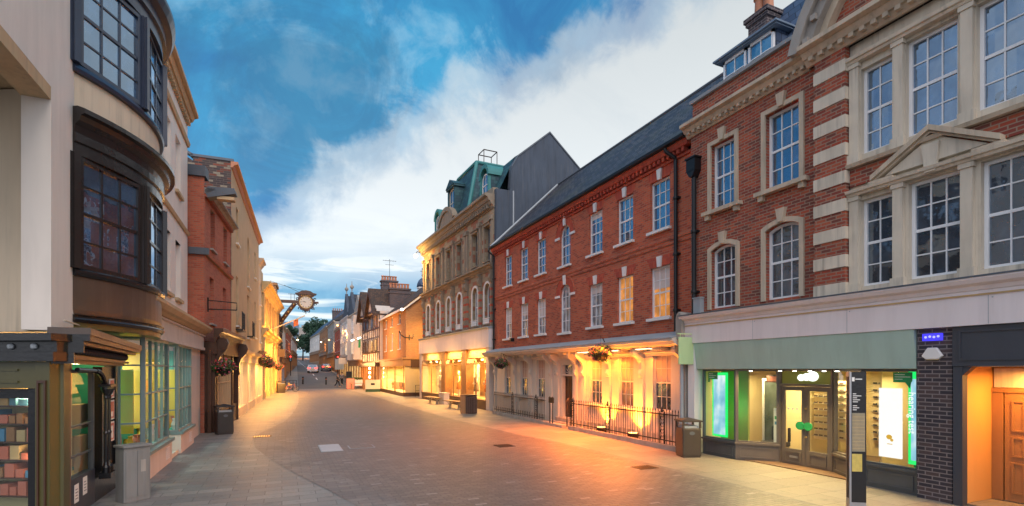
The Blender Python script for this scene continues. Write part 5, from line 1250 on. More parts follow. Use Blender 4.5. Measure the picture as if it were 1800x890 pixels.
G2, LG2 = terrace('gabled_victorian_house', 'farther pale victorian house with one pointed gable and finial', (9.1, 92), (9.2, 80.2), 0, 9.5, 'stucco_pale', 'slate_blue', 4, 3, 'ridge', wh=1.3, surr='paint_white', shopmat='wood_oak', rh=2.2)
front_gable(G2, 6.3, 11.5, 9.5, 13.2, 'render_grey', 'slate')
G3, _ = terrace('red_brick_corner_house', 'plain red brick house at the road bend beyond the pale gabled houses', (9.3, 104), (9.2, 93), 0, 8.0, 'brick_red', 'slate', 3, 2, 'flat', glassr=('glass_grey',), shop_glass='glass_dim_orange')
G4, _ = terrace('grey_gabled_house', 'grey stone house with a blue slate roof uphill from the red brick house', (9.4, 122), (9.3, 104.5), 0, 9.5, 'stone_grey', 'slate', 4, 2, 'ridge', shop_glass='glass_lit', seed=4)
G5, _ = terrace('brown_terrace_house', 'narrow brown brick terrace house high on the right of the far road', (9.2, 146), (9.3, 122.5), 0, 9.0, 'brick_brown', 'slate_blue', 5, 2, 'ridge', rh=4, seed=5, shop_glass='glass_dim_orange')
G6, _ = terrace('white_terrace_house', 'small white house at the far right end of the street below the trees', (8.0, 172), (9.2, 147), 0, 8.0, 'stucco_white', 'slate_blue', 5, 2, 'ridge', rh=4, seed=6, shop_glass='glass_dim_orange')
chim(13.2, 140, 9, 17.5, 2.6, 1.0, 'chimney stack with pots on the farthest blue slate roof', 5)

# ================================================================== left side
# A: stuccoed corner building with the two bow windows
A, LA = facade('stucco_bow_house', 'cream stucco corner building with two dark curved bow windows above the old shop front', (-3.2, 5.0), (-3.2, 22.3))
X0 = 4.97          # corner above the entrance
aw = [(13.65, 4.78, .95, 2.15, 0), (15.4, 4.78, .9, 2.15, 0), (13.65, 8.35, .95, 1.85, 0), (15.4, 8.35, .9, 1.85, 0)]
wall(A, X0, LA, 3.0, 6.7, [q for q in aw if q[1] < 6], 'stucco_white', rev=.2)
wall(A, 0, LA, 6.7, 11.55, [q for q in aw if q[1] > 6], 'stucco_white', rev=.2)
for x, z, ww, h, a in aw:
    m = MB(); m.box(x-ww/2, x+ww/2, .19, .21, z, z+h); m.build('blind_recess', 'stucco_white', A)
    m = MB(); m.box(x-ww/2-.1, x+ww/2+.1, -.1, 0, z-.1, z-.001); m.build('window_sill', 'stucco_tan', A)
moulding(A, 9.9, LA, [(.01, 7.35), (-.05, 7.35), (-.09, 7.45), (.01, 7.47)], 'stucco_tan', 'string_course')
moulding(A, 9.9, LA, [(.01, 10.65), (-.06, 10.65), (-.10, 10.78), (.01, 10.8)], 'stucco_tan', 'string_course')
moulding(A, 0, LA+.1, corn(0, 11.5, 11.95, .34, 3), 'paint_terracotta' if 0 else 'stucco_tan', 'cornice')
dentils(A, 9.6, LA, 11.40, 11.50, -.12, .01, .24, .12, 'stucco_tan')
m = MB(); m.box(0, LA, .36, 9, 6.95, 11.9); m.box(7.6, LA, 3.9, 9, 0, 6.94); m.add([(0, -.25, 11.96), (LA, -.25, 11.96), (LA, 4.5, 14), (0, 4.5, 14)], [(0, 1, 2, 3)]); m.build('rear_block', 'stucco_white', A)
m = MB(); m.box(LA-.3, LA, .36, 3.9, 0, 6.9); m.build('end_wall', 'stucco_white', A)
# canted wall beneath the overhang
cd = Vector((.473, .881)); c0 = (X0, .0); c1 = (X0+cd.x*4, cd.y*4)
m = MB(); nx, ny = .881, -.473
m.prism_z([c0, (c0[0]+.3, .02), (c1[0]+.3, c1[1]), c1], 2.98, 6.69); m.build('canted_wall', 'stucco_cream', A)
m = MB(); m.box(0, 7.6, .36, 3.5, 6.72, 6.9); m.box(.0, 7.6, .001, .359, 6.5, 6.699); m.box(0, 7.6, .9, 3.5, 6.66, 6.699); m.build('overhang_soffit', 'stucco_tan', A)
# bows
def bow(cx_, half, s_, z0, z1, n=20, ext=0.0):
    r = (half*half+s_*s_)/(2*s_); th = math.asin(half/r); pts = []
    for i in range(n+1):
        t = -th+2*th*i/n; pts.append((cx_+(r+ext)*math.sin(t), (r-s_)-(r+ext)*math.cos(t)))
    return pts
BX, BH, BS = 8.15, 2.3, .78
path = bow(BX, BH, BS, 0, 0)
def bowband(z0, z1, pr, mat, name, parent=None, inner=-.25):
    m = MB(); m.sweep(path, [(inner, z0), (pr, z0), (pr, z1), (inner, z1)]); return m.build(name, mat, parent or A, smooth=False)
def bowprof(prof, mat, name): m = MB(); m.sweep(path, prof); return m.build(name, mat, A)
bw_ = None
for lvl, (zb, zt, mt, gl) in enumerate(((4.12, 6.02, 'paint_bronze', 'glass_bow'), (7.58, 9.35, 'paint_navy', 'glass_mirror'))):
    r = (BH*BH+BS*BS)/(2*BS); th = math.asin(BH/r); segs = 5; cuts = [-1, -.36, .36, 1]
    for k in range(3):
        ta, tb_ = th*(cuts[k]+.03), th*(cuts[k+1]-.03)
        P = [(BX+r*math.sin(t), (r-BS)-r*math.cos(t)) for t in (ta, tb_)]
        L_ = math.dist(*P); an = math.atan2(P[1][1]-P[0][1], P[1][0]-P[0][0]); c_ = ((P[0][0]+P[1][0])/2, (P[0][1]+P[1][1])/2)
        o = window(A, c_[0], zb, round(L_-.04, 3), zt-zb, 3, 4, 0, d=-.03, y=c_[1], rotz=an, glass=gl, frame=mt, fw=.075, bar=.032)
    for k, q in enumerate(cuts):
        t = th*q; x, y = BX+r*math.sin(t), (r-BS)-r*math.cos(t)
        m = MB(); m.box(-.09, .09, -.07, .14, zb-.02, zt+.02); m.box(-.05, .05, -.11, -.07, zb-.02, zt+.02); m.build('mullion', mt, A, loc=(x, y, 0), rotz=t)
bowprof([(-.3, 3.34), (-.02, 3.34), (.0, 3.42), (.0, 3.98), (-.3, 3.98)], 'paint_brown', 'bow_panel')
bowprof([(-.3, 3.22), (.02, 3.20), (.06, 3.25), (.02, 3.30), (.05, 3.33), (-.3, 3.335)], 'paint_bronze', 'bow_base')
bowprof([(-.3, 3.985), (.03, 3.985), (.07, 4.03), (.07, 4.08), (.02, 4.11), (-.3, 4.11)], 'paint_black', 'bow_ledge')
bowprof([(-.3, 6.03), (.02, 6.03), (.02, 6.22), (.06, 6.24), (.06, 6.38), (.03, 6.40), (.05, 6.52), (.14, 6.58), (.17, 6.66), (.25, 6.68), (.25, 6.76), (.10, 6.82), (-.3, 6.84)], 'paint_bronze', 'bow_cornice')
bowprof([(-.3, 6.845), (-.04, 6.845), (-.04, 7.42), (-.3, 7.42)], 'stucco_cream', 'bow_apron')
bowprof([(-.3, 7.425), (.03, 7.425), (.05, 7.48), (.02, 7.56), (-.3, 7.57)], 'paint_navy', 'bow_ledge')
bowprof([(-.3, 9.37), (.02, 9.37), (.02, 9.6), (.08, 9.62), (.08, 9.8), (.2, 9.86), (.26, 10.0), (.26, 10.08), (-.3, 10.2)], 'paint_navy', 'bow_cornice')
bowprof([(-.3, 10.21), (-.02, 10.21), (-.02, 10.9), (-.3, 10.9)], 'stucco_cream', 'bow_apron')
m = MB(); m.sweep(path, [(-.02, 3.1), (-.02, 3.2), (-.85, 3.21), (-.85, 3.1)]); m.build('bow_soffit', 'paint_olive', A)
for (zz0, nm) in ((3.99, 'b'), (9.36, 'c'), (6.03, 'a')):
    pass
m = MB(); pp = bow(BX, BH, BS, 0, 0, ext=-.12); m.prism_z([(p[0], p[1]) for p in pp], 4.0, 4.06); m.prism_z([(p[0], p[1]) for p in pp], 7.42, 7.46); m.build('bow_floor', 'wood_dark', A)
m = MB()
for i in range(1, 7): m.tube([(X0-.6+i*.9, -.05-.02*(i % 2), 3.16+.02*math.sin(i*2)), (X0-.6+(i+1)*.9, -.05-.02*((i+1) % 2), 3.16+.02*math.sin(i*2+2))], .012, 6)
m.build('facade_cable', 'stucco_cream', A)
# black old shop front on the corner
S, _ = facade('old_black_shopfront', 'ornate black and olive old shop front with a glazed corner door under the stucco corner', (-3.2, 5.0), (-3.2, 22.3), cat='shop front')
def frame_cant(m0=None): pass
can = math.atan2(.881, .473)         # direction of canted door wall in the local plane
def cant_box(m, u0, u1, v0, v1, z0, z1):
    """u along the canted wall from the corner, v outwards towards the viewer"""
    P = []
    for u, v in ((u0, v0), (u1, v0), (u1, v1), (u0, v1)): P.append((X0+.473*u-.881*v, .881*u+.473*v))
    a = sum(P[i][0]*P[(i+1) % 4][1]-P[(i+1) % 4][0]*P[i][1] for i in range(4))
    m.prism_z(P if a > 0 else P[::-1], z0, z1)
m = MB(); cant_box(m, -.12, .11, -.05, .14, 0, 2.52); m.build('corner_pilaster', 'paint_olive', S)
m = MB()
for (a, b_) in ((-.075, -.05), (.04, .065)): cant_box(m, a, b_, .141, .165, .3, 2.2)
cant_box(m, -.075, .065, .141, .165, 2.2, 2.24); cant_box(m, -.12, .12, .141, .18, 0, .22); m.build('pilaster_moulding', 'wood_dark', S)
m = MB(); cant_box(m, .111, 3.2, -.05, .10, 2.12, 2.52); cant_box(m, .42, 3, .101, .12, 2.2, 2.23); cant_box(m, .42, 3, .101, .12, 2.38, 2.41); m.build('door_lintel', 'paint_olive', S)
m = MB(); cant_box(m, -.3, 3.2, -.05, .26, 2.525, 2.66); cant_box(m, -.3, 3.2, -.05, .20, 2.665, 2.82); cant_box(m, -.35, 3.2, -.05, .34, 2.825, 2.93)
m.build('corner_fascia', 'paint_black', S)
for k, u in enumerate((.05, .42, .8)):
    m = MB(); P = (X0+.473*u-.881*.21, .881*u+.473*.21); m.lathe([(.002, -.05), (.04, -.03), (.05, 0), (.04, .03), (.002, .05)], (P[0], P[1], 2.745), 8); m.build('rosette', 'lead_pale', S)
m = MB(); cant_box(m, .12, .40, -.22, -.02, .0, 2.115); cant_box(m, .32, 2.6, -.3, -.02, 0, .14); m.build('door_post', 'paint_black', S)
m = MB(); cant_box(m, .401, .45, -.24, -.16, .14, 2.1); cant_box(m, .45, 2.6, -.24, -.16, 1.95, 2.1); dd = m.build('glazed_door', 'paint_black', S)
m = MB(); cant_box(m, .45, 2.6, -.21, -.20, .14, 1.95); m.build('pane', 'glass_clear', dd)
# goods behind the corner door
m = MB()
for k in range(6): cant_box(m, .48, 2.4, -.75, -.36, .35+k*.29, .37+k*.29)
m.each('display_shelf', 'wood_dark', S)
random.seed(3)
gm = [MB(), MB(), MB(), MB()]
for k in range(6):
    u = .50
    while u < 2.3:
        w_ = random.uniform(.09, .2); h_ = random.uniform(.1, .24); cant_box(random.choice(gm), u, u+w_*.9, -.66, -.40, .372+k*.29, .372+k*.29+h_); u += w_+.02
for mb_, mt in zip(gm, ('stone_gold', 'poster_blue', 'wood_oak', 'poster_red')): mb_.each('display_item', mt, S)
m = MB(); cant_box(m, .45, 3.0, -.80, -.75, 0, 2.5); m.build('back_wall', 'shop_wall', S)
l_, _ = at(S, X0+.85, .62, 2.05); light('POINT', l_, 30, (1, .6, .25), .05)
for z_, e_ in ((1.9, 12), (1.0, 7)): l_, _ = at(S, X0+.60, .42, z_); light('POINT', l_, e_, (1, .66, .34), .04)  # unseen fill lights added between pane and goods to brighten them
# side front: x from X0+.12 to 7.75
sx0, sx1 = X0+.30, 7.85
m = MB(); m.box(X0-.03, sx0-.09, -.16, .05, 0, 2.50); m.build('corner_post', 'paint_olive', S)
m = MB(); m.box(sx0-.088, sx0, -.15, .05, 0, 2.49); m.build('window_post', 'paint_copper', S)
m = MB(); m.box(X0-.17, X0-.122, -.52, .0, 2.84, 2.94); m.box(X0-.165, X0-.122, -.44, .0, 2.66, 2.84); m.box(X0-.16, X0-.122, -.32, .0, 2.49, 2.66); m.build('cornice_end', 'paint_black', S)
m = MB(); m.box(sx0+.002, sx0+1.25, -.12, .02, 0, .62); m.build('stall_board', 'paint_slate', S)
m = MB(); m.box(sx0+1.252, sx1, -.12, .05, 0, .5); m.build('stall_riser', 'paint_black', S)
m = MB(); m.box(sx0+.05, sx0+.07, -.1, -.04, .62, 2.4); m.box(sx0+.07, sx0+1.25, -.09, -.05, 1.45, 1.48); m.box(sx0+.07, sx0+1.25, -.09, -.05, .95, .98); m.box(sx0+1.2, sx0+1.26, -.11, -.03, .62, 2.4); m.box(sx0+.07, sx0+1.2, -.1, -.04, 2.34, 2.4)
sw_ = m.build('window', 'paint_grey', S)
m = MB(); m.box(sx0+.05, sx0+1.25, -.072, -.068, .62, 2.38); m.build('pane', 'glass_clear', sw_)
m = MB(); m.box(sx1-1.0, sx1-.6, -.14, -.0, .5, 2.45); m.box(sx1-.14, sx1, -.14, .05, .5, 2.5); m.each('dark_post', 'paint_black', S)
# twin slender columns with capitals and arch above
m = MB()
for x in (sx0+1.42, sx0+1.60):
    m.lathe([(.07, .5), (.07, .6), (.045, .64), (.032, .7), (.03, 1.2), (.045, 1.23), (.03, 1.27), (.028, 1.85), (.04, 1.88), (.03, 1.92), (.06, 1.97), (.085, 2.04), (.085, 2.08)], (x, -.24, 0), 12)
m.box(sx0+1.34, sx0+1.68, -.33, -.15, .40, .5); m.box(sx0+1.33, sx0+1.69, -.33, -.15, 2.08, 2.13)
m.build('column_pair', 'paint_black', S, smooth=False)
m = MB()
for k in range(8):
    a0 = math.pi/2*k/8; a1 = math.pi/2*(k+1)/8
    m.tube([(sx0+.95+.5*math.sin(a1) if 0 else sx0+1.0+.5*math.cos(a0), -.2, 2.02+.36*math.sin(a0)), (sx0+1.0+.5*math.cos(a1), -.2, 2.02+.36*math.sin(a1))], .045, 8)
m.tube([(sx0+1.0, -.2, 2.38), (sx0+.1, -.2, 2.40)], .035, 8)
m.build('arch_moulding', 'paint_black', S)
m = MB(); m.box(sx0+1.7, sx1-.15, -.1, .0, .5, 2.45); m.build('recess_back', 'paint_black', S)
# cornice with egg and dart, falling slightly with the pavement
m = MB(); xa, xb = X0-.12, sx1+.12
def tap(m, xa, xb, ya, yb, za0, za1, zb0, zb1):
    m.add([(xa, ya, za0), (xb, ya, zb0), (xb, yb, zb0), (xa, yb, za0), (xa, ya, za1), (xb, ya, zb1), (xb, yb, zb1), (xa, yb, za1)], [(0, 3, 2, 1), (4, 5, 6, 7), (0, 1, 5, 4), (1, 2, 6, 5), (2, 3, 7, 6), (3, 0, 4, 7)])
tap(m, xa, xb, -.22, .0, 2.50, 2.56, 2.47, 2.52); tap(m, xa, xb, -.30, .0, 2.563, 2.62, 2.523, 2.56); tap(m, xa, xb, -.42, .0, 2.78, 2.84, 2.70, 2.74); tap(m, xa, xb, -.50, .0, 2.843, 2.93, 2.743, 2.80)
m.each('cornice', 'paint_copper', S)
m = MB(); tap(m, xa, xb, -.24, .0, 2.623, 2.777, 2.563, 2.697); m.build('cornice_back', 'paint_black', S)
m = MB(); x = xa+.05
while x < xb-.1:
    z = 2.70-.06*(x-xa)/(xb-xa); m.lathe([(.005, -.06), (.035, -.035), (.045, 0), (.035, .04), (.01, .07)], (x, -.29, z), 8); x += .125
m.build('egg_moulding', 'paint_black', S)
m = MB(); tap(m, xa-.02, xb, -.52, .0, 2.933, 3.04, 2.80, 2.9); m.build('lead_top', 'paint_brown', S)
for k, (x, lb) in enumerate(((sx0+.22, 'lower white notice pasted under the old shop window, nearest the corner'), (sx0+.62, 'white notice pasted under the old shop window, farther from the corner'))):
    tb = thing_at('paper_notice', lb, 'notice', S, x, -.125, .22+.05*k); m = MB(); m.box(0, .2, -.004, 0, 0, .3); m.build('paper', 'poster_white', tb)
    m = MB()
    for q in range(4): m.box(.04, .16-.02*(q % 2), -.006, -.0045, .06+.05*q, .072+.05*q)
    m.build('lettering', 'cloth_grey', tb)
for k in range(3):
    tb = thing_at('poster', ('lowest', 'middle', 'topmost')[k]+' of three small reddish posters on the dark post beside the green shop', 'poster', S, sx1-.42, -.145, 1.0+k*.42); m = MB(); m.box(-.18, .12, -.01, 0, 0, .38); m.build('paper', 'poster_white', tb); m = MB(); m.box(-.15, .09, -.013, -.011, .03, .35); m.build('print', 'poster_red', tb); m = MB(); m.box(-.1, .02, -.016, -.014, .06, .16 if k else .3); m.build('lettering', 'poster_white', tb)
# interior of the old shop window
m = MB(); m.box(6.42, sx1, .9, .95, 0, 2.5); m.box(sx1-.02, sx1+.0, .06, .9, 0, 2.5); m.build('interior_wall', 'shop_teal', S)
m = MB(); m.box(X0+1.0, sx1, .06, .3, .5, .55); m.build('display_floor', 'shop_yellow', S)
m = MB(); m.box(6.9, 7.3, .2, .45, 1.3, 1.75); m.box(6.6, 7.0, .12, .2, .55, 1.2); m.box(7.35, 7.7, .2, .6, .55, 1.1); m.each('display_box', 'stone_gold', S)
l_, _ = at(S, 6.9, .3, 2.3); light('POINT', l_, 16, (1, .8, .35), .06)
# green shop with gridded windows
K, _ = facade('teal_shopfront', 'grey green shop front with tall gridded windows glowing teal inside', (-3.2, 5.0), (-3.2, 22.3), cat='shop front')
def shopwin(t, x0, y0, x1, y1, z0, z1, nx, rows_, mat, glass, post=.07):
    L = math.dist((x0, y0), (x1, y1)); an = math.atan2(y1-y0, x1-x0); m = MB()
    m.box(0, post, 0, .09, z0, z1); m.box(L-post, L, 0, .09, z0, z1); m.box(post, L-post, 0, .08, z0, z0+.06); m.box(post, L-post, 0, .08, z1-.06, z1)
    for i in range(1, nx): x = post+(L-2*post)*i/nx; m.box(x-.017, x+.017, .01, .07, z0+.06, z1-.06)
    for i in range(1, rows_): z = z0+(z1-z0)*i/rows_; m.box(post, L-post, .015, .06, z-.017, z+.017)
    f = m.build('window', mat, t, loc=(x0, y0, 0), rotz=an)
    m = MB(); m.add([(post*.5, .045, z0+.03), (L-post*.5, .045, z0+.03), (L-post*.5, .045, z1-.03), (post*.5, .045, z1-.03)], [(0, 1, 2, 3)]); m.build('pane', glass, f)
kx = [8.25, 8.35, 10.95, 12.3, 14.6]; yf = -.50
shopwin(K, kx[0], -.02, kx[1], yf, .62, 3.12, 1, 4, 'paint_teal', 'glass_clear')
shopwin(K, kx[1], yf, kx[2], yf, .62, 3.12, 4, 4, 'paint_teal', 'glass_clear')
shopwin(K, kx[2], yf, kx[2]+.35, .35, .62, 3.12, 1, 4, 'paint_teal', 'glass_clear')
shopwin(K, kx[3]-.35, .35, kx[3], yf, .62, 3.12, 1, 4, 'paint_teal', 'glass_clear')
shopwin(K, kx[3], yf, kx[4], yf, .62, 3.12, 4, 4, 'paint_teal', 'glass_clear')
m = MB(); m.box(kx[1]-.06, kx[2]+.02, yf-.06, .2, .0, .54); m.box(kx[3]-.02, kx[4]+.02, yf-.06, .2, .0, .54); m.each('stall_riser', 'stucco_pale', K)
m = MB(); m.box(kx[1]-.1, kx[2]+.05, yf-.12, .2, .545, .62); m.box(kx[3]-.05, kx[4]+.05, yf-.12, .2, .545, .62); m.each('window_ledge', 'paint_teal', K)
m = MB()
for a in (kx[2]-.75, kx[4]-.9):
    for k in range(6): m.box(a, a+.4, yf-.075, yf-.061, .14+k*.055, .165+k*.055)
m.each('vent_grille', 'paint_white', K)
m = MB(); m.box(kx[2]+.36, kx[3]-.36, .36, .42, 0, 3.1); m.build('shop_door', 'paint_teal', K)
m = MB(); m.box(kx[2], kx[3], yf, .36, 0, .12); m.build('door_step', 'stone_light', K)
moulding(K, kx[0]-.2, LA+.05, [(.0, 3.12), (yf-.06, 3.12), (yf-.06, 3.22), (yf-.02, 3.23), (yf-.02, 3.62), (yf-.08, 3.64), (yf-.08, 3.68), (0, 3.70)], 'stucco_pale', 'fascia')
moulding(K, kx[0]-.3, LA+.12, [(.0, 3.705), (yf-.08, 3.705), (yf-.14, 3.77), (yf-.22, 3.80), (yf-.30, 3.90), (yf-.30, 3.97), (0, 4.10)], 'stucco_tan', 'cornice')
m = MB(); m.box(kx[4], LA, yf+.1, .0, 0, 3.12); m.build('end_pier', 'stucco_pale', K)
room(K, kx[0], kx[4], -.02, 3.4, .05, 3.1, 'shop_teal', 'shop_dark', 'shop_cream')
m = MB(); m.box(8.42, 8.44, .1, 2.5, .1, 3.0); m.box(12.1, 12.3, .5, 2.5, .1, 3.0); m.build('teal_panel', 'shop_teal', K)
m = MB(); m.box(10.3, 10.36, -.3, .35, .95, 2.9); m.box(13.9, 13.96, -.3, .5, .7, 2.4); m.box(9.0, 9.04, -.15, .2, .96, 2.4); m.each('yellow_display', 'shop_yellow', K)
m = MB(); m.box(8.5, 10.8, .1, 1.2, .6, .95); m.box(12.5, 14.4, .1, 1.0, .6, .9); m.each('display_table', 'shop_teal', K)
m = MB()
for x in (9.2, 10.1, 12.9, 13.7): m.lathe([(.12, .95), (.16, 1.1), (.1, 1.35), (.05, 1.5), (.09, 1.62), (.02, 1.75)], (x, .45, 0), 10)
m.each('display_vase', 'wood_oak', K)
m = MB(); m.tube([(8.6, .3, 1.0), (8.9, .5, 1.9)], .03, 6); m.tube([(9.8, .3, .95), (10.0, .3, 2.4)], .05, 6); m.each('display_rod', 'gilt', K)
for x in (9.5, 13.3):
    l_, _ = at(K, x, 1.0, 2.85); light('AREA', l_, 75, (.72, 1, .9), .7)
rk = random.Random(12); gk = [MB(), MB(), MB()]
for x in (8.7, 9.3, 9.9, 10.5, 12.6, 13.1, 13.6, 14.1):
    for q in range(3):
        hh = rk.uniform(.12, .5); xx = x+rk.uniform(-.1, .1); yy = -.34+.2*q; rk.choice(gk).lathe([(.04, 0), (rk.uniform(.05, .09), hh*.4), (.04, hh*.8), (.05, hh)], (xx, yy, .66), 9)
m = MB(); m.box(8.45, 10.8, -.4, .08, .60, .655); m.box(12.4, 14.45, -.4, .08, .60, .655); m.each('display_ledge', 'shop_teal', K)
for g_, mt in zip(gk, ('poster_white', 'shop_yellow', 'poster_red')): g_.each('ornament', mt, K)
l_, _ = at(K, 9.4, .9, 2.4); light('POINT', l_, 30, (1, .72, .2), .1)
# B pub ------------------------------------------------------------
Bp, LB = facade('red_brick_pub', 'small red brick pub with a carved dark timber front and scroll brackets', (-2.68, 22.5), (-2.26, 28.2))
bwn = [(1.5, 7.25, .85, 1.6, 0), (4.25, 7.25, .85, 1.6, 0), (1.35, 4.25, .85, 1.85, 0), (4.1, 4.25, .85, 1.85, 0)]
wall(Bp, 0, LB, 3.5, 9.15, bwn, 'brick_left', rev=.25)
for x, z, ww, h, a in bwn: window(Bp, x, z, ww, h, 2, 4, 0, d=.17, glass='glass_grey', sill='stone_grey', sw=.1)
m = MB(); m.box(-.02, .0, 0, 4, 0, 9.7); m.build('side_wall', 'brick_left', Bp)
m = MB(); m.box(.0, LB, .3, 6, 3.5, 9.1); m.build('rear_block', 'brick_left', Bp)
m = MB(); m.box(-.12, .5, -.05, 4, 9.71, 10.1); m.build('parapet_cap', 'lead', Bp)
m = MB(); m.add([(.5, -.35, 9.25), (LB, -.35, 9.25), (LB, 3.5, 11.6), (.5, 3.5, 11.6)], [(0, 1, 2, 3)]); m.build('roof', 'roof_tile', Bp)
moulding(Bp, 0, LB, [(.01, 9.12), (-.14, 9.12), (-.2, 9.2), (-.34, 9.22), (-.34, 9.3), (.01, 9.32)], 'stone_grey', 'eaves')
dentils(Bp, .02, LB, 8.98, 9.115, -.14, .01, .2, .1, 'brick_left')
moulding(Bp, -.02, LB, [(.01, 6.75), (-.1, 6.75), (-.14, 6.88), (-.05, 6.95), (.01, 6.95)], 'brick_left', 'string_course')
m = MB(); m.box(-.14, .02, -.16, .5, 6.75, 7.0); m.build('string_end', 'lead', Bp)
moulding(Bp, -.1, LB, corn(-.35, 3.45, 3.98, .30, 3), 'wood_dark', 'pub_cornice')
m = MB(); m.box(-.06, LB, -.42, .1, 3.0, 3.45); m.build('pub_fascia', 'wood_dark', Bp)
m = MB(); m.box(0, LB, -.30, .1, 0, .8)
for x in (0, .35, 3.9, LB-.3): m.box(x, x+.16, -.36, .1, 0, 3.0)
m.build('pub_front', 'wood_dark', Bp)
m = MB()
for k in range(9): x = .55+k*.4; m.box(x, x+.07, -.30, -.22, .8, 3.0)
m.box(.5, 3.9, -.29, -.23, 1.85, 1.9); pf = m.build('glazing_mullion', 'stucco_tan', Bp)
m = MB(); m.box(.5, 3.9, -.16, -.14, .8, 3.0); m.build('pane', 'glass_dim_orange', pf)
m = MB(); m.box(4.1, LB-.35, -.10, -.06, 0, 3.0); m.build('pub_door', 'wood_dark', Bp)
m = MB(); m.box(-.05, -.02, .3, .7, .2, 3.0); m.build('side_glow_panel', 'glass_lit', Bp)
m = MB()
for y in (-.25, .15, .75): m.box(-.14, -.021, y, y+.12, 0, 3.1)
m.each('side_post', 'wood_dark', Bp)
for x in (.1, LB-.45):
    m = MB(); m.prism_x([(-.36, 2.1), (-.46, 2.2), (-.42, 2.6), (-.50, 2.9), (-.72, 3.15), (-.80, 3.4), (-.72, 3.6), (-.5, 3.65), (-.36, 3.6)], x, x+.24)
    m.lathe([(.12, -.14), (.14, 0), (.12, .14)], (0, 0, 0), 10) if 0 else None
    m.tube([(x-.03, -.62, 3.35), (x+.27, -.62, 3.35)], .15, 14); m.build('scroll_bracket', 'wood_dark', Bp)
tb = thing_at('sign_bracket', 'empty black iron sign bracket on the red brick pub', 'bracket', Bp, .5, -.02, 4.75); m = MB(); m.tube([(0, 0, 0), (0, -1.0, .0)], .025, 6); m.tube([(0, 0, .35), (0, -1.0, .28), (0, -1.0, 0)], .02, 6); m.tube([(0, 0, -.1), (0, 0, .45)], .03, 6); m.build('iron_frame', 'iron', tb)
tb = thing_at('floodlight', 'large box floodlight on the top corner of the red brick pub', 'light', Bp, .2, -.1, 8.95); m = MB(); m.prism_x([(-.95, .25), (0, .0), (.1, .25), (0, .42), (-.9, .45)], -.2, .25); m.build('housing', 'lead', tb); m = MB(); m.box(-.15, .2, -.9, -.3, .0, .12); m.build('lens', 'stucco_tan', tb)
l_, _ = at(Bp, -.6, .3, 1.6); light('POINT', l_, 25, (1, .25, .05), .15)
l_, _ = at(Bp, LB+.3, -1.0, 2.6); light('POINT', l_, 60, (1, .5, .15), .2)
# L3 cream ----------------------------------------------------------
L3, LL = facade('cream_town_house', 'tall cream stucco town house with arched niche and lit shop beyond the pub', (-2.24, 28.25), (-1.66, 44.8))
w3 = [(2.4, 9.0, .95, 1.9, 0), (8.3, 7.6, 1.4, 3.2, .7), (13.3, 9.0, .95, 1.9, 0), (2.4, 4.7, .95, 2.6, 0), (8.3, 4.4, 1.4, 2.7, 0), (13.3, 4.7, .95, 2.6, 0)]
wall(L3, 0, LL, 3.2, 12.3, w3, 'stucco_tan', rev=.3)
for i, (x, z, ww, h, a) in enumerate(w3):
    window(L3, x, z, ww, h, 2, 4, a, d=.2, glass='glass_curtain' if i != 0 else 'glass_dark', sill='paint_white', sw=.12)
for x in (2.4, 8.3):
    m = MB(); ww = 1.4
    for k in range(11): xx = x-ww/2+ww*k/10; m.tube([(xx, -.3, 4.5), (xx, -.3, 5.4)], .015, 5)
    m.box(x-ww/2, x+ww/2, -.32, -.28, 5.38, 5.42); m.box(x-ww/2, x+ww/2, -.34, 0, 4.42, 4.5); m.build('balcony_rail', 'iron', L3)
m = MB(); m.box(-.02, 0, 0, 1.6, 0, 12.5); m.box(-.02, 0, 1.6, 9, 0, 12.3); m.prism_x([(1.6, 12.3), (9, 12.3), (9, 16), (3.4, 13.4)], -.02, 0); m.build('party_wall', 'brick_patchy', L3)
m = MB(); m.box(-.06, .3, -.1, 1.7, 12.5, 12.62); m.prism_x([(1.6, 12.5), (3.4, 13.4), (9, 16), (9, 16.15), (3.4, 13.55), (1.6, 12.62)][::-1], -.06, .3); m.build('coping', 'lead', L3)
moulding(L3, -.05, LL+.1, corn(0, 12.2, 12.5, .30, 2), 'stucco_tan' if 0 else 'paint_terracotta', 'cornice')
m = MB(); m.box(0, LL, .4, 8, 3.2, 12.2); m.build('rear_block', 'stucco_tan', L3)
moulding(L3, 0, LL, [(.0, 2.8), (-.3, 2.8), (-.32, 3.2), (-.5, 3.3), (-.55, 3.45), (0, 3.6)], 'stucco_cream', 'shop_cornice')
m = MB()
for x in (0, 4.6, 5.2, 9.4, 11.6, LL-.35): m.box(x, x+.35, -.28, .1, 0, 2.8)
m.box(0, LL, -.25, .1, 0, .45); m.build('shop_front', 'stucco_cream', L3)
m = MB(); m.box(.35, LL-.35, -.08, -.05, .45, 2.8); m.build('pane', 'glass_glow', L3)
for x in (1.5, 6, 11, 15):
    wash(L3, x, -1.1, 2.4, 28, (1, .46, .08), .8, .3, 0); l_, _ = at(L3, x, -.75, 2.72); light('AREA', l_, 130, (1, .42, .09), .9)
L4, LL4 = facade('slim_pale_house', 'slim pale house between the cream town house and the golden classical building', (-1.66, 44.85), (-1.55, 47.3))
w4 = [(1.3, 4.6, .9, 1.8, 0), (1.3, 7.6, .9, 1.8, 0)]
wall(L4, 0, LL4, 0, 11.0, w4, 'stucco_cream'); [window(L4, x, z, ww, h, 2, 4, 0, glass='glass_curtain', sill='paint_white') for x, z, ww, h, a in w4]
m = MB(); m.box(0, LL4, .4, 8, 0, 10.9); m.build('rear_block', 'stucco_cream', L4)
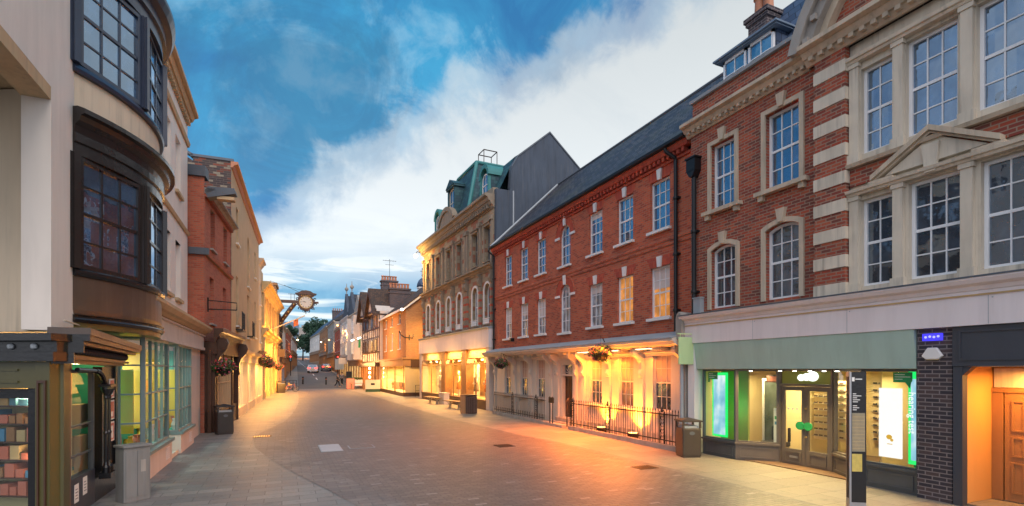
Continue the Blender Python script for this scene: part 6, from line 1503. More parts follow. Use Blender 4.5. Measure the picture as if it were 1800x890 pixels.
moulding(L4, 0, LL4, corn(0, 10.7, 11.2, .35), 'stucco_cream', 'cornice'); moulding(L4, 0, LL4, corn(0, 3.3, 3.9, .4), 'wood_oak', 'shop_cornice')
m = MB(); m.box(.2, LL4-.2, -.12, -.01, .4, 3.0); m.build('pane', 'glass_lit', L4)
# L5 golden classical
L5, LL5 = facade('golden_classical_building', 'classical stone building floodlit gold with pilasters and a deep cornice', (-1.5, 47.4), (-.45, 66.0))
w5 = [(LL5*(k+.5)/5, 6.6, 1.0, 2.3, 0) for k in range(5)]+[(LL5*(k+.5)/5, 1.0, 1.2, 3.2, .5) for k in range(5)]
wall(L5, 0, LL5, 0, 9.4, w5, 'stone_gold', rev=.3)
for x, z, ww, h, a in w5: window(L5, x, z, ww, h, 2, 4, a, d=.2, glass='glass_lit' if z < 5 else 'glass_grey', frame='wood_oak'); surround(L5, x, z, ww, h, a, .16, 'stone_gold')
m = MB(); m.box(0, LL5, .4, 8, 0, 9.3); m.build('rear_block', 'stone_gold', L5)
m = MB()
for k in range(6):
    x = .3+(LL5-.6)*k/5; m.box(x-.25, x+.25, -.2, 0, .5, 4.9); m.box(x-.32, x+.32, -.28, 0, 0, .5); m.box(x-.32, x+.32, -.28, 0, 4.9, 5.15); m.box(x-.2, x+.2, -.16, 0, 6.1, 8.8)
m.each('pilaster', 'stone_gold', L5)
moulding(L5, -.2, LL5+.1, corn(0, 5.2, 5.9, .5), 'stone_gold', 'entablature'); moulding(L5, -.3, LL5+.2, corn(0, 8.8, 9.75, .7, 4), 'stone_gold', 'cornice')
m = MB(); m.box(0, 3, .2, 4, 9.76, 10.9); m.build('attic', 'stone_gold', L5)
for x, z, e in ((2.5, .8, 210), (8, .8, 210), (13.5, .8, 210), (2.5, 6.1, 190), (8, 6.1, 190), (13.5, 6.1, 190)):
    wash(L5, x, -1.7, z, e, (1, .43, .06), 2.5, .3, 22)
for x in (2, 7, 12):
    l_, _ = at(L5, x, -1.2, 5.0); light('AREA', l_, 520, (1, .44, .08), 1.5)
tb = thing_at('flagpole', 'slanting flagpole with an orange flag on the golden building', 'flagpole', L5, 10.5, -.1, 6.6); m = MB(); m.tube([(0, 0, 0), (0.5, -3.0, 1.5)], .06, 8); m.build('pole', 'stone_light', tb)
m = MB(); vs = [(.42+.05*math.sin(i*1.3), -2.5+i*.18, 1.2-.1*i) for i in range(6)]+[(.42+.05*math.sin(i*1.3+1), -2.5+i*.18, -.2-.05*i) for i in range(6)]; m.add(vs, [(i, i+1, i+7, i+6) for i in range(5)]); fo = m.build('flag', 'cloth_orange', tb); fo.scale = (1, .5, .55); fo.location = (0, -1.1, .55); sm = fo.modifiers.new('thick', 'SOLIDIFY'); sm.thickness = .02
# L6 timber chamber and clock
L6, LL6 = facade('narrow_timber_house', 'narrow dark timber house with a square brown turret where the clock hangs', (-.35, 66.2), (.0, 74))
m = MB(); m.box(0, LL6, 0, 7, 0, 9.2); m.build('wall', 'stucco_pale', L6)
m = MB()
for k in range(8): x = .1+k*(LL6-.2)/7; m.box(x-.1, x+.1, -.05, 0, 3.2, 9.2)
for z in (3.2, 5.6, 6.9, 9.0): m.box(0, LL6, -.06, 0, z, z+.2)
m.box(-.05, 0, 0, 3, 3.2, 9.2); m.build('timber_frame', 'wood_dark', L6)
for x in (2, 5, 7.6):
    for z in (4, 7.3): window(L6, x, z, 1.2, 1.4, 3, 2, 0, d=-.1, glass='glass_grey', frame='wood_dark', meet=False)
m = MB(); m.box(0, 3.4, .3, 3.7, 9.2, 12.3); m.box(-.15, 3.55, .15, 3.85, 12.3, 12.6); m.build('turret', 'brick_brown', L6)
m = MB(); m.box(.3, LL6, .3, 6.8, 9.2, 9.6); m.build('roof', 'roof_tile', L6); m = MB(); m.box(.2, LL6-.2, -.3, -.01, .3, 3.0); m.build('pane', 'glass_lit', L6)
ck = thing('projecting_clock', 'ornate bracket clock with a round white face hung over the street', 'clock', (2.66, 67.0, 10.55), R(-3)); ck.scale = (.76, .76, .76)
m = MB()      # carved surround
p = []
for k in range(32):
    t = 2*math.pi*k/32; r_ = 1.28+.09*math.sin(8*t); p.append((r_*math.cos(t), r_*1.02*math.sin(t)))
m.prism_y(p, -.33, .33); m.build('case', 'wood_dark', ck)
m = MB(); m.disc_y((0, 0), .98, -.38, .38, 32); m.build('bezel', 'gilt', ck); m = MB(); m.disc_y((0, 0), .88, -.40, .40, 32); m.build('clock_face', 'clock_white', ck)
m = MB()
for k in range(12):
    t = math.pi*k/6; c_, s_ = math.cos(t), math.sin(t)
    for y in (-.415, .402):
        q = [(.68*c_-.035*s_, .68*s_+.035*c_), (.68*c_+.035*s_, .68*s_-.035*c_), (.86*c_+.045*s_, .86*s_-.045*c_), (.86*c_-.045*s_, .86*s_+.045*c_)]; m.prism_y(q[::-1], y, y+.013)
m.build('hour_marking', 'iron', ck); m = MB()
for ang, ln, w_ in ((R(172), .80, .035), (R(160), .55, .05)):
    c_, s_ = math.cos(ang), math.sin(ang); y = -.43 if ln > .6 else -.422
    m.prism_y([(-w_*s_, w_*c_), (w_*s_, -w_*c_), (ln*c_, ln*s_)][::-1], y, y+.006)
m.build('clock_hand', 'iron', ck)
m = MB(); m.prism_y([(-1.45, 1.22), (1.45, 1.22), (1.6, 1.42), (1.1, 1.5), (.7, 1.78), (0, 1.9), (-.7, 1.78), (-1.1, 1.5), (-1.6, 1.42)], -.55, .55); m.prism_y([(-1.1, .95), (1.1, .95), (1.3, 1.2), (-1.3, 1.2)], -.42, .42); m.build('clock_hood', 'wood_dark', ck)
m = MB()
for s_ in (-1, 1):
    for q in range(5):
        a_ = R(-75+q*32); x, z = s_*(1.38*math.cos(a_)), 1.42*math.sin(a_); pts = [(x+.24*math.cos(a_+k*.9)*(1-k*.11), 0, z+.24*math.sin(a_+k*.9)*(1-k*.11)) for k in range(7)]; m.tube(pts, .085, 6)
m.tube([(0, 0, -1.25), (0, 0, -1.85)], [.12, .03], 8); m.build('scrollwork', 'iron', ck)
m = MB()
for q in range(5): m.lathe([(.02, -.1), (.1, 0), (.02, .1)], (-.6+.3*q, -.5, 1.08), 6)
m.build('gilt_studs', 'gilt', ck)
m = MB(); m.box(-4.3, -1.2, -.22, .22, -.18, .28); m.box(1.2, 1.9, -.15, .15, -.1, .2); m.each('beam', 'wood_dark', ck)
m = MB(); m.tube([(-4.2, 0, -4.3), (-3.4, 0, -2.8), (-2.2, 0, -1.0), (-1.6, 0, -.2)], .34, 8)
m.build('brace', 'wood_dark', ck)
m = MB()
for q in range(7): f = q/6; m.lathe([(.03, -.14), (.15, 0), (.03, .14)], (-4.1+2.3*f, -.36, -4.0+3.6*f), 6)
m.build('brace_studs', 'gilt', ck)
m = MB(); m.tube([(-3.2, 0, 2.6), (-1.0, 0, 1.6)], .03, 5); m.tube([(-2.2, 0, .28), (-2.2, 0, 1.3)], .03, 5); m.tube([(-1.7, 0, .28), (-1.7, 0, 1.3)], .03, 5); m.tube([(-2.6, 0, 1.25), (-1.2, 0, 1.25)], .03, 5); m.build('stay', 'iron', ck)
def wire(a, b_, sag, label):
    pts = [tuple(a[i]+(b_[i]-a[i])*k/10-(sag*4*(k/10)*(1-k/10) if i == 2 else 0) for i in range(3)) for k in range(11)]
    m = MB(); m.tube(pts, .018, 5); return tag(m.build('street_wire', 'iron', None), label, 'wire')
wire((-1.2, 63, 12.3), (2.4, 67, 12.0), .1, 'thin wire from the golden roof to the clock hood')
# far left terrace
terrace('pale_far_house', 'pale narrow shop house just past the clock on the left', (.0, 74.2), (.5, 88), 0, 7.6, 'stucco_white', 'slate', 5, 2, 'ridge', shop_glass='glass_lit', seed=8, rh=2)
terrace('brown_far_house', 'dark brown house on the rising road at left', (.55, 88.2), (1.6, 108), 0, 7.2, 'brick_red', 'slate', 6, 2, 'ridge', shop_glass='glass_dim_orange', seed=9, rh=2)
terrace('white_far_house', 'white house at the top of the rising road at left', (1.7, 108.5), (3.4, 140), 0, 6.0, 'stucco_white', 'slate', 8, 2, 'ridge', wh=1.2, shop_glass='glass_dim_orange', seed=10, rh=2)
# distant office slab and stone gate
tb = thing('distant_office_block', 'pale blue concrete office tower rising far beyond the left row', 'building', (2.9, 190, gz(190))); m = MB(); m.box(-3.4, 1.6, 0, 9, -3, 13.2); m.box(1.2, 2.4, -1.2, 0, 9, 12.4); m.build('wall', 'render_blue', tb)
m = MB()
for r_ in range(6):
    for c_ in range(3): m.box(-3+c_*1.5, -2+c_*1.5, -.04, 0, 1+r_*1.9, 2+r_*1.9)
m.each('window', 'glass_dark', tb)
gt = thing('stone_gatehouse', 'old stone gatehouse with a lit round arch at the top of the street', 'gatehouse', (8.3, 232, gz(232)))
m = MB(); n = 12; arch = [(3.0*math.cos(math.pi*k/n), 2.2+3.0*math.sin(math.pi*k/n)) for k in range(n+1)]
for (a, b_) in zip(arch, arch[1:]): m.prism_y([(b_[0], b_[1]), (a[0], a[1]), (a[0], 13), (b_[0], 13)], 0, 7)
m.box(3.0, 9, 0, 7, -2, 13); m.box(-9, -3.0, 0, 7, -2, 13)
for k in range(9): m.box(-9+k*2.05, -7.9+k*2.05, 0, .8, 13, 14); 
m.build('wall', 'stone_grey', gt)
m = MB()
for x in (-5, 0, 5): m.box(x-.5, x+.5, -.05, 0, 8, 10.2)
m.each('window', 'glass_dark', gt)
light('POINT', (8.3, 231.5, gz(232)+3), 1800, (1, .35, .08), .5)
# ================================================================== trees
def tree(x, y, h, r, seed, label, n=2600, leaf=.55, trunk_h=.35, mat='leaf_dark'):
    rnd = random.Random(seed); z0 = gz(y); t = thing('broadleaf_tree', label, 'tree', (x, y, z0), 0, 'trees at the top of the street')
    m = MB(); m.tube([(0, 0, -1), (.1, 0, h*.3), (0, .1, h*.6), (.1, 0, h*.85)], [r*.09, r*.07, r*.045, .05], 8)
    cl = []
    for k in range(16):
        a = rnd.uniform(0, 6.28); rr = r*rnd.uniform(.25, .75); zz = h*rnd.uniform(trunk_h+.08, .92); rr *= (1.15-abs(zz/h-.6)*1.3)
        c = Vector((rr*math.cos(a), rr*math.sin(a), zz)); cl.append((c, r*rnd.uniform(.22, .38)))
        m.tube([(0, 0, h*rnd.uniform(.25, .5)), tuple(c*.6+Vector((0, 0, zz*.35))), tuple(c)], [r*.03, r*.02, .03], 5)
    m.build('trunk', 'bark', t)
    vs, fs = [], []
    for k in range(n):
        c, cr = rnd.choice(cl); d = Vector((rnd.gauss(0, 1), rnd.gauss(0, 1), rnd.gauss(0, 1))).normalized()*cr*(rnd.random()**.4)*1.25
        p = c+d; u = Vector((rnd.gauss(0, 1), rnd.gauss(0, 1), rnd.gauss(0, 1))).normalized(); v = u.orthogonal().normalized(); s_ = leaf*rnd.uniform(.5, 1.2); o = len(vs)
        vs += [p-u*s_*.5, p+v*s_*.3, p+u*s_*.5, p-v*s_*.3+Vector((0, 0, s_*.1))]; fs.append((o, o+1, o+2, o+3))
    MB().add(vs, fs).build('crown', mat, t)
tree(10.3, 176, 13.3, 5.6, 1, 'largest rounded tree in the middle of the distant greenery', 5200, .8)
tree(6.6, 192, 9, 3.2, 3, 'lower tree between the office tower and the big tree', 2200, .8)
tree(2.4, 165, 11.5, 2.2, 4, 'dark tree in front of the pale office tower', 2000, .8)
tree(13.5, 196, 12.5, 5, 5, 'tall tree behind the far right roofs', 3000, .9)
tree(-1.2, 69.5, 12.3, 1.6, 6, 'small green treetop peeping over the golden building roof', 900, .3)
# ================================================================== hanging baskets
def basket(name_label, x, y, z, r, bracket, seed=0, red=.3, group=None):
    rnd = random.Random(seed); t = thing('hanging_basket', name_label, 'flower basket', (x, y, z))
    m = MB(); m.lathe([(.03, -r*.75), (r*.45, -r*.6), (r*.68, -r*.2), (r*.7, 0)], (0, 0, 0), 12); m.build('bowl', 'iron', t)
    if bracket:
        m = MB(); bx, by, bz = bracket; m.tube([(bx, by, bz), (0, 0, r*1.5), (0, 0, r*.2)], .014, 6); m.tube([(bx, by, bz-.3), (bx*.4, by*.4, r*1.3)], .012, 6); m.build('bracket', 'iron', t)
    def tuft(n, rad, s0, mat, nm, zz=0):
        vs, fs = [], []
        for k in range(n):
            d = Vector((rnd.gauss(0, 1), rnd.gauss(0, 1), rnd.gauss(0, .75))).normalized()*rad*(rnd.uniform(.5, 1.08)); d.z = d.z*.75+zz
            if d.z < -.1: d.x *= .8; d.y *= .8
            u = Vector((rnd.gauss(0, 1), rnd.gauss(0, 1), rnd.gauss(0, 1))).normalized(); v = u.orthogonal().normalized(); s_ = s0*rnd.uniform(.6, 1.3); o = len(vs)
            vs += [d-u*s_*.5, d+v*s_*.35, d+u*s_*.5, d-v*s_*.35]; fs.append((o, o+1, o+2, o+3))
        MB().add(vs, fs).build(nm, mat, t)
    tuft(420, r, .11, 'leaf_green', 'leaves'); tuft(130, r*1.06, .085, 'flower_pink', 'pink_blossoms', .03); tuft(int(200*red), r*1.06, .09, 'flower_red', 'red_blossoms', .02)
basket('large basket of pink flowers hanging under the lit canopy', 10.35, 15.35, 2.98, .42, (0, 0, .35) if 0 else (.3, 0, .3), 1)
basket('smaller flower basket hanging at the dark end of the white canopy', 10.35, 24.4, 2.72, .36, (.3, 0, .4), 2)
basket('basket of red flowers and trailing leaves on the carved pub front', -2.05, 22.55, 2.5, .42, (-.5, .1, .5), 3, .5)
basket('basket of pink and red flowers above the cream house shop', -1.15, 40.5, 3.05, .6, (-.6, 0, .4), 4, .6)
basket('farther red flower basket by the slim pale house', -1.0, 47.5, 2.9, .5, (-.6, 0, .4), 5, .8)
basket('farthest flower basket on the golden building', -.3, 58, 2.7, .45, (-.6, 0, .4), 6, .6)
# ================================================================== bins
def bin_(x, y, rz, mat, label, w_=.42, h=1.05, grp=None):
    t = thing('litter_bin', label, 'litter bin', (x, y, 0), rz)
    m = MB(); m.box(-w_/2, w_/2, -w_/2, w_/2, .04, h*.74); m.build('body', mat, t, bevel=.02)
    m = MB(); m.box(-w_/2+.02, w_/2-.02, -w_/2+.02, w_/2-.02, 0, .039)
    for sx in (-1, 1):
        for sy in (-1, 1): m.box(sx*w_/2-sx*.05, sx*w_/2, sy*w_/2-sy*.05, sy*w_/2, h*.741, h*.9)
    m.each('corner_post', mat, t)
    m = MB(); m.box(-w_/2+.06, w_/2-.06, -w_/2+.06, w_/2-.06, h*.742, h*.80); m.build('liner', 'lead_pale', t)
    m = MB(); m.box(-w_/2-.025, w_/2+.025, -w_/2-.025, w_/2+.025, h*.90, h*.94); m.add([(-w_/2-.02, -w_/2-.02, h*.941), (w_/2+.02, -w_/2-.02, h*.941), (w_/2+.02, w_/2+.02, h*.941), (-w_/2-.02, w_/2+.02, h*.941), (0, 0, h)], [(0, 1, 4), (1, 2, 4), (2, 3, 4), (3, 0, 4)]); m.build('lid', mat, t)
    m = MB(); m.disc_y((0, h*.62), .05, -w_/2-.012, -w_/2-.002, 14, 1.5); m.build('badge', 'lead', t)
    m = MB(); m.box(-w_/2+.03, w_/2-.03, -w_/2-.006, -w_/2-.001, .1, h*.7); m.build('door_panel', mat, t); return t
bin_(10.25, 10.92, R(-20), 'bin_brown', 'brown litter bin beside the optician shop, lit on its lid', .52, 1.08)
bin_(-1.98, 21.9, R(18), 'bin_black', 'black litter bin in front of the carved pub front', .54, 1.12)
bin_(-.1, 58.4, R(10), 'bin_brown', 'far brown litter bin beside the parked bicycle', .75, 1.25)
tb = thing('slatted_bin', 'dark slatted litter bin standing between bench and railings', 'litter bin', (9.4, 26.3, 0), R(-15))
m = MB()
for k in range(16):
    a = k*math.pi/8; x, y = .27*math.cos(a), .27*math.sin(a); m.box(x-.035, x+.035, y-.035, y+.035, .03, .95)
m.build('slatted_casing', 'wood_dark', tb); m = MB(); m.lathe([(.23, .02), (.23, .9)], (0, 0, 0), 16); m.build('liner', 'iron', tb)
m = MB(); m.lathe([(.31, .97), (.33, 1.0), (.31, 1.04), (.18, 1.05)], (0, 0, 0), 18); m.build('rim', 'iron_rust', tb)
tb = thing('stone_post', 'square orange-lit post right against the slatted bin', 'post', (9.05, 26.55, 0), R(-10)); m = MB(); m.box(-.17, .17, -.15, .15, 0, 1.0); m.box(-.2, .2, -.18, .18, 1.001, 1.04); m.build('post', 'wood_oak', tb)
# ================================================================== benches
def bench(x, y, rz, label):
    t = thing('street_bench', label, 'bench', (x, y, 0), rz, 'backless benches outside the golden lit shop')
    m = MB()
    for k in range(5): m.box(-1.1, 1.1, -.26+k*.107, -.175+k*.107, .43, .475)
    m.build('seat', 'wood_bench', t, bevel=.006)
    for sx in (-.55, .55):
        m = MB(); m.box(sx-.04, sx+.04, -.07, .07, 0, .28); m.box(sx-.1, sx+.1, -.12, .12, 0, .025)
        for q in (-1, 1): m.tube([(sx, q*.02, .27), (sx+q*.0, q*.12, .33), (sx, q*.24, .42)], .022, 6); m.tube([(sx, 0, .26), (sx+q*.15, 0, .42)], .018, 6)
        m.build('leg', 'steel', t)
bench(9.72, 30.3, R(-78), 'nearer backless bench outside the golden lit shop')
bench(9.75, 35.2, R(-80), 'farther backless bench outside the golden lit shop')
tb = thing('planter_box', 'pale box planter standing behind the farther bench', 'planter', (10.25, 34.3, 0), R(-80)); m = MB(); m.box(-.4, .4, -.2, .2, 0, .75); m.box(-.44, .44, -.24, .24, .751, .8); m.build('box', 'stucco_pale', tb)
# ================================================================== wayfinding totem and utility cabinet
tb = thing('wayfinding_totem', 'tall slim street map totem with steel edge in front of the optician', 'information sign', (9.0, 5.6, 0), R(-33)); tb.scale = (.66, .8, 1)
m = MB(); m.box(-.20, .20, -.075, .075, .0, .13); m.box(-.20, -.155, -.075, .075, .13, 2.36); m.box(-.1545, .2, .05, .075, .13, 2.36); m.build('steel_frame', 'steel', tb)
m = MB(); m.box(-.154, .20, -.07, .049, .131, 2.36); m.build('black_panel', 'paint_black', tb)
m = MB(); m.box(-.208, -.2005, -.045, .045, .2, 2.28); m.build('edge_strip', 'iron', tb)
m = MB(); m.box(-.14, .17, -.074, -.071, 1.0, 1.66); m.build('street_map', 'poster_map', tb)
m = MB()
rnd = random.Random(5)
for k in range(11): x = -.12+.027*k; m.box(x, x+.006, -.077, -.0745, 1.02, 1.64)
for k in range(10): z = 1.05+.06*k; m.box(-.13, .16, -.0765, -.0745, z, z+.006)
m.build('map_print', 'stone_gold', tb)
m = MB(); m.box(-.14, .10, -.074, -.071, .66, .96); m.build('area_map', 'poster_yellow', tb)
m = MB(); m.box(-.14, -.08, -.074, -.071, 2.20, 2.27); m.box(-.06, .10, -.074, -.071, 2.23, 2.245)
for k, l_ in enumerate((.08, .20, .1, .17, .12, 0, .1, .15, .09)):
    if l_: m.box(-.12, -.12+l_, -.074, -.071, 1.98-k*.034, 1.992-k*.034)
m.build('lettering', 'poster_white', tb)
tb = thing('utility_cabinet', 'grey street cabinet against the green shop window', 'utility cabinet', (-2.42, 11.35, 0), R(38)); tb.scale = (.52, .9, .88)
m = MB(); m.box(-.42, .42, -.02, .30, 0, 1.12); m.build('body', 'cabinet_grey', tb, bevel=.01); m = MB(); m.box(-.46, .46, -.06, .34, 1.121, 1.17); m.build('lid', 'cabinet_grey', tb, bevel=.01)
m = MB(); m.box(-.36, -.01, -.032, -.021, .1, 1.04); m.box(.01, .36, -.032, -.021, .1, 1.04); m.each('door', 'cabinet_grey', tb)
m = MB(); m.box(.1, .26, -.036, -.033, .6, .85); m.build('paper_remains', 'stone_grey', tb)
# ================================================================== far street furniture
def bollard(x, y, label):
    t = thing('bollard', label, 'bollard', (x, y, gz(y)), 0, 'bollards across the pedestrian zone'); m = MB(); m.lathe([(.13, 0), (.13, .08), (.10, .1), (.10, .85), (.13, .88), (.13, .95), (.09, 1.02), (.02, 1.06)], (0, 0, 0), 12); m.build('post', 'iron', t, smooth=False); m = MB(); m.lathe([(.103, .7), (.103, .78)], (0, 0, 0), 12); m.build('band', 'poster_red', t)
bollard(2.65, 76.5, 'left one of the two bollards at the end of the pedestrian zone'); bollard(5.6, 75.5, 'right one of the two bollards at the end of the pedestrian zone')
def car(x, y, rz, body, label, kind='hatch', L=4.3):
    t = thing('parked_car' if kind != 'rear' else 'driving_car', label, 'car', (x, y, gz(y)+.02), rz)
    m = MB(); P = [(-L/2, .35), (-L/2+.05, .75), (-L/2+.25, .95), (-L/2+.6, 1.42), (.6, 1.46), (1.25, .98), (L/2-.1, .82), (L/2, .55), (L/2-.02, .3), (-L/2, .28)]
    vs = []; n = len(P)
    for yy, k in ((-.88, 1), (-.74, 1), (.74, 1), (.88, 1)):
        for (px, pz) in P: vs.append((px, yy if pz < 1.0 else yy*.82, pz))
    fs = [tuple(range(n))[::-1], tuple(3*n+i for i in range(n))]
    for a in range(3):
        for i in range(n): j = (i+1) % n; fs.append((a*n+i, a*n+j, (a+1)*n+j, (a+1)*n+i))
    MB().add(vs, fs).build('body', body, t, smooth=False)
    m = MB(); m.add([(-L/2+.28, -.62, 1.0), (-L/2+.28, .62, 1.0), (-L/2+.57, .56, 1.38), (-L/2+.57, -.56, 1.38)], [(0, 3, 2, 1)]); 
    for s_ in (-1, 1): m.add([(-L/2+.55, s_*.80, 1.0), (1.0, s_*.80, 1.0), (.55, s_*.735, 1.38), (-L/2+.75, s_*.735, 1.38)], [(0, 1, 2, 3)])
    g = m.each('window', 'glass_dark', t)
    for sx in (-1.3, 1.35):
        for s_ in (-1, 1):
            m = MB(); m.tube([(sx, s_*.70, .32), (sx, s_*.90, .32)], .32, 16); w_ = m.build('wheel', 'rubber', t); m = MB(); m.tube([(sx, s_*.89, .32), (sx, s_*.91, .32)], .19, 12); m.build('rim', 'steel', w_)
    for s_ in (-1, 1): m = MB(); m.box(-L/2-.02, -L/2+.08, s_*.58-.16, s_*.58+.16, .72, .92); m.build('tail_light', 'red_light', t)
    m = MB(); m.box(-L/2-.02, -L/2, -.26, .26, .5, .62); m.build('number_plate', 'poster_yellow', t)
    for s_ in (-1, 1): m = MB(); m.box(L/2-.06, L/2+.01, s_*.6-.18, s_*.6+.18, .58, .72); m.build('headlight', 'clock_white', t)
    return t
car(5.25, 101, R(84), 'car_silver', 'silver estate car with red tail lights climbing the road beyond the bollards')
car(8.0, 108, R(87), 'car_dark', 'dark car with lit red tail lights parked at the right kerb uphill')
def traffic_light(x, y, label, h=3.4):
    t = thing('traffic_light', label, 'traffic light', (x, y, gz(y)))
    m = MB(); m.tube([(0, 0, 0), (0, 0, h)], .06, 8); m.build('pole', 'iron', t); m = MB(); m.box(-.17, .17, -.15, .12, h-.95, h+.02); m.box(-.22, .22, .121, .14, h-1.0, h+.07); m.build('head', 'iron', t)
    m = MB(); m.disc_y((0, h-.17), .11, -.17, -.151, 14); m.build('red_lamp', 'red_light', t)
    m = MB(); m.disc_y((0, h-.46), .10, -.165, -.151, 14); m.disc_y((0, h-.76), .10, -.165, -.151, 14); m.build('unlit_lamps', 'glass_dark', t)
traffic_light(1.3, 92, 'traffic light showing red on the left kerb'); traffic_light(8.75, 92.5, 'traffic light showing red on the right kerb')
def person(x, y, rz, label, pose, top='cloth_dark', leg='cloth_dark', hair='wood_dark'):
    t = thing('person', label, 'person', (x, y, gz(y)), rz)
    def skin(name, pts, edges, rad, mat, parent):
        me = bpy.data.meshes.new(name); me.from_pydata(pts, edges, []); me.materials.append(M[mat]); o = bpy.data.objects.new(name, me); C.objects.link(o); o.parent = parent
        s_ = o.modifiers.new('skin', 'SKIN'); s_.use_smooth_shade = True
        for i, r in enumerate(rad): v = me.skin_vertices[0].data[i]; v.radius = (r, r) if not isinstance(r, tuple) else r; v.use_root = (i == 0)
        sb = o.modifiers.new('sub', 'SUBSURF'); sb.levels = 1; sb.render_levels = 2; return o
    s = pose
    pts = [(0, 0, .95), (0, 0, 1.15), (0, 0, 1.40), (0, -.01, 1.50), (0, -.02, 1.60), (0, -.02, 1.72),
           (.10, 0, .90), (.10+.02, -.14*s, .52), (.11, -.30*s+.1*(s > 0), .08), (.11, -.38*s-.08, .04),
           (-.10, 0, .90), (-.12, .10*s, .50), (-.11, .36*s, .12), (-.11, .30*s-.05, .05),
           (.20, 0, 1.40), (.27, .10*s, 1.14), (.27, .04*s-.1, .90), (.27, .02*s-.14, .80),
           (-.20, 0, 1.40), (-.27, -.10*s, 1.14), (-.27, -.2*s-.03, .92), (-.27, -.24*s-.03, .82)]
    ed = [(0, 1), (1, 2), (2, 3), (3, 4), (4, 5), (0, 6), (6, 7), (7, 8), (8, 9), (0, 10), (10, 11), (11, 12), (12, 13), (2, 14), (14, 15), (15, 16), (16, 17), (2, 18), (18, 19), (19, 20), (20, 21)]
    rad = [(.15, .11), (.14, .10), (.16, .11), .055, .095, .085, .095, .07, .045, .04, .095, .07, .045, .04, .06, .048, .036, .04, .06, .048, .036, .04]
    b = skin('body', pts, ed, rad, 'skin', t)
    c = skin('jacket', [(0, 0, .92), (0, 0, 1.15), (0, 0, 1.42), (.20, 0, 1.41), (.27, .10*s, 1.14), (.27, .04*s-.1, .92), (-.20, 0, 1.41), (-.27, -.10*s, 1.14), (-.27, -.2*s-.03, .94)], [(0, 1), (1, 2), (2, 3), (3, 4), (4, 5), (2, 6), (6, 7), (7, 8)], [(.18, .14), (.165, .125), (.18, .13), .075, .062, .05, .075, .062, .05], top, t)
    d = skin('trousers', [(0, 0, .96), (.10, 0, .88), (.12, -.14*s, .52), (.11, -.30*s+.1*(s > 0), .12), (-.10, 0, .88), (-.12, .10*s, .50), (-.11, .36*s, .15)], [(0, 1), (1, 2), (2, 3), (0, 4), (4, 5), (5, 6)], [(.16, .13), .105, .085, .062, .105, .085, .062], leg, t)
    m = MB(); m.lathe([(.02, -.06), (.095, -.04), (.105, .04), (.085, .10), (.02, .13)], (0, .01, 1.70), 12); m.build('hair', hair, t, smooth=True)
    m = MB(); m.lathe([(.004, -.02), (.012, 0), (.004, .02)], (0, -.115, 1.64), 6); m.build('nose', 'skin', b)
person(6.75, 71.5, R(60), 'person in dark clothes striding across by the far bollards', 1.0)
person(7.6, 74.5, R(-30), 'person in dark clothes walking close to the pale gabled house', .6, 'cloth_grey')
# bicycle
bk = thing('bicycle', 'bicycle parked on its stand beside the far litter bin', 'bicycle', (.85, 60.5, 0), R(12))
for x in (-.52, .52):
    m = MB(); pts = [(x+.33*math.cos(t), 0, .34+.33*math.sin(t)) for t in [2*math.pi*k/24 for k in range(25)]]; m.tube(pts, .022, 6); w_ = m.build('wheel', 'rubber', bk)
    m = MB()
    for k in range(10): a = math.pi*k/10; m.tube([(x-.32*math.cos(a), 0, .34-.32*math.sin(a)), (x+.32*math.cos(a), 0, .34+.32*math.sin(a))], .004, 4)
    m.build('spokes', 'steel', w_)
m = MB(); m.tube([(-.52, 0, .34), (-.02, 0, .32), (-.18, 0, .82), (-.52, 0, .34)], .02, 6); m.tube([(-.02, 0, .32), (.38, 0, .78), (-.15, 0, .75)], .02, 6); m.tube([(.52, 0, .34), (.36, 0, .98)], .02, 6); m.tube([(-.18, 0, .8), (-.2, 0, .92)], .018, 6); m.build('frame', 'poster_red', bk)
m = MB(); m.box(-.32, -.08, -.06, .06, .92, .97); m.build('saddle', 'iron', bk); m = MB(); m.tube([(.28, -.28, 1.02), (.36, 0, .99), (.28, .28, 1.02)], .018, 6); m.build('handlebar', 'iron', bk)
tb = thing('bicycle_rack', 'dark lattice cycle rack behind the parked bicycle', 'bicycle rack', (1.0, 66.0, 0), R(5))
m = MB()
for k in range(4): m.tube([(-.6+.4*k, 0, 0), (-.6+.4*k, 0, 1.1)], .03, 6)
for z in (.3, .7, 1.1): m.tube([(-.65, 0, z), (.65, 0, z)], .03, 6)
m.build('bars', 'iron', tb)
# A-boards, cafe tables and stall
def aboard(x, y, rz, mat, label, w_=.7, h=1.1):
    t = thing('pavement_board', label, 'sign board', (x, y, gz(y)), rz); m = MB()
    for s_ in (-1, 1): m.add([(-w_/2, s_*.25, 0), (w_/2, s_*.25, 0), (w_/2, s_*.03, h), (-w_/2, s_*.03, h), (-w_/2, s_*.22, 0), (w_/2, s_*.22, 0), (w_/2, s_*.0, h), (-w_/2, s_*.0, h)], [(0, 1, 2, 3), (4, 5, 6, 7), (0, 4, 7, 3), (1, 5, 6, 2), (3, 2, 6, 7)])
    m.build('frame', 'wood_dark', t); m = MB(); m.add([(-w_/2+.06, -.243, .06), (w_/2-.06, -.243, .06), (w_/2-.06, -.045, h-.08), (-w_/2+.06, -.045, h-.08)], [(0, 1, 2, 3)]); m.build('poster', mat, t, loc=(0, -.008, 0)); return t
aboard(7.75, 66.0, R(-8), 'poster_red', 'red and white pavement board in front of the cafe tables', 1.0, 1.35)
aboard(8.9, 77.5, R(-10), 'cloth_dark', 'dark menu board by the cafe wall', .9, 1.7)
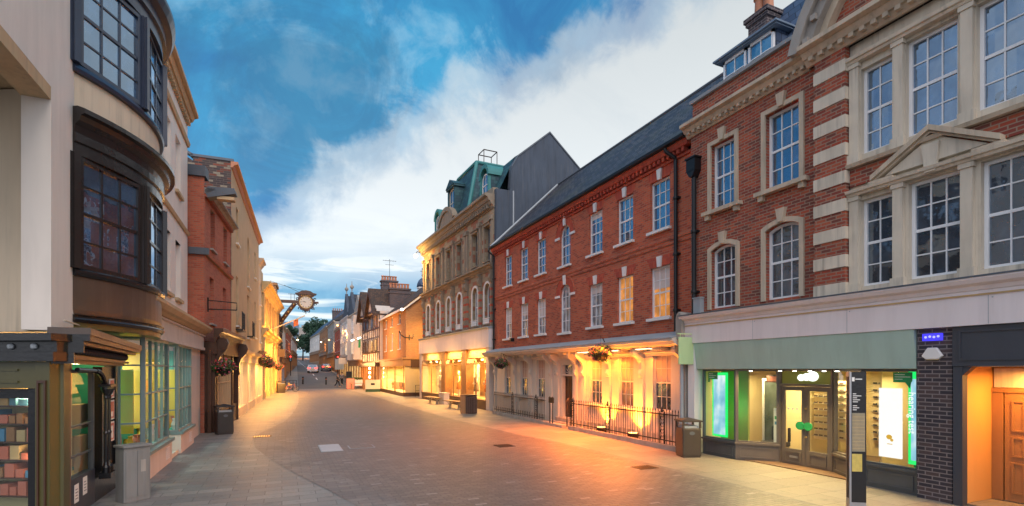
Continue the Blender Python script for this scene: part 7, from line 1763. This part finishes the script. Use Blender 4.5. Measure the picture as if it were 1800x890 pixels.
def cafe(x, y, label):
    t = thing('cafe_table', label, 'table', (x, y, gz(y))); m = MB(); m.box(-.8, .8, -.4, .4, .72, .76); m.build('tabletop', 'wood_bench', t)
    for a in (-.7, .7):
        for b_ in (-.3, .3): m = MB(); m.box(a-.04, a+.04, b_-.04, b_+.04, 0, .72); m.build('leg', 'wood_bench', t)
cafe(8.35, 64.2, 'wooden cafe table next to the red pavement board'); cafe(9.0, 68.8, 'farther wooden cafe table by the windbreak')
tb = thing('cafe_windbreak', 'pale cafe windbreak topped with a low green hedge', 'screen', (8.6, 66.9, 0), R(-4)); m = MB(); m.box(-.95, .95, -.03, .03, .35, 1.15)
for x in (-.9, .9): m.box(x-.04, x+.04, -.05, .05, 0, 1.3)
m.build('screen', 'poster_white', tb)
rnd = random.Random(9); vs, fs = [], []
for k in range(300):
    p = Vector((rnd.uniform(-.95, .95), rnd.uniform(-.15, .15), 1.15+rnd.uniform(0, .25))); u = Vector((rnd.gauss(0, 1), rnd.gauss(0, 1), rnd.gauss(0, 1))).normalized()*.07; v = u.orthogonal().normalized()*.05; o = len(vs); vs += [p-u, p+v, p+u, p-v]; fs.append((o, o+1, o+2, o+3))
MB().add(vs, fs).build('hedge', 'leaf_green', tb)
tb = thing('serving_counter', 'cream serving counter with a green base outside the timber framed house', 'counter', (8.95, 56.6, 0), R(-8))
m = MB(); m.box(-.75, .75, -.35, .35, .0, .32); m.build('base', 'leaf_dark', tb); m = MB(); m.box(-.78, .78, -.38, .38, .321, 1.3); m.build('front_panel', 'stucco_cream', tb); m = MB(); m.box(-.2, .2, -.395, -.381, .75, .95); m.build('name_board', 'iron', tb)
tb = thing('shop_railing', 'short dark hoop rail beside the brown brick shop door', 'rail', (10.9, 45.3, 0)); m = MB(); m.tube([(0, 0, 0), (0, 0, 1.0), (.6, 0, 1.0), (.6, 0, 0)], .03, 6); m.tube([(0, 0, .5), (.6, 0, .5)], .02, 6); m.build('hoop', 'iron', tb)
# street signs and wall lamps far away
tb = thing('street_sign', 'back of a white street sign on a post near the road bend', 'sign', (8.0, 82, gz(82))); m = MB(); m.tube([(0, 0, 0), (0, 0, 3.4)], .05, 8); m.build('post', 'iron', tb); m = MB(); m.box(-.65, .65, -.08, -.04, 1.7, 3.3); m.build('plate', 'lead_pale', tb)
for (x, y, z, lb, e) in ((8.3, 88, 8.6, 'higher glowing street lamp on the far pale gabled houses', 600), (8.3, 76.5, 7.6, 'glowing street lamp on the nearer pale gabled house', 700), (8.4, 106, 6.2, 'glowing street lamp on the grey house uphill', 600), (2.6, 100, 6.0, 'glowing street lamp on the left far houses', 500), (8.4, 128, 6.0, 'farthest glowing street lamp on the right uphill', 600), (-.2, 72, 5.6, 'glowing lamp under the clock on the narrow timber house', 400)):
    t = thing('wall_streetlamp', lb, 'street lamp', (x, y, gz(y)+z)); s_ = 1 if x > 5 else -1
    m = MB(); m.tube([(s_*1.1, 0, -.2), (s_*.5, 0, .2), (0, 0, .1)], .03, 6); m.build('arm', 'iron', t); m = MB(); m.lathe([(.03, -.14), (.13, -.1), (.16, 0), (.06, .1)], (0, 0, -.03), 10); m.build('lantern', 'lamp_orange' if z > 6.1 and x > 5 and y < 110 else 'lamp_warm', t, smooth=True)
    light('SPOT', (x-s_*.1, y, gz(y)+z-.2), e*1.0, (1, .5, .16), .2, rot=(0, R(s_*-25), 0), spot=140)
tb = thing('hanging_shop_sign', 'dark hanging sign board on the golden building', 'sign', (-.05, 57.5, 4.2)); m = MB(); m.box(-.35, .35, -.03, .03, -.5, .3); m.build('board', 'wood_dark', tb); m = MB(); m.tube([(-.9, 0, .4), (.4, 0, .4)], .02, 5); m.build('arm', 'iron', tb)
tb = thing('projecting_sign', 'cream projecting shop sign beyond the cafe tables', 'sign', (8.2, 79, gz(79)+3.1)); m = MB(); m.box(-.6, .6, -.05, .05, -.4, .5); m.build('board', 'stucco_pale', tb); m = MB(); m.tube([(-.5, 0, .6), (1.0, 0, .6)], .03, 5); m.build('arm', 'iron', tb)
